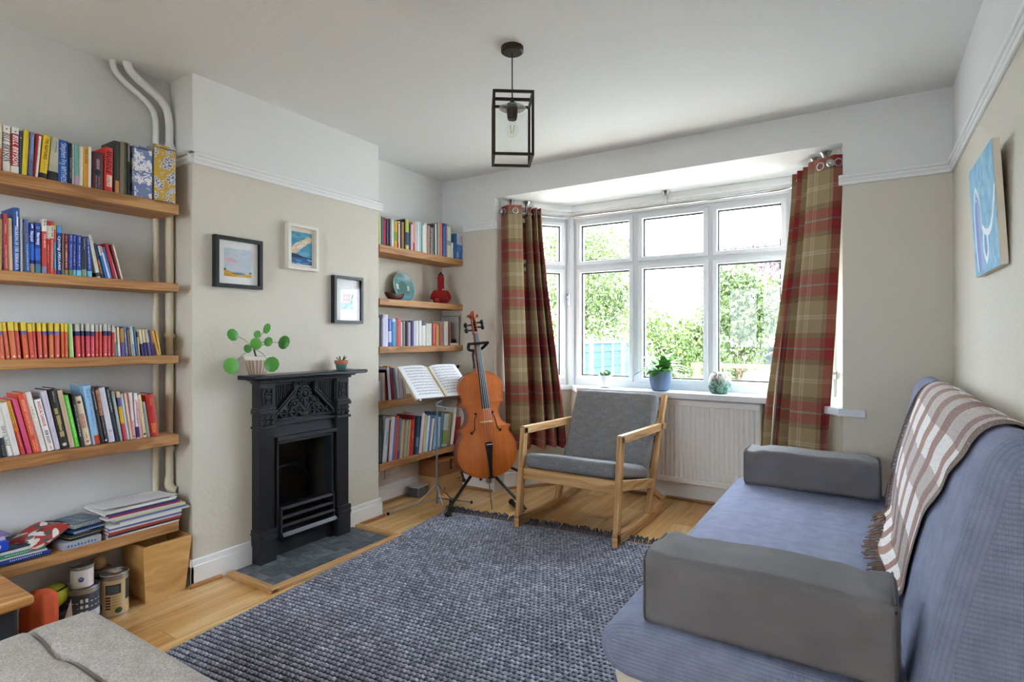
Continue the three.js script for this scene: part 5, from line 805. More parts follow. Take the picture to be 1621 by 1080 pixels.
  // pegbox and scroll
  const pb = [bar([-0.015, Y0 + 1.015, 0.014], [-0.011, Y0 + 1.135, -0.012], 0.008, 0.036, [1, 0, 0], 0.003), bar([0.015, Y0 + 1.015, 0.014], [0.011, Y0 + 1.135, -0.012], 0.008, 0.036, [1, 0, 0], 0.003), bar([0, Y0 + 1.015, 0.0], [0, Y0 + 1.135, -0.026], 0.03, 0.01, [1, 0, 0], 0.003)];
  part('pegbox', pb, rib, o);
  const sc = []; const sp = []; for (let k = 0; k <= 40; k++) { const a = k / 40 * Math.PI * 3.2 - 2.4, r = mix(0.036, 0.007, k / 40); sp.push([0, Y0 + 1.15 + r * Math.sin(-a + 1.2) , 0.0 - 0.004 + r * Math.cos(-a + 1.2)]); }
  sc.push(tube(sp, 0.011, 80, 8), T(cyl(0.009, 0.009, 0.066, 0, 0, 0, 16, 0, 0, Math.PI / 2), 0, Y0 + 1.15, -0.004), T(cyl(0.018, 0.018, 0.045, 0, 0, 0, 20, 0, 0, Math.PI / 2), 0, Y0 + 1.15, -0.004), sph(0.012, 0.034, Y0 + 1.15, -0.004), sph(0.012, -0.034, Y0 + 1.15, -0.004), bar([0, Y0 + 1.12, -0.02], [0, Y0 + 1.165, -0.03], 0.03, 0.02, [1, 0, 0], 0.006));
  part('scroll', sc, rib, o);
  for (const [s, y] of [[-1, 1.045], [-1, 1.085], [1, 1.065], [1, 1.1]]) { const z = mix(0.014, -0.012, (y - 1.015) / 0.12); part('peg', [rod([-s * 0.018, Y0 + y, z], [s * 0.05, Y0 + y, z], 0.0055, 10, 0.007), T(sph(0.02, 0, 0, 0, 0.75, 1, 1, 14), s * 0.062, Y0 + y, z), sph(0.012, s * 0.058, Y0 + y, z, 1, 0.8, 0.8, 10)], ebony, o); }
  // tailpiece, strings, end pin
  const tp = new THREE.Shape(); tp.moveTo(-0.027, 0.24); tp.quadraticCurveTo(0, 0.25, 0.027, 0.24); tp.lineTo(0.024, 0.2); tp.quadraticCurveTo(0.012, 0.1, 0.01, 0.02); tp.lineTo(0.01, 0); tp.lineTo(-0.01, 0); tp.lineTo(-0.01, 0.02); tp.quadraticCurveTo(-0.012, 0.1, -0.024, 0.2); const tg = extr(tp, 0.01, 0.002); tg.rotateX(0.13); part('tailpiece', T(tg, 0, Y0 + 0.01, 0.012), ebony, o);
  for (let k = 0; k < 4; k++) part('fine_tuner', sph(0.0045, (k - 1.5) * 0.012, Y0 + 0.235, 0.064, 1, 1, 1, 8), M.chrome, o);
  for (let k = 0; k < 4; k++) { const x = k - 1.5; part('string', [rod([x * 0.012, Y0 + 0.24, 0.055], [x * 0.016, bY, brT + 0.006 - x * x * 0.0025], 0.0008, 5), rod([x * 0.016, bY, brT + 0.006 - x * x * 0.0025], [x * 0.0065, Y0 + 1.03, 0.044], 0.0008, 5)], str, o); }
  part('saddle', bb(-0.02, 0.02, Y0 - 0.002, Y0 + 0.012, -0.004, 0.022, 0.003), ebony, o);
  part('end_pin', [rod([0, 0, -0.055], [0, Y0, -0.055], 0.0042, 8), cyl(0.017, 0.02, 0.045, 0, Y0 - 0.018, -0.055, 16), rod([-0.03, Y0 - 0.025, -0.055], [0.0, Y0 - 0.025, -0.055], 0.003, 6)], M.steel, o);
  o.updateMatrixWorld(true);
  // stand in room coordinates, built round the cello's own points
  const at = (x, y, z) => { const v = V3(x, y, z).applyMatrix4(o.matrixWorld); return [v.x, v.y, v.z]; };
  const st = thing('cello_stand', 'black folding floor stand holding the cello upright', 'instrument stand', [0, 0, 0]);
  const hub = at(0, 0.35, -0.2), yoke = at(0, 0.995 + 0.13, -0.05);
  part('upright', [rod([hub[0], 0.16, hub[2]], [yoke[0] - 0.03, yoke[1] - 0.06, yoke[2] - 0.03], 0.011), tube([[yoke[0] - 0.03, yoke[1] - 0.08, yoke[2] - 0.03], [yoke[0] - 0.03, yoke[1] - 0.02, yoke[2] - 0.02], yoke], 0.01, 12, 8)], M.black, st);
  part('neck_yoke', tube([at(0.07, 1.17, 0.06), at(0.05, 1.14, -0.03), at(0, 1.13, -0.045), at(-0.05, 1.14, -0.03), at(-0.07, 1.17, 0.06)], 0.011, 30, 8), M.rubber, st);
  part('neck_strap', rod(at(0.07, 1.17, 0.06), at(-0.07, 1.17, 0.06), 0.009), M.rubber, st);
  for (const s of [-1, 1]) {
    const a = at(s * 0.165, Y0 + 0.055, -0.16), b = at(s * 0.2, Y0 + 0.02, 0.03), base = s < 0 ? [-2.428, 0.02, -3.02] : [-1.985, 0.02, -3.33], foot0 = s < 0 ? [-2.53, 0.022, -3.2] : [-2.16, 0.022, -3.42], foot1 = s < 0 ? [-2.36, 0.024, -2.94] : [-1.91, 0.024, -3.2];
    part('arm', [rod([hub[0], 0.3, hub[2]], a, 0.01), rod(a, b, 0.009), sph(0.014, ...b)], M.rubber, st);
    part('leg', [rod([hub[0], 0.3, hub[2]], base, 0.011)], M.black, st);
    part('foot', [rod(foot0, foot1, 0.016, 14), sph(0.021, ...foot1), sph(0.021, ...foot0)], M.rubber, st);
  }
}
// ---------------------------------------------------------------- music stand with open music
{
  const o = thing('music_stand', 'slim silver folding music stand in front of the alcove', 'music stand', [-2.505, 0, -3.0]);
  part('pole', [rod([0, 0.06, 0], [0, 0.45, 0], 0.0085), rod([0, 0.43, 0], [0, 0.755, 0], 0.0062), cyl(0.0125, 0.0125, 0.03, 0, 0.44, 0, 14), cyl(0.012, 0.012, 0.03, 0, 0.2, 0, 14), cyl(0.011, 0.011, 0.02, 0, 0.1, 0, 14)], M.steel, o);
  part('clamp_screw', [rod([0.008, 0.44, 0.0], [0.03, 0.445, 0.01], 0.004, 8), sph(0.008, 0.03, 0.445, 0.01, 1, 1, 0.5, 8), rod([0, 0.75, 0], [0.05, 0.79, -0.03], 0.006), rod([0.0, 0.74, 0.006], [0.06, 0.725, -0.02], 0.006), sph(0.01, 0.06, 0.722, -0.02)], M.steel, o);
  for (const f of [[-0.235, 0.232], [0.085, -0.285], [0.155, 0.042]]) { part('leg', [rod([0, 0.1, 0], [f[0], 0.012, f[1]], 0.0055, 8), rod([0, 0.2, 0], [f[0] * 0.42, 0.063, f[1] * 0.42], 0.0042, 8)], M.steel, o); part('foot', sph(0.011, f[0], 0.011, f[1], 1, 1, 1, 10), M.rubber, o); }
  // desk: normal mostly towards +x, leaning back
  const az = Math.atan2(0.973, 0.228), tilt = 0.82;
  const place = g => { g.rotateX(-tilt); g.rotateY(az); g.translate(0.05, 0.785, -0.03); return g; };
  part('desk', [...[-0.2, -0.1, 0, 0.1, 0.2].map(x => place(bar([x, 0, 0], [x * 1.05, 0.26, 0], 0.006, 0.004, [1, 0, 0], 0.001))), place(bar([-0.23, 0.0, 0.0], [0.23, 0.0, 0], 0.004, 0.012, [0, 0, 1], 0.001)), place(bb(-0.22, 0.22, -0.006, 0.0, -0.004, 0.03, 0.002)), place(bar([-0.21, 0.25, 0.0], [0.21, 0.25, 0], 0.004, 0.01, [0, 0, 1], 0.001)), place(bar([-0.2, 0.13, 0.0], [0.2, 0.13, 0], 0.004, 0.008, [0, 0, 1], 0.001))], M.steel, o);
  part('page_rest', [place(rod([-0.245, 0.16, 0.012], [-0.225, -0.01, 0.026], 0.003, 6)), place(sph(0.006, -0.225, -0.012, 0.027)), place(rod([-0.225, 0, 0.01], [-0.225, -0.005, 0.027], 0.003, 6))], M.gloss, o);
  // the open music book
  const mus = ctex(1024, 720, (g, w, h) => { const q = mulberry(31); g.fillStyle = '#f5f6f8'; g.fillRect(0, 0, w, h); for (const side of [0, 1]) for (let r = 0; r < 10; r++) { const x0 = side ? 548 : 60, x1 = side ? 960 : 476, y = 50 + r * 64; g.fillStyle = '#7a8094'; for (let k = 0; k < 5; k++) g.fillRect(x0, y + k * 6, x1 - x0, 1.2); for (let n = 0; n < (side ? 22 : 34); n++) { const x = x0 + 14 + (x1 - x0 - 24) * (n + q() * 0.5) / (side ? 22 : 34), yy = y + q() * 24; g.fillStyle = '#3c4256'; g.beginPath(); g.ellipse(x, yy, 4.2, 3, -0.4, 0, 6.3); g.fill(); g.fillRect(x + 3, yy - 18, 1.6, 18); if (q() < 0.5) g.fillRect(x + 3, yy - 18, 12, 2.6); } } g.fillStyle = '#d77a9a'; g.fillRect(850, 360, 3, 50); g.fillRect(862, 380, 3, 40); g.fillRect(880, 590, 34, 3); g.fillStyle = '#c9ced8'; g.fillRect(508, 0, 4, h); });
  const b = thing('music_book', 'open book of sheet music resting on the music stand', 'sheet music', [-2.505, 0, -3.0], 0);
  const page = (u, v) => { const x = (u * 2 - 1) * 0.248, c = 0.018 * Math.exp(-Math.pow(x / 0.03, 2)), e = Math.abs(u * 2 - 1); return [x, v * 0.302 + 0.002, 0.021 - c + 0.006 * Math.sin(e * Math.PI) + 0.006 * (1 - v) * e * e]; };
  part('pages', place(sheet(48, 12, page)), std('#ffffff', 0.7, { map: mus, side: THREE.DoubleSide }), b);
  part('page_block', place((() => { const gs = []; for (const s of [-1, 1]) gs.push(bb(s * 0.008, s * 0.246, 0.003, 0.3, 0.006, 0.0155, 0.003)); return merge(gs); })()), M.paper, b);
  part('cover', place(bb(-0.252, 0.252, 0.0, 0.304, 0.0025, 0.0055, 0.001)), std('#cdb487', 0.7), b);
}
// ---------------------------------------------------------------- sofa bed, bolsters and throw
{
  const waf = dtex(128, 128, (u, v) => grey(0.25 + 0.5 * Math.pow(Math.abs(Math.sin(v * Math.PI * 4)), 0.6) + 0.25 * Math.abs(Math.sin(u * Math.PI * 8))), false, 0.036, 0.044);
  const wafC = dtex(256, 256, (u, v) => { const n = fbm(u * 8, v * 8, 8, 8, 60, 4), r = Math.pow(Math.abs(Math.sin(v * Math.PI * 24)), 0.5); return mixc([124, 131, 158], [153, 160, 188], clamp(n * 0.7 + r * 0.4)); }, true, 0.216, 0.264);
  const cover = std('#ffffff', 0.92, { map: wafC, bumpMap: waf, bumpScale: 0.0035 });
  const o = thing('sofa_bed', 'blue-grey ribbed sofa bed along the right wall', 'sofa', [0, 0, 0]);
  const za = -3.43, zb = -1.47;
  const seat = [[-0.64, 0.348], [-0.632, 0.316], [-0.61, 0.29], [-0.575, 0.274], [-0.52, 0.268], [-0.25, 0.264], [0.02, 0.262], [0.09, 0.28], [0.12, 0.34], [0.09, 0.402], [0.0, 0.414], [-0.2, 0.42], [-0.45, 0.427], [-0.53, 0.425], [-0.58, 0.416], [-0.612, 0.404], [-0.632, 0.38]];
  const sm = l => { const c = new THREE.CatmullRomCurve3(l.map(p => V3(p[0], p[1], 0)), true, 'catmullrom', 0.5); return c.getPoints(120).slice(0, -1).map(p => [p.x, p.y]); };
  part('seat', pillow(sm(seat), za, zb, 0.032, { step: 0.025, zstep: 0.035 }), cover, o);
  const back = [[0.06, 0.32], [0.085, 0.42], [0.115, 0.58], [0.15, 0.74], [0.185, 0.88], [0.205, 0.96], [0.232, 1.005], [0.27, 1.02], [0.31, 1.0], [0.335, 0.95], [0.345, 0.85], [0.335, 0.7], [0.3, 0.5], [0.26, 0.33], [0.2, 0.26], [0.1, 0.26]].reverse();
  part('backrest', pillow(sm(back), za - 0.02, zb + 0.02, 0.045, { step: 0.025, zstep: 0.035 }), cover, o);
  const cream = std('#d9d2c2', 0.5);
  part('side_panel', [T(extr(poly([[-0.6, 0.265], [-0.59, 0.225], [-0.52, 0.19], [0.1, 0.15], [0.2, 0.16], [0.2, 0.29], [-0.585, 0.296]]), 0.03, 0.006), 0, 0, zb - 0.062), T(extr(poly([[-0.6, 0.265], [-0.59, 0.225], [-0.52, 0.19], [0.1, 0.15], [0.2, 0.16], [0.2, 0.29], [-0.585, 0.296]]), 0.03, 0.006), 0, 0, za + 0.035)], cream, o);
  part('frame_rail', [bb(-0.5, -0.46, 0.2, 0.28, za + 0.14, zb - 0.14, 0.005), bb(0.1, 0.14, 0.18, 0.28, za + 0.18, zb - 0.18, 0.005)], cream, o);
  for (const x of [-0.5, 0.12]) for (const z of [za + 0.1, zb - 0.1]) part('leg', [cyl(0.028, 0.028, 0.2, x, 0.101, z, 24), cyl(0.034, 0.034, 0.012, x, 0.006, z, 24)], std('#c9c7c2', 0.35, { metalness: 0.3 }), o);
  // bolster arms: cotton boxes lying across the seat ends
  const cotton = dtex(256, 256, (u, v) => { const n = fbm(u * 5, v * 5, 5, 5, 70, 5); return mixc([101, 99, 100], [127, 124, 125], n); }, true, 0.5, 0.5);
  const cot = std('#ffffff', 0.85, { map: cotton, bumpMap: fineBump, bumpScale: 0.0008 });
  const bol = (label, x0, x1, y0, hgt, z0, z1, seed) => {
    const w = x1 - x0, d = Math.abs(z1 - z0), q = thing('bolster_cushion', label, 'cushion', [(x0 + x1) / 2, y0, (z0 + z1) / 2], Math.PI / 2, 'bolsters at the sofa ends');
    const wr = (x, y, z) => { const e = 1 - Math.pow(Math.abs(z) / (w / 2), 3), t = y > 0 ? 1 : 0; return [x * (1 + 0.03 * e), y + t * (0.006 * Math.sin(z * 60 + x * 30 + seed) * Math.exp(-Math.pow((Math.abs(z) - w / 2) / 0.12, 2)) + 0.003 * Math.sin(z * 17 + seed)) - 0.008 * t * (1 - e), z]; };
    const g = pillow(rrect(d, hgt, 0.026), -w / 2, w / 2, 0.022, { step: 0.02, zstep: 0.015, warp: wr }); g.translate(0, hgt / 2, 0); part('cushion', g, cot, q);
    const pipe = (z) => { const l = rrect(d - 0.004, hgt - 0.004, 0.026, 5).map(p => { const r = wr(p[0], p[1], z); return [r[0], r[1] + hgt / 2, z]; }); return tube(l, 0.0028, 80, 5, true); };
    part('piping', [pipe(-w / 2 + 0.01), pipe(w / 2 - 0.01)], cot, q);
    q.rotation.y = Math.PI / 2;
  };
  bol('dark grey bolster cushion at the near end of the sofa', -0.525, 0.068, 0.424, 0.2, -1.5, -1.725, 1);
  bol('dark grey bolster cushion at the window end of the sofa', -0.555, 0.068, 0.424, 0.19, -3.2, -3.41, 4);
  // throw over the back
  const th = ctex(1024, 1024, (g, w, h) => {
    g.fillStyle = '#efebe8'; g.fillRect(0, 0, w, h);
    const S = [[0, 34, '#6a564c'], [60, 130, '#a67e72'], [250, 330, '#9c7468'], [450, 530, '#a8806f'], [650, 730, '#9c7468'], [850, 930, '#a67e72'], [990, 1024, '#5c4a42']]; for (const [a, b, c] of S) { g.globalAlpha = 0.85; g.fillStyle = c; g.fillRect(a, 0, b - a, h); }
    for (const [a, b, c, al] of [[40, 170, '#8f7a72', 0.45], [300, 430, '#7f6c66', 0.42], [560, 690, '#937e76', 0.45], [820, 950, '#6f5c54', 0.5]]) { g.globalAlpha = al; g.fillStyle = c; g.fillRect(0, a, w, b - a); } g.globalAlpha = 1;
    const q = mulberry(8); for (let k = 0; k < 30000; k++) { g.fillStyle = q() < 0.35 ? 'rgba(60,44,40,0.3)' : 'rgba(255,250,245,0.3)'; g.fillRect(q() * w, q() * h, 2 + q() * 3, 1.5); }
  });
  const tm = std('#ffffff', 1, { map: th, side: THREE.DoubleSide, bumpMap: fineBump, bumpScale: 0.002 });
  const t = thing('throw_blanket', 'brown and cream checked wool throw draped over the sofa back', 'blanket', [0, 0, 0]);
  const bl = sm(back).reverse(), i0 = bl.findIndex((p, i) => p[0] < 0.2 && p[1] > 0.46 && bl[(i + 1) % bl.length][1] > p[1]), run = []; for (let k = 0; k < bl.length; k++) { const p = bl[(i0 + k) % bl.length]; if (p[0] > 0.29 && p[1] < 0.78) break; if (k % 3 === 0) run.push(p); } const prof = [[0.015, 0.434], [0.06, 0.437], ...run];
  const pc = new THREE.CatmullRomCurve3(prof.map(p => V3(p[0], p[1], 0)), false, 'catmullrom', 0.4);
  const pw = (t, a) => { for (let i = 1; i < a.length; i++) if (t <= a[i][0]) return mix(a[i - 1][1], a[i][1], smooth(0, 1, (t - a[i - 1][0]) / (a[i][0] - a[i - 1][0]))); return a[a.length - 1][1]; };
  const edgeN = v => pw(v, [[0, -1.96], [0.35, -1.93], [0.52, -1.76], [0.64, -1.62], [1, -1.56]]) + 0.008 * Math.sin(v * 19), edgeF = v => pw(v, [[0, -2.9], [0.3, -3.1], [0.5, -3.09], [0.64, -2.98], [1, -2.92]]) + 0.01 * Math.sin(v * 17);
  const surf = (u, v) => { const v0 = 0.02 + 0.02 * Math.sin(u * 9) + 0.03 * u, s = mix(v0, 1, v), p = pc.getPointAt(clamp(s)), n = 0.006 * Math.sin(u * 22 + v * 5) + 0.005 * Math.sin(u * 47 + v * 3), lift = 0.007 + Math.abs(n) * 0.35; const tg = pc.getTangentAt(clamp(s)); return [p.x - tg.y * lift, p.y + tg.x * lift + (s < 0.1 ? 0.004 : 0), mix(edgeN(v), edgeF(v), u) + n]; };
  part('cloth', sheet(70, 80, surf, (u, v) => [u, v * 0.95]), tm, t);
  const fr = [], q = mulberry(12); for (let i = 0; i < 90; i++) { const u = (i + q()) / 90, p = surf(u, 0.01), l = 0.03 + q() * 0.025; fr.push(tube([p, [p[0] - 0.012, p[1] + 0.002, p[2] + (q() - 0.5) * 0.02], [p[0] - l, 0.437, p[2] + (q() - 0.5) * 0.05]], 0.0026, 5, 4)); }
  for (let i = 0; i < 70; i++) { const v = (i + q()) / 70 * 0.75, p = surf(1, v); fr.push(tube([p, [p[0] - 0.012, p[1] - 0.012, p[2] - 0.014], [p[0] - 0.02, p[1] - 0.04 - q() * 0.02, p[2] - 0.02 - q() * 0.01]], 0.0026, 5, 4)); }
  part('fringe', fr, std('#8a7468', 1), t).userData.kind = 'stuff';
}
// ---------------------------------------------------------------- footstool and side cabinet in the foreground
{
  const tweed = dtex(256, 256, (u, v) => { const n = vn(u * 110, v * 110, 110, 110, 3), m = vn(u * 60, v * 60, 60, 60, 4), f = fbm(u * 4, v * 4, 4, 4, 5, 3); return mixc([146, 138, 131], [216, 208, 200], clamp(n * 0.6 + m * 0.4 + (f - 0.5) * 0.3)); }, true, 0.22, 0.22);
  const mt = std('#ffffff', 0.95, { map: tweed, bumpMap: fineBump, bumpScale: 0.0012 });
  const o = thing('footstool', 'pale grey tweed footstool with buttoned seam, cut by the photo corner', 'footstool', [-1.385, 0, -0.43]);
  const w = 1.17, d = 0.66, h = 0.2;
  const g = pillow(rrect(w, h, 0.05), -d / 2, d / 2, 0.045, { step: 0.014, zstep: 0.014, warp: (x, y, z) => { if (y < -0.02) return [x, y, z]; const z0 = z + 0.162, bt = Math.abs(((x + 0.35) % 0.44 + 0.44) % 0.44 - 0.0), db = Math.min(bt, 0.44 - bt); const cr = 0.014 * Math.exp(-Math.pow(z0 / 0.007, 2)) + 0.02 * Math.exp(-(z0 * z0 * 2 + db * db) / 0.004) - 0.006 * Math.exp(-Math.pow(z0 / 0.09, 2)); const e = smooth(0, 0.1, w / 2 - Math.abs(x)); return [x, y - cr * (0.25 + 0.75 * e) + 0.012 * (1 - Math.pow(x / (w / 2), 2)) * (1 - Math.pow(z / (d / 2), 2)), z]; } });
  g.translate(0, 0.31, 0); part('cushion', g, mt, o);
  part('piping', tube(Array.from({ length: 40 }, (_, k) => { const x = -w / 2 + 0.05 + (w - 0.1) * k / 39, bt = ((x + 0.35) % 0.44 + 0.44) % 0.44, db = Math.min(bt, 0.44 - bt); return [x, 0.31 + h / 2 - 0.004 - 0.018 * Math.exp(-db * db / 0.004) + 0.009 * (1 - Math.pow(x / (w / 2), 2)), -0.162 + 0.012 * Math.exp(-db * db / 0.004)]; }), 0.0045, 160, 6), mt, o);
  part('base', bb(-w / 2 + 0.03, w / 2 - 0.03, 0.15, 0.22, -d / 2 + 0.03, d / 2 - 0.03, 0.01), mt, o, 'x');
  for (const x of [-1, 1]) for (const z of [-1, 1]) part('leg', cyl(0.016, 0.024, 0.15, x * (w / 2 - 0.09), 0.0755, z * (d / 2 - 0.09), 16), M.oak, o);
  const c = thing('side_cabinet', 'low cabinet with thick oak top and dark drawer at the left edge', 'cabinet', [-2.57, 0, -0.33]);
  part('top', bb(-0.39, 0.356, 0.37, 0.402, -0.363, 0.363, 0.012), std('#ffffff', 0.45, { map: woodTex('#c98f4f', '#8f5826', '#deb078', 101, { rep: [0.7, 0.25] }) }), c, 'z');
  part('carcass', bb(-0.37, 0.3, 0.05, 0.37, -0.335, 0.335, 0.004), std('#2b3038', 0.5), c);
  const dr = part('drawer', bb(0.3, 0.318, 0.2, 0.36, -0.325, 0.325, 0.003), std('#2b3038', 0.5), c); part('knob', [sph(0.014, 0.338, 0.3, -0.19), rod([0.315, 0.3, -0.19], [0.335, 0.3, -0.19], 0.005)], M.steel, dr);
  part('drawer', bb(0.3, 0.318, 0.06, 0.19, -0.325, 0.325, 0.003), std('#2b3038', 0.5), c);
  for (const x of [-0.34, 0.27]) for (const z of [-0.3, 0.3]) part('foot', bb(x - 0.02, x + 0.02, 0, 0.05, z - 0.02, z + 0.02, 0.003), std('#2b3038', 0.5), c);
}
// ---------------------------------------------------------------- plants and pots
const leafMat = (c, t = 0.1) => phy(c, 0.45, { side: THREE.DoubleSide, transmission: t, thickness: 0 });
const dirt = std('#3a2c22', 0.95);
function roundLeaf(r, sx = 1) { return sheet(10, 10, (u, v) => { const a = u * Math.PI * 2, q = v * r; return [Math.cos(a) * q * sx, Math.sin(a) * q, 0.18 * r * (1 - v * v) - 0.1 * r]; }); }
{
  // pilea on the mantelpiece
  const o = thing('potted_plant', 'round-leaved plant in a striped cream pot on the mantelpiece', 'plant', [-2.7, 1.0125, -1.777]);
  const pot = ctex(512, 128, (g, w, h) => { g.fillStyle = '#ead9c4'; g.fillRect(0, 0, w, h); g.fillStyle = '#f3ece2'; g.fillRect(0, 0, w, 34); const cs = ['#4a4650', '#e6c8a8', '#8c3a34', '#3a3a46', '#c9b0a0', '#2c3038']; for (let k = 0; k < 60; k++) { g.fillStyle = cs[k % 6]; g.fillRect(k * 8.5 + 1, 36, 4.5, 56); } g.fillStyle = '#e6c090'; g.fillRect(0, 94, w, 34); });
  part('pot', lathe([[0.001, 0], [0.04, 0], [0.046, 0.01], [0.058, 0.05], [0.0665, 0.1], [0.0625, 0.1], [0.055, 0.055], [0.04, 0.08]].slice(0, 6), 40), std('#ffffff', 0.4, { map: pot }), o);
  part('soil', cyl(0.057, 0.057, 0.01, 0, 0.08, 0, 30), dirt, o);
  part('stem', tube([[0, 0.08, 0], [0.002, 0.1, 0.012], [0, 0.125, 0.018], [0, 0.145, 0.022]], 0.0045, 10, 6), std('#3b3a2c', 0.8), o);
  const c = [0, 0.14, 0.02], G = ['#4e9a3a', '#5aa63e', '#468c36', '#62ad4a'];
  [[-1.611, 1.225, 0.028, 0.7, 0.05], [-1.709, 1.18, 0.028, 0.35, 0.09], [-1.671, 1.155, 0.02, 0.6, 0.08], [-1.74, 1.228, 0.018, -0.6, 0.05], [-1.787, 1.258, 0.025, -1.2, 0.06], [-1.783, 1.189, 0.023, -0.7, 0.08], [-1.896, 1.185, 0.034, -0.9, 0.05], [-1.591, 1.072, 0.037, 0.55, 0.07], [-1.783, 1.073, 0.036, -0.15, 0.11]].forEach(([z, y, r, turn, xo], i) => {
    const p = [xo, y - 1.0125, z + 1.777]; const lf = roundLeaf(r * 1.15, 0.9); lf.rotateX(-0.25); lf.rotateY(Math.PI / 2 - 0.56 * 1.0 + turn * 0.7); lf.translate(...p);
    const l = part('leaf', lf, leafMat(G[i % 4]), o); part('leaf_stalk', tube([c, [mix(c[0], p[0], 0.5), mix(c[1], p[1], 0.5) + 0.012, mix(c[2], p[2], 0.5)], p], 0.0013, 12, 5), std('#5d4a52', 0.7), l);
  });
  // little succulent pot
  const s = thing('potted_succulent', 'tiny succulent in a terracotta and teal pot on the mantelpiece', 'plant', [-2.7, 1.0125, -2.332]);
  part('pot', lathe([[0.001, 0], [0.028, 0], [0.034, 0.036]], 30), std('#5f8f88', 0.5), s); part('rim', lathe([[0.034, 0.036], [0.04, 0.037], [0.041, 0.058], [0.036, 0.058], [0.034, 0.05]], 30), std('#c2724a', 0.7), s); part('soil', cyl(0.034, 0.034, 0.006, 0, 0.05, 0, 20), dirt, s);
  [[0, 0, 0.5], [0.4, 1, 0.8], [-0.5, 2.2, 0.6], [0.6, 3.4, 0.7], [-0.4, 4.6, 0.9], [0.5, 5.4, 0.6]].forEach(([t, a, h]) => part('leaf', tube([[Math.cos(a) * 0.012, 0.05, Math.sin(a) * 0.012], [Math.cos(a) * 0.02, 0.062 + h * 0.01, Math.sin(a) * 0.02], [Math.cos(a) * 0.03, 0.062 + h * 0.025, Math.sin(a) * 0.03]], 0.0032, 8, 6), std('#4f5c50', 0.6), s));
  // sill pots
  const SY = 0.8145, p1 = thing('potted_plant', 'small white pot with a low green plant on the windowsill', 'plant', [-1.735, SY, -4.13]);
  part('pot', lathe([[0.001, 0], [0.035, 0], [0.045, 0.012], [0.05, 0.05], [0.053, 0.096], [0.049, 0.096], [0.047, 0.07]], 36), M.gloss, p1); part('soil', cyl(0.047, 0.047, 0.008, 0, 0.083, 0, 24), dirt, p1);
  for (let k = 0; k < 11; k++) { const a = k * 2.4, l = roundLeaf(0.018 + 0.006 * (k % 3), 0.75); l.rotateX(-0.9 + (k % 3) * 0.3); l.rotateY(a); l.translate(Math.cos(a) * 0.026, 0.098 + (k % 4) * 0.007, Math.sin(a) * 0.026); part('leaf', l, leafMat(['#4c7f35', '#5f9440', '#3f6e2e'][k % 3]), p1); }
  const p2 = thing('potted_plant', 'leafy green plant in a ribbed blue-grey pot on the windowsill', 'plant', [-1.285, SY, -4.1]);
  const ribbed = (n, pts, amp, seg) => { const g = lathe(pts, seg), p = g.attributes.position; for (let i = 0; i < p.count; i++) { const x = p.getX(i), z = p.getZ(i), r = Math.hypot(x, z); if (r < 0.02) continue; const a = Math.atan2(z, x), f = 1 + amp * Math.cos(a * n) / r * 1; p.setX(i, x * f); p.setZ(i, z * f); } g.computeVertexNormals(); return g; };
  part('pot', ribbed(36, [[0.001, 0], [0.05, 0], [0.062, 0.01], [0.07, 0.04], [0.077, 0.085], [0.079, 0.09], [0.0795, 0.145], [0.0745, 0.146], [0.072, 0.11]], 0.0016, 216), std('#6f86a8', 0.35), p2); part('soil', cyl(0.071, 0.071, 0.008, 0, 0.13, 0, 30), dirt, p2);
  const blade = (L, w) => sheet(4, 10, (u, v) => { const s = Math.sin(Math.min(1, v * 1.02) * Math.PI) * w + 0.0006; return [(u - 0.5) * 2 * s, v * L * Math.cos(v * 0.7), v * v * L * 0.55 + 0.1 * w * Math.abs(u - 0.5)]; });
  for (let k = 0; k < 44; k++) { const a = k * 2.4, b = blade(0.16 + 0.07 * ((k * 7) % 5) / 4, 0.023 + 0.006 * (k % 3)); b.rotateX(0.2 + 0.95 * ((k * 5) % 11) / 10); b.rotateY(a); b.translate(Math.cos(a) * 0.025, 0.132, Math.sin(-a) * 0.025); part('leaf', b, leafMat(['#4a8a34', '#62a544', '#3b7529', '#78b656'][k % 4]), p2); }
  const p3 = thing('ceramic_pot', 'round mottled green and cream ceramic pot on the windowsill', 'pot', [-0.868, SY, -4.12]);
  const mot = dtex(256, 128, (u, v) => { const n = fbm(u * 40, v * 20, 40, 20, 44, 2), e = smooth(0.42, 0.62, 1 - v + (n - 0.5) * 0.3); const a = n > 0.5 ? [196, 186, 168] : [112, 104, 92], b = n > 0.5 ? [120, 160, 136] : [44, 86, 72]; return mixc(a, b, e); }, true); mot.repeat.set(1, 1);
  part('pot', lathe([[0.001, 0], [0.05, 0], [0.064, 0.012], [0.078, 0.045], [0.08, 0.075], [0.072, 0.11], [0.058, 0.138], [0.054, 0.14], [0.054, 0.132], [0.066, 0.105]], 48), std('#ffffff', 0.35, { map: mot, bumpMap: fineBump, bumpScale: 0.003 }), p3);
  part('soil', cyl(0.056, 0.056, 0.006, 0, 0.122, 0, 24), dirt, p3);
  for (let k = 0; k < 4; k++) part('root', tube([[0.01 * k, 0.124, 0.01], [0.03 * Math.cos(k * 1.6), 0.15, 0.03 * Math.sin(k * 1.6)], [0.058 * Math.cos(k * 1.6), 0.142, 0.058 * Math.sin(k * 1.6)], [0.074 * Math.cos(k * 1.6), 0.115, 0.074 * Math.sin(k * 1.6)]], 0.004, 14, 6), std('#d8d8c8', 0.7), p3);
}
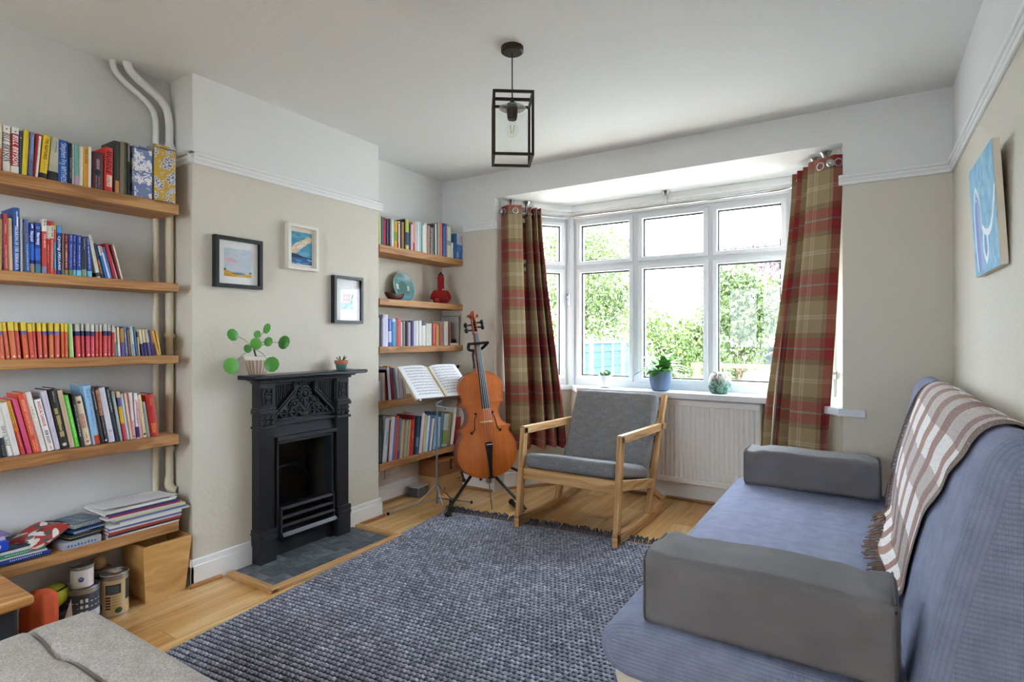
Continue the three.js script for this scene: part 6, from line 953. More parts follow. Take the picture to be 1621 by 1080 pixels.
// ---------------------------------------------------------------- far alcove things
{
  const plateT = ctex(512, 512, (g, w, h) => { const q = mulberry(4); g.fillStyle = '#6f9f9c'; g.fillRect(0, 0, w, h); for (let k = 0; k < 260; k++) blob(g, ['#7fb0ae', '#5c8c88', '#8fbec2', '#4f7f78', '#79a8b8'][k % 5], q() * w, q() * h, 40, 12, q() * 3, 0.35); blob(g, '#8fbac4', 256, 110, 130, 30, 0.1, 0.7); blob(g, '#7eb6cc', 300, 430, 130, 34, -0.1, 0.8); g.fillStyle = '#e9e9e4'; g.beginPath(); g.moveTo(90, 200); g.lineTo(205, 215); g.lineTo(200, 300); g.lineTo(100, 290); g.fill(); g.beginPath(); g.moveTo(290, 215); g.lineTo(405, 225); g.lineTo(400, 320); g.lineTo(300, 310); g.fill(); g.fillStyle = '#2f4a48'; for (const x of [110, 130, 165, 185, 305, 325, 360, 385]) g.fillRect(x, 300, 9, 44); blob(g, '#dfe4e0', 222, 205, 14, 22, 0.5); blob(g, '#dfe4e0', 276, 205, 14, 22, -0.5); g.fillStyle = '#22302e'; g.fillRect(220, 222, 8, 8); g.fillRect(274, 222, 8, 8); });
  const o = thing('plate', 'teal glazed display plate with two white animals leaning on the wall', 'plate', [-2.915, SH.R2 + 0.001, -3.125], Math.PI / 2); o.rotation.order = 'YXZ'; o.rotation.x = -0.22;
  const R0 = 0.112, g = sheet(48, 16, (u, v) => { const a = u * Math.PI * 2, r = v * R0; return [Math.cos(a) * r, R0 + Math.sin(a) * r, 0.014 * Math.pow(v, 3)]; }, (u, v) => [0.5 + 0.5 * v * Math.cos(u * 6.2832), 0.5 + 0.5 * v * Math.sin(u * 6.2832)]);
  part('dish', g, std('#ffffff', 0.2, { map: plateT, side: THREE.DoubleSide }), o); const rim = new THREE.TorusGeometry(R0, 0.003, 8, 60); part('rim', T(rim, 0, R0, 0.0135), std('#c9dcda', 0.25), o); const ft = new THREE.CylinderGeometry(0.06, 0.055, 0.014, 40); ft.rotateX(Math.PI / 2); part('foot_ring', T(ft, 0, R0, -0.006), std('#4f7f78', 0.4), o);
  const b = thing('wooden_dish', 'long dark carved wooden dish in front of the teal plate', 'dish', [-2.83, SH.R2 + 0.0005, -2.925], Math.PI / 2);
  const boat = (k, y) => sheet(36, 6, (u, v) => { const a = u * Math.PI * 2, r = 0.35 + 0.65 * Math.pow(v, 0.7); return [Math.cos(a) * 0.095 * r * k, y + 0.036 * v * v + (Math.cos(a * 2) * 0.006 + 0.006) * v, Math.sin(a) * 0.038 * r * k]; });
  const base = sheet(36, 1, (u, v) => { const a = u * Math.PI * 2; return [Math.cos(a) * 0.034 * v, 0.0005, Math.sin(a) * 0.0135 * v]; }), dk = std('#4a2218', 0.45, { side: THREE.DoubleSide });
  part('bowl', [boat(1, 0.0005), boat(0.94, 0.005), base], dk, b); part('beads', [0, 1, 2, 3, 4, 5].map(k => sph(0.009, -0.06 + k * 0.022, 0.03, 0.004 * (k % 2), 1, 0.8, 1, 10)), std('#2a1512', 0.5), b);
  // red knitted toy
  const red = std('#b0201f', 0.95, { bumpMap: weaveBump, bumpScale: 0.002 });
  const t = thing('soft_toy', 'red knitted long-necked soft toy sitting on the second alcove shelf', 'soft toy', [-2.85, SH.R2 + 0.0005, -3.46], 0.75);
  part('body', lathe([[0.001, 0], [0.05, 0.004], [0.064, 0.035], [0.058, 0.07], [0.04, 0.1], [0.027, 0.115], [0.0255, 0.17], [0.027, 0.2], [0.023, 0.222], [0.012, 0.23], [0.001, 0.231]], 30), red, t);
  part('crest', [sph(0.013, 0, 0.233, 0), sph(0.009, 0.012, 0.228, 0.008), sph(0.009, -0.012, 0.23, 0.004), sph(0.008, 0, 0.246, 0)], std('#2b2c26', 0.95), t);
  for (const s of [-1, 1]) { part('arm', T(sph(0.02, 0, 0, 0, 0.85, 2.1, 0.85, 14), s * 0.06, 0.07, 0.012, 0, 0, s * 0.45), red, t); part('leg', [T(sph(0.024, 0, 0, 0, 0.9, 0.85, 2.2, 14), s * 0.036, 0.0225, 0.066, 0, s * 0.45, 0)], red, t); }
  part('button', sph(0.005, 0.016, 0.112, 0.034, 1, 1, 0.5, 10), M.gloss, t);
  // end of the top shelf: blue tin and a patterned carton behind it
  const tin = thing('storage_tin', 'blue storage tin with a pale picture label at the shelf end', 'tin', [-2.805, SH.R1 + 0.0005, -3.585], 0);
  part('body', bb(-0.05, 0.04, 0, 0.205, -0.045, 0.045, 0.012), std('#235f8c', 0.35), tin);
  const lab = art(128, 256, (g, w, h) => { g.fillStyle = '#cfc9dc'; g.fillRect(0, 0, w, h); blob(g, '#b3a8cc', 90, 50, 40, 30, 0, 0.6); g.fillStyle = '#3a6fc4'; g.fillRect(0, 112, w, 144); blob(g, '#5b8fd8', 60, 150, 50, 30, 0, 0.7); blob(g, '#7d8f96', 40, 205, 20, 44, 0, 0.9); blob(g, '#dfe6ee', 14, 220, 12, 36, 0, 0.8); });
  const lp = new THREE.PlaneGeometry(0.07, 0.2); lp.rotateY(Math.PI / 2); part('label', T(lp, 0.0405, 0.1025, -0.008), lab, tin);
  const cart = thing('carton', 'small pinkish carton with black marks behind the blue tin', 'box', [-2.915, SH.R1 + 0.0005, -3.585], 0);
  part('body', bb(-0.035, 0.035, 0, 0.275, -0.04, 0.04, 0.003), art(128, 256, (g, w, h) => { g.fillStyle = '#dcd0c8'; g.fillRect(0, 0, w, h); const q = mulberry(3); for (let k = 0; k < 12; k++) blob(g, '#2c2a2c', 20 + q() * 90, 10 + q() * 90, 9, 6, q() * 3, 0.9); }), cart);
  // third shelf: grey card propped at the end, flat book and dark spectacle case
  const card = thing('picture_card', 'pale grey framed card leaning at the end of the third alcove shelf', 'card', [-2.875, SH.R3 + 0.0005, -3.618], 0); part('board', bb(-0.09, 0.09, 0, 0.235, -0.005, 0.005, 0.001), std('#bdb7ae', 0.8), card); part('edge', [bb(-0.092, 0.092, 0.232, 0.238, -0.006, 0.007, 0.001), bb(0.086, 0.092, 0, 0.236, -0.006, 0.007, 0.001)], std('#7d776e', 0.8), card);
  const fb = thing('flat_book', 'orange and cream book lying flat on the third alcove shelf', 'book', [-2.85, SH.R3 + 0.0005, -3.55], 0); part('cover', [bb(-0.06, 0.07, 0, 0.002, -0.055, 0.055), bb(-0.06, 0.07, 0.016, 0.018, -0.055, 0.055)], std('#c9623e', 0.6), fb); part('pages', bb(-0.058, 0.068, 0.002, 0.016, -0.053, 0.053), M.paper, fb);
  const sp = thing('spectacle_case', 'black spectacle case lying on the flat orange book', 'case', [-2.83, SH.R3 + 0.019, -3.55], 0); part('body', pillow(rrect(0.055, 0.032, 0.014), -0.06, 0.06, 0.012, { step: 0.01, zstep: 0.02 }).translate(0, 0.016, 0), M.rubber, sp);
  const amb = solo('wooden_block', 'small amber wooden block lying on the fourth shelf books', 'block', bx(0.05, 0.026, 0.045, -2.84, SH.R4 + 0.222, -2.86, 0.008), std('#d9952c', 0.45), undefined);
}
// ---------------------------------------------------------------- floor of the far alcove
{
  const kraft = std('#bd9160', 0.85, { bumpMap: fineBump, bumpScale: 0.0006 });
  const c = thing('cardboard_box', 'plain brown cardboard box on the floor under the basket', 'box', [-2.865, 0.0005, -3.47], 0);
  part('carton', bb(-0.1, 0.11, 0, 0.13, -0.16, 0.145, 0.003), kraft, c, 'x'); part('flap_line', bb(0.1101, 0.111, 0.118, 0.1195, -0.158, 0.143), std('#6e4c2c', 0.9), c);
  part('print', (() => { const g = []; for (let k = 0; k < 7; k++) g.push(bb(0.1101, 0.1108, 0.075 - (k > 3 ? 0.018 : 0), 0.087 - (k > 3 ? 0.022 : 0), -0.125 + (k % 4) * 0.014, -0.117 + (k % 4) * 0.014)); g.push(bb(0.1101, 0.1108, 0.025, 0.045, 0.07, 0.076), bb(0.1101, 0.1108, 0.025, 0.052, 0.08, 0.086)); return g; })(), std('#4a3220', 0.9), c);
  const b = thing('wicker_basket', 'lidded brown wicker basket standing on the cardboard box', 'basket', [-2.87, 0.1312, -3.47], 0);
  const wick = std('#a4683a', 0.7), w = 0.095, d = 0.135, hh = 0.125, st = [], hz = [];
  for (let r = 0; r < 13; r++) { const y = 0.008 + r * 0.0082, loop = []; for (let k = 0; k < 72; k++) { const f = k / 72 * 4, sgn = ((k + r) % 2 ? 1 : -1) * 0.0028, e = f % 1; const p = f < 1 ? [mix(-w, w, e), d] : f < 2 ? [w, mix(d, -d, e)] : f < 3 ? [mix(w, -w, e), -d] : [-w, mix(-d, d, e)]; const L = Math.hypot(p[0] / w, p[1] / d); loop.push([p[0] + Math.sign(p[0]) * (Math.abs(p[0]) > w * 0.98 ? sgn : 0), y, p[1] + (Math.abs(p[1]) > d * 0.98 ? sgn : 0)]); } hz.push(tube(loop, 0.0042, 144, 5, true, 0.5)); }
  part('weave', hz, wick, b); part('inside', bb(-w + 0.003, w - 0.003, 0.001, hh - 0.016, -d + 0.003, d - 0.003), std('#5c3820', 0.9), b);
  const lid = part('lid', [bb(-w - 0.005, w + 0.005, hh - 0.02, hh, -d - 0.005, d + 0.005, 0.008)], wick, b); const ribs = []; for (let k = 0; k < 22; k++) ribs.push(rod([-w, hh, -d + k * 0.0128], [w, hh, -d + k * 0.0128], 0.0035, 6)); part('lid_weave', ribs, wick, lid);
  part('strap', [bb(w + 0.004, w + 0.012, 0.045, hh - 0.004, -0.022, -0.006, 0.002), bb(w + 0.006, w + 0.015, 0.04, 0.06, -0.03, 0.002, 0.003)], std('#3a2a1c', 0.6), b);
  const t = thing('plastic_tub', 'grey see-through lidded tub beside the cardboard box', 'tub', [-2.89, 0.0005, -3.235], 0.1);
  part('tub', bb(-0.05, 0.05, 0, 0.075, -0.06, 0.06, 0.012), phy('#6b6d70', 0.25, { transmission: 0.3, thickness: 0 }), t); part('lid', bb(-0.055, 0.055, 0.073, 0.085, -0.065, 0.065, 0.004), std('#a9a8a4', 0.35), t); part('contents', bb(-0.042, 0.042, 0.006, 0.05, -0.052, 0.052, 0.01), std('#4a4640', 0.9), t);
  const s = thing('wall_socket', 'white double wall socket under the lowest alcove shelf', 'socket', [XA + 0.0005, 0.17, -3.045], Math.PI / 2);
  part('plate', bb(-0.073, 0.073, 0, 0.086, 0, 0.01, 0.003), M.gloss, s);
  for (const k of [-1, 1]) { part('switch', bb(k * 0.012 - 0.006, k * 0.012 + 0.006, 0.055, 0.075, 0.008, 0.0125, 0.002), M.gloss, s); for (const [x, y, ww, h2] of [[0, 0.05, 0.004, 0.009], [-0.011, 0.025, 0.008, 0.004], [0.011, 0.025, 0.008, 0.004]]) part('socket_hole', bb(k * 0.042 + x - ww / 2, k * 0.042 + x + ww / 2, y - h2 / 2, y + h2 / 2, 0.0095, 0.0103), M.black, s); }
}
// ---------------------------------------------------------------- low left shelf and what stands below it
{
  const Y = SH.L5 + 0.0004, X = -2.868; let y = Y; const q = mulberry(21);
  const flat = (name, label, cat, w, d, th, x, z, yy, turn, col, group, parts) => { const o = thing(name, label, cat, [x, yy, z], turn, group); part('cover', [bb(-w / 2, w / 2, 0, 0.0012, -d / 2, d / 2), bb(-w / 2, w / 2, th - 0.0012, th, -d / 2, d / 2), bb(w / 2 - 0.0015, w / 2, 0, th, -d / 2, d / 2)], std(col, 0.6), o); part('pages', bb(-w / 2 + 0.002, w / 2 - 0.003, 0.0012, th - 0.0012, -d / 2 + 0.001, d / 2 - 0.001), M.paperWhite, o); if (parts) parts(o, th, w, d); return y + th; };
  // pile of scores
  const cols = [['#e9e6e0', 'white'], ['#30343c', 'charcoal'], ['#b8453c', 'red edged'], ['#e8e2d2', 'cream'], ['#6a6fb0', 'violet blue'], ['#f0efe9', 'white'], ['#dfe2d0', 'pale green'], ['#6d7fc0', 'blue'], ['#ece2b0', 'pale yellow'], ['#e9e7e6', 'white'], ['#a03a4a', 'crimson'], ['#3f3c74', 'indigo'], ['#efece4', 'ivory']];
  cols.forEach(([c, nm], i) => { const th = 0.0065 + (i % 3) * 0.0022, yy = y, top = i >= 9; flat('music_score', `${nm} covered score, ${ORD[i]} from the bottom of the pile`, 'score', 0.2, 0.3, th, X + 0.004 + (q() - 0.5) * 0.008, -1.262 + (i > 5 && i < 9 ? -0.035 : 0) + (q() - 0.5) * 0.03, yy, (q() - 0.5) * 0.05, c, 'pile of scores on the lowest left shelf'); y = yy + th + 0.0003; });
  const sh = ctex(512, 724, (g, w, h) => { g.fillStyle = '#f2f1f4'; g.fillRect(0, 0, w, h); const r = mulberry(5); for (let k = 0; k < 10; k++) { g.fillStyle = '#8d8a92'; for (let l = 0; l < 5; l++) g.fillRect(36, 60 + k * 64 + l * 6, 440, 1.2); for (let n = 0; n < 26; n++) blob(g, '#4a4652', 50 + n * 16 + r() * 8, 60 + k * 64 + r() * 24, 4, 3, -0.4); } });
  const ms = thing('sheet_music', 'printed music page curling on top of the pile of scores', 'sheet music', [X, y + 0.0005, -1.255], 0.02);
  part('page', sheet(12, 20, (u, v) => [(u - 0.5) * 0.21, 0.002 + 0.014 * Math.pow(Math.abs(u - 0.15), 2) + 0.006 * Math.pow(v, 3), (v - 0.5) * 0.31], (u, v) => [1 - v, u]), std('#ffffff', 0.8, { map: sh, side: THREE.DoubleSide }), ms); part('page_stack', bb(-0.1, 0.1, 0, 0.0022, -0.15, 0.15), M.paperWhite, ms);
  // boxes and tins between the pouch and the pile
  const silver = thing('card_box', 'flat silver grey box with blue lettering near the shelf front', 'box', [X + 0.018, Y, -1.02], 0.05); part('body', bb(-0.085, 0.085, 0, 0.03, -0.068, 0.068, 0.003), std('#b9bec6', 0.35, { metalness: 0.2 }), silver); part('lettering', (() => { const g = []; for (let k = 0; k < 9; k++) g.push(bb(0.0851, 0.0857, 0.009, 0.02 - (k % 3) * 0.002, 0.055 - k * 0.012, 0.049 - k * 0.012)); for (let k = 0; k < 3; k++) g.push(bb(0.02, 0.055, 0.0301, 0.0306, -0.01 - k * 0.016, 0.0 - k * 0.016)); return g; })(), std('#4a72b4', 0.6), silver);
  const dark = thing('flat_tin', 'flat dark tin with rounded corners on the silver grey box', 'tin', [X + 0.006, Y + 0.0305, -1.03], 0.12); part('body', bb(-0.085, 0.085, 0, 0.022, -0.062, 0.062, 0.009), std('#33363c', 0.4, { metalness: 0.4 }), dark); part('lid_rim', bb(-0.0865, 0.0865, 0.011, 0.0135, -0.0635, 0.0635, 0.001), std('#b09a7c', 0.4, { metalness: 0.5 }), dark); part('lettering', [0, 1, 2, 3].map(k => bb(0.07, 0.08, 0.0221, 0.0225, -0.015 + k * 0.014, -0.006 + k * 0.014)), std('#c9c2b0', 0.6), dark);
  const nav = thing('notebook', 'slim navy notebook between the dark tin and the card case', 'notebook', [X - 0.004, Y + 0.053, -1.045], 0.16); part('cover', bb(-0.08, 0.08, 0, 0.012, -0.062, 0.062, 0.005), std('#24406a', 0.5), nav); part('page_edge', bb(-0.078, 0.0812, 0.003, 0.009, -0.06, 0.06, 0.001), std('#8fa6c8', 0.6), nav);
  const calc = thing('card_case', 'clear topped case of coloured cards on the navy notebook', 'case', [X - 0.02, Y + 0.0655, -1.05], 0.18); part('tray', bb(-0.07, 0.07, 0, 0.018, -0.058, 0.058, 0.006), std('#a7adb0', 0.35), calc); part('ribs', Array.from({ length: 13 }, (_, k) => bb(0.069, 0.073, 0.002, 0.017, -0.054 + k * 0.0085, -0.05 + k * 0.0085, 0.001)), std('#c3c7c8', 0.4), calc); part('lid', bb(-0.068, 0.068, 0.0175, 0.026, -0.056, 0.056, 0.004), art(128, 128, (g, w, h) => { const r = mulberry(9); g.fillStyle = '#7f8f9c'; g.fillRect(0, 0, w, h); for (let k = 0; k < 40; k++) blob(g, ['#5a8cc0', '#8d7a68', '#c9c4ba', '#3f6ea8', '#6d7478'][k % 5], r() * w, r() * h, 22, 5, -0.6, 0.7); }), calc);
  // zip pouch
  const pz = thing('zip_pouch', 'red and white leaf patterned zip pouch on the lowest left shelf', 'pouch', [X + 0.005, Y + 0.048, -0.905], 0.5); pz.rotation.order = 'YXZ'; pz.rotation.x = 0.2;
  const pt = ctex(256, 256, (g, w, h) => { g.fillStyle = '#b63a30'; g.fillRect(0, 0, w, h); const r = mulberry(14); for (let k = 0; k < 12; k++) blob(g, '#ece6e0', r() * w, r() * h, 40, 20, r() * 3); for (let k = 0; k < 14; k++) blob(g, ['#56595a', '#6a6c6c', '#404548'][k % 3], r() * w, r() * h, 22, 14, r() * 3); }, 0.16, 0.16);
  part('body', pillow(rrect(0.15, 0.056, 0.022), -0.085, 0.085, 0.02, { step: 0.012, zstep: 0.012, warp: (x, y2, z) => { const e = (1 - Math.pow(x / 0.075, 4)) * (1 - Math.pow(z / 0.085, 4)); return [x, y2 * (0.35 + 0.65 * e) + 0.004 * Math.sin(x * 60 + z * 30), z]; } }).translate(0, 0.014, 0), std('#ffffff', 0.7, { map: pt }), pz);
  part('zip', tube([[-0.074, 0.018, -0.08], [-0.03, 0.03, -0.084], [0.03, 0.03, -0.084], [0.074, 0.018, -0.08]], 0.003, 20, 6), M.black, pz);
  // files and notebooks at the left end
  let yb = Y; const L5 = 'notebooks at the left end of the lowest shelf';
  const txt = (str, col, bg) => art(256, 32, (g, w, h) => { g.fillStyle = bg; g.fillRect(0, 0, w, h); g.fillStyle = col; g.font = 'bold 24px sans-serif'; g.textBaseline = 'middle'; if (str) g.fillText(str, 20, h / 2); for (let k = 0; k < 16; k++) g.fillRect(130 + k * 7, 8 + (k % 3), 4, 12); });
  const spineLabel = (str, col, bg) => (o, th, w, d) => { const p = new THREE.PlaneGeometry(d * 0.9, th * 0.8); p.rotateY(Math.PI / 2); part('spine_print', T(p, w / 2 + 0.0004, th / 2, 0), txt(str, col, bg), o); };
  const stack = [['dark slate softback at the bottom of the left end pile', '#3c4048', 0.008, null], ['blue softback with white lettering in the left end pile', '#2348a6', 0.014, spineLabel('OUR', '#f0f4fc', '#2348a6')], ['white notebook in the left end pile', '#ecebe6', 0.005, null], ['green softback in the left end pile', '#3f9478', 0.014, spineLabel('', '#d8eee4', '#3f9478')], ['thin white pad under the spiral notebook', '#eeeeee', 0.009, null]];
  stack.forEach(([l, c, th, f], i) => { flat('notebook', l, 'notebook', 0.19, 0.26, th, X + 0.004 - i * 0.003, -0.79 + i * 0.006, yb, 0.03 * (i % 2 ? 1 : -1), c, L5, f); yb += th + 0.0004; });
  const spir = thing('spiral_notebook', 'navy spiral bound notebook on the left end pile', 'notebook', [X - 0.005, yb, -0.775], 0.06, L5); part('cover', bb(-0.09, 0.09, 0, 0.007, -0.115, 0.115, 0.002), std('#36404e', 0.5), spir); part('spiral', Array.from({ length: 22 }, (_, k) => { const t = new THREE.TorusGeometry(0.0065, 0.0012, 5, 12); return T(t, -0.085 + k * 0.0081, 0.004, -0.118); }), M.black, spir); yb += 0.0075;
  const binder = thing('ring_binder', 'bright blue ring binder end with a white ring hole', 'binder', [X + 0.015, yb, -0.7], 0.02, L5); part('cover', bb(-0.085, 0.085, 0, 0.038, -0.085, 0.085, 0.006), std('#1f4fd0', 0.35), binder); part('ring_hole', T(cyl(0.011, 0.011, 0.002, 0, 0, 0, 20, 0, 0, Math.PI / 2), 0.0855, 0.02, -0.05), M.gloss, binder); yb += 0.0385;
  flat('notebook', 'white notebook with violet print on top of the blue binder', 'notebook', 0.16, 0.16, 0.008, X - 0.01, -0.71, yb, -0.1, '#d9cfe6', L5); yb += 0.0085; flat('notebook', 'lilac covered pad topmost at the left end', 'notebook', 0.15, 0.15, 0.006, X - 0.012, -0.72, yb, 0.12, '#8a78b8', L5);
  // bamboo bin
  const bin = thing('waste_bin', 'square tapered bamboo waste bin beside the chimney breast', 'bin', [-2.852, 0.0005, -1.352]);
  const tp = 0.108, bt = 0.088, hh = 0.262, th = 0.011; const pan = (w0, w1, off0, off1, turn) => { const g = sheet(1, 1, (u, v) => [(u - 0.5) * 2 * mix(w0, w1, v), v * hh, mix(off0, off1, v)]); const p = sheet(1, 1, (u, v) => [(0.5 - u) * 2 * mix(w0, w1, v), v * hh, mix(off0, off1, v) - th]); const tpR = sheet(1, 1, (u, v) => [(u - 0.5) * 2 * w1, hh, off1 - th * v]); const m = merge([g, p, tpR]); m.rotateY(turn); return m; };
  for (let k = 0; k < 4; k++) part('panel', pan(bt, tp, bt, tp, k * Math.PI / 2), M.bamboo, bin, 'xzxz'[k] , k * 0.21, k * 0.3); part('base', bb(-bt + 0.002, bt - 0.002, 0, 0.01, -bt + 0.002, bt - 0.002), M.bamboo, bin, 'x');
  // paint tins, ball and oddments
  const metal = std('#a9abad', 0.3, { metalness: 0.9 });
  const tinOf = (label, r, h, x, y0, z, lab, turn) => { const o = thing('paint_tin', label, 'tin', [x, y0, z], turn, 'paint tins under the lowest shelf'); part('body', cyl(r, r, h, 0, h / 2, 0, 40), metal, o); part('label', new THREE.CylinderGeometry(r + 0.0006, r + 0.0006, h * 0.84, 48, 1, true).translate(0, h * 0.47, 0), std('#ffffff', 0.45, { map: lab }), o); const t1 = new THREE.TorusGeometry(r - 0.001, 0.003, 8, 40); t1.rotateX(Math.PI / 2); const t2 = new THREE.TorusGeometry(r * 0.78, 0.003, 8, 36); t2.rotateX(Math.PI / 2); part('rim', [T(t1, 0, h, 0), T(t2, 0, h - 0.001, 0)], metal, o); part('lid', cyl(r * 0.77, r * 0.77, 0.003, 0, h - 0.002, 0, 32), metal, o); return o; };
  const lab1 = ctex(512, 128, (g, w, h) => { g.fillStyle = '#e2ded8'; g.fillRect(0, 0, w, h); g.fillStyle = '#b9a08c'; for (let k = 0; k < 14; k++) for (let j = 0; j < 12; j++) if ((k * 7 + j * 3) % 5) g.fillRect(10 + k * 9, 14 + j * 9, 7, 3); blob(g, '#3f57a0', 190, 66, 20, 18); blob(g, '#8fa0d0', 190, 62, 12, 6); g.fillStyle = '#b8442c'; g.fillRect(300, 0, 20, h); g.fillStyle = '#e8e8ea'; g.fillRect(240, 0, 40, h); });
  const lab2 = ctex(512, 128, (g, w, h) => { g.fillStyle = '#4a5162'; g.fillRect(0, 0, w, h); g.fillStyle = '#c9ced8'; g.fillRect(0, 70, w, 30); g.fillStyle = '#e6e9f0'; for (let k = 0; k < 40; k++) g.fillRect(20 + (k % 20) * 24, 30 + Math.floor(k / 20) * 20, 14, 3); for (let k = 0; k < 8; k++) g.fillRect(330 + (k % 2) * 24, 18 + Math.floor(k / 2) * 24, 14, 12); });
  const lab3 = ctex(512, 256, (g, w, h) => { g.fillStyle = '#d6bd92'; g.fillRect(0, 0, w, h); g.fillStyle = '#2c3034'; g.fillRect(150, 30, 90, 70); g.fillStyle = '#9aa0a0'; for (let k = 0; k < 5; k++) g.fillRect(160, 42 + k * 11, 66, 3); g.fillStyle = '#3a3630'; for (let k = 0; k < 5; k++) g.fillRect(150, 116 + k * 20, 30, 12); g.fillStyle = '#8c7a58'; for (let k = 0; k < 5; k++) g.fillRect(190, 118 + k * 20, 50, 3); blob(g, '#2f5a44', 226, 222, 22, 20); blob(g, '#b7a27c', 40, 120, 46, 80, 0, 0.8); blob(g, '#5a4030', 100, 200, 22, 30, 0.4, 0.8); g.fillStyle = '#2c3034'; g.fillRect(270, 10, 60, 150); });
  tinOf('wide blue-grey labelled paint tin beneath a smaller tin', 0.058, 0.162, -2.795, 0.0005, -1.035, lab2, -3.0);
  tinOf('small white labelled paint tin standing on the wider tin', 0.04, 0.086, -2.79, 0.1655, -1.03, lab1, -1.2);
  tinOf('tan labelled paint tin next to the bamboo bin', 0.052, 0.18, -2.79, 0.0005, -1.15, lab3, -1.3);
  tinOf('grey paint tin at the back behind the tan one', 0.048, 0.175, -2.905, 0.0005, -1.135, lab2, 0.5);
  const tape = thing('wooden_ball', 'tan wooden ball resting on the grey tin at the back', 'ball', [-2.885, 0.179, -1.13]); part('ball', sph(0.031, 0, 0.031, 0), std('#d1ab7c', 0.7), tape);
  const note = thing('paper_note', 'small paper note lying on the tan labelled tin', 'note', [-2.79, 0.1845, -1.15], 0.4); part('paper', bx(0.05, 0.001, 0.028, 0, 0.001, 0), std('#cdb79c', 0.9), note);
  const bxk = thing('dark_box', 'black box on the floor beneath the yellow softball', 'box', [-2.83, 0.0005, -0.935]); part('carton', bb(-0.08, 0.08, 0, 0.1, -0.075, 0.04, 0.004), M.black, bxk);
  const ball = thing('softball', 'yellow stitched softball on the black box by the tins', 'ball', [-2.82, 0.1015, -0.945], 0.6); part('ball', sph(0.048, 0, 0.048, 0, 1, 1, 1, 32), std('#c6cc3a', 0.6), ball); const stt = []; for (let k = 0; k < 26; k++) { const a = -1.5 + k * 0.12; stt.push(bx(0.003, 0.008, 0.003, 0.0475 * Math.cos(a * 0.9) * 0.93, 0.048 + 0.03 + 0.006 * Math.cos(a * 2), 0.0475 * Math.sin(a * 0.9) * 0.8, 0, 0, -a)); } part('stitching', stt.map(g => { g.computeBoundingBox(); const c = g.boundingBox.getCenter(V3()).sub(V3(0, 0.048, 0)), k = 0.0482 / c.length(); return g.translate(c.x * (k - 1), c.y * (k - 1), c.z * (k - 1)); }), std('#33341c', 0.8), ball);
  const scrap = thing('paper_scrap', 'white pointed paper scrap sticking up before the softball', 'paper', [-2.735, 0.0005, -0.96]); part('sheet', T(extr(poly([[-0.03, 0], [0.02, 0], [0.012, 0.15]]), 0.0012), 0, 0, 0, 0, 0.9, 0), M.paperWhite, scrap);
  const bag = thing('paper_bag', 'crumpled orange paper bag behind the side cabinet', 'bag', [-2.6, 0.0005, -0.825]); const bagG = lathe([[0.001, 0], [0.048, 0], [0.055, 0.05], [0.056, 0.2], [0.05, 0.245], [0.03, 0.265], [0.001, 0.268]], 40), bp = bagG.attributes.position; for (let i = 0; i < bp.count; i++) { const a = Math.atan2(bp.getZ(i), bp.getX(i)), r = Math.hypot(bp.getX(i), bp.getZ(i)), f = 1 + 0.05 * Math.sin(a * 9 + bp.getY(i) * 30) + 0.04 * Math.sin(bp.getY(i) * 70 + a * 3); bp.setX(i, bp.getX(i) * f); bp.setZ(i, bp.getZ(i) * f); } bagG.computeVertexNormals(); part('paper', bagG, std('#d2542a', 0.7), bag);
}
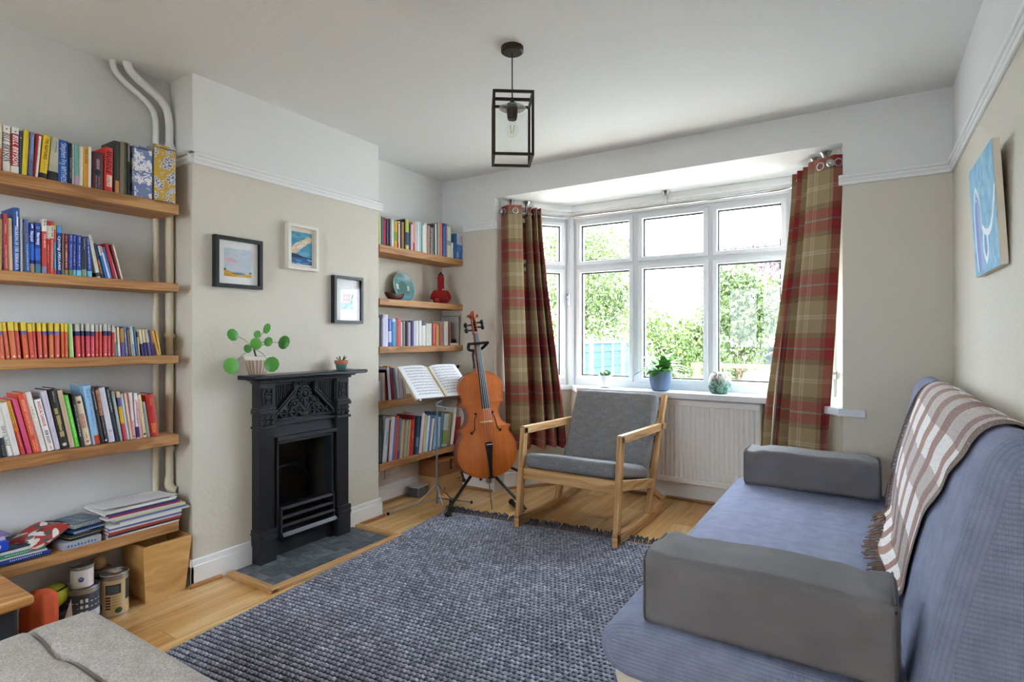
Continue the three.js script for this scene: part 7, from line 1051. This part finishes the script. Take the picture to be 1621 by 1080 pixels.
// ---------------------------------------------------------------- the front garden
{
  const G = -0.35, gr = struct('ground'); part('drive', bb(-40, 30, G - 0.2, G, -4.5, -70), std('#b9b5ab', 0.9), gr); part('earth', bb(-40, 30, G - 0.21, G - 0.01, 14, -4.5), std('#8a8474', 0.9), gr);
  // blue panel fence along the left boundary
  const f = thing('garden_fence', 'light blue painted panel fence with white posts in the garden', 'fence', [-5.0, G, 0]);
  const blue = ['#33586e', '#385e72', '#30556b'].map(c => std(c, 0.8)), wht = std('#c3c6c6', 0.8);
  for (let p = 0; p < 5; p++) { const z0 = -5.6 - p * 1.83; for (let k = 0; k < 8; k++) part('board', bx(0.02, 0.19, 1.72, 0.004 * (k % 2), 0.13 + k * 0.17, z0 - 0.9, 0.004, 0, 0, 0.06), blue[(k + p) % 3], f); for (const q of [0.05, 0.6, 1.2, 1.76]) part('batten', bx(0.03, 1.38, 0.045, 0.025, 0.7, z0 - q, 0.004), wht, f); part('post', bx(0.1, 1.55, 0.1, 0.02, 0.775, z0 + 0.03, 0.01), wht, f); part('capping', bx(0.07, 0.05, 1.8, 0.01, 1.44, z0 - 0.9, 0.008), wht, f); }
  const leafG = sheet(2, 3, (u, v) => [(u - 0.5) * Math.sin(Math.max(0.04, v) * Math.PI * 0.98) * 0.5, v - 0.5, 0.1 * Math.abs(u - 0.5)]);
  function tree(name, label, base, blobs, n, size, cols, seed, trunkH, r0) {
    const q = mulberry(seed), o = thing(name, label, 'tree', base), bark = std('#5a4a3c', 0.9);
    part('trunk', tube([[0, 0, 0], [0.05, trunkH * 0.5, 0.03], [0, trunkH, 0]], r0, 10, 8), bark, o);
    blobs.forEach(b => part('branch', tube([[0, trunkH * 0.6, 0], [b[0] * 0.5, mix(trunkH * 0.7, b[1], 0.6), b[2] * 0.5], [b[0], b[1] + b[4] * 0.5, b[2]]], r0 * 0.35, 10, 6), bark, o));
    const im = new THREE.InstancedMesh(leafG, phy('#ffffff', 0.6, { side: THREE.DoubleSide, transmission: 0.35, thickness: 0 }), n), m = new THREE.Matrix4(), e = new THREE.Euler(), qq = new THREE.Quaternion(), tot = blobs.reduce((s, b) => s + b[3] * b[4] * b[5], 0);
    let k = 0; blobs.forEach((b, bi) => { const cnt = bi === blobs.length - 1 ? n - k : Math.round(n * b[3] * b[4] * b[5] / tot); for (let i = 0; i < cnt && k < n; i++, k++) { const v = V3(q() * 2 - 1, q() * 2 - 1, q() * 2 - 1).normalize().multiplyScalar(Math.pow(q(), 0.45)); e.set(q() * 6, q() * 6, q() * 6); const s = size * (0.6 + 0.8 * q()); m.compose(V3(b[0] + v.x * b[3], b[1] + v.y * b[4], b[2] + v.z * b[5]), qq.setFromEuler(e), V3(s, s, s)); im.setMatrixAt(k, m); im.setColorAt(k, new THREE.Color(cols[Math.floor(q() * cols.length)]).multiplyScalar(0.85 + 0.3 * q())); } });
    im.name = 'foliage'; im.userData.kind = 'stuff'; im.castShadow = im.receiveShadow = true; o.add(im);
  }
  const g1 = ['#52682a', '#607434', '#6e7e42', '#485e26', '#64724a'], g2 = ['#566f29', '#657e34', '#748844', '#486226'], g3 = ['#566c32', '#64753f', '#485f30'], pl = ['#685862', '#625058', '#746468'];
  tree('garden_tree', 'airy light green tree behind the blue fence', [-6.5, G, -14.0], [[0, 2.0, 0, 1.4, 1.0, 1.5], [0.3, 3.3, 0.2, 1.5, 1.1, 1.5], [-0.2, 4.5, 0, 1.3, 0.9, 1.2], [0.7, 2.4, -0.8, 0.9, 1.0, 1.0]], 17000, 0.1, g1, 51, 2.4, 0.09);
  tree('garden_shrub', 'broad bright green shrub seen through the middle pane', [-3.6, G, -12.2], [[0, 1.2, 0, 0.9, 0.8, 0.9], [0.75, 1.45, 0.1, 0.8, 0.85, 0.8], [-0.5, 1.75, 0, 0.7, 0.55, 0.7], [1.05, 2.15, 0, 0.55, 0.6, 0.6]], 9000, 0.085, g2, 53, 0.9, 0.06);
  tree('garden_tree', 'bushy yellow-green tree seen through the right pane', [-1.75, G, -9.6], [[0.05, 1.45, 0, 0.5, 0.5, 0.5], [0.15, 2.05, 0, 0.7, 0.55, 0.65], [0.5, 1.8, 0.1, 0.5, 0.4, 0.5], [-0.1, 2.5, 0, 0.5, 0.35, 0.5], [-0.12, 1.05, 0, 0.24, 0.3, 0.24]], 8000, 0.075, g3, 55, 1.2, 0.06);
  tree('plum_tree', 'distant dusky pink plum tree above the right garden tree', [-2.4, G, -18], [[0.4, 3.75, 0, 1.4, 0.75, 1.2], [-0.6, 4.05, 0, 0.9, 0.5, 0.9]], 3600, 0.11, pl, 57, 3.4, 0.09);
  tree('flower_shrub', 'low shrub with pinkish flowers below the right garden tree', [-0.75, G, -8.2], [[0, 0.82, 0, 0.75, 0.22, 0.4]], 1800, 0.06, ['#6f9440', '#88a858', '#b06a60', '#c9a890'], 59, 0.6, 0.03);
  tree('flower_shrub', 'low dark green shrub below the middle garden shrub', [-2.1, G, -8.2], [[0, 0.78, 0, 0.5, 0.22, 0.4]], 1400, 0.06, ['#5f8440', '#789858', '#a06a60'], 61, 0.6, 0.03);
  const rl = thing('timber_rail', 'dark timber rail across the end of the front garden', 'rail', [-1.3, G, -8.9]); part('rail', bx(2.6, 0.07, 0.07, 0.3, 1.12, 0, 0.01), std('#6a4a38', 0.8), rl); for (const x of [-0.9, 0.3, 1.5]) part('post', bx(0.09, 1.15, 0.09, x, 0.575, 0, 0.01), std('#6a4a38', 0.8), rl);
  // parked car beyond the rail
  const car = thing('parked_car', 'white car parked beyond the timber rail', 'car', [-0.6, G, -11.8], 0.1), wc = phy('#e8e9ea', 0.25, { clearcoat: 1 });
  const bodyS = new THREE.Shape(); bodyS.moveTo(-1.9, 0.35); bodyS.lineTo(1.95, 0.35); bodyS.quadraticCurveTo(2.05, 0.6, 1.95, 0.8); bodyS.quadraticCurveTo(1.5, 0.95, 1.0, 0.98); bodyS.quadraticCurveTo(0.5, 1.42, 0.1, 1.46); bodyS.lineTo(-1.1, 1.46); bodyS.quadraticCurveTo(-1.7, 1.4, -1.9, 0.9); bodyS.closePath();
  part('body', T(extr(bodyS, 1.6, 0.06), 0, 0, -0.8), wc, car); part('side_window', [T(extr(poly([[-1.45, 1.0], [0.75, 1.0], [0.12, 1.38], [-1.1, 1.38]]), 0.02), 0, 0, 0.85)], std('#31383e', 0.1), car);
  for (const x of [-1.2, 1.25]) { part('wheel', [T(cyl(0.32, 0.32, 0.2, 0, 0, 0, 28, Math.PI / 2), x, 0.32, 0.76), T(cyl(0.32, 0.32, 0.2, 0, 0, 0, 28, Math.PI / 2), x, 0.32, -0.76)], M.rubber, car); const wa = new THREE.TorusGeometry(0.37, 0.03, 6, 24, Math.PI); part('wheel_arch', T(wa, x, 0.34, 0.87), std('#8c9094', 0.6), car); }
}
renderer.render(scene, camera);
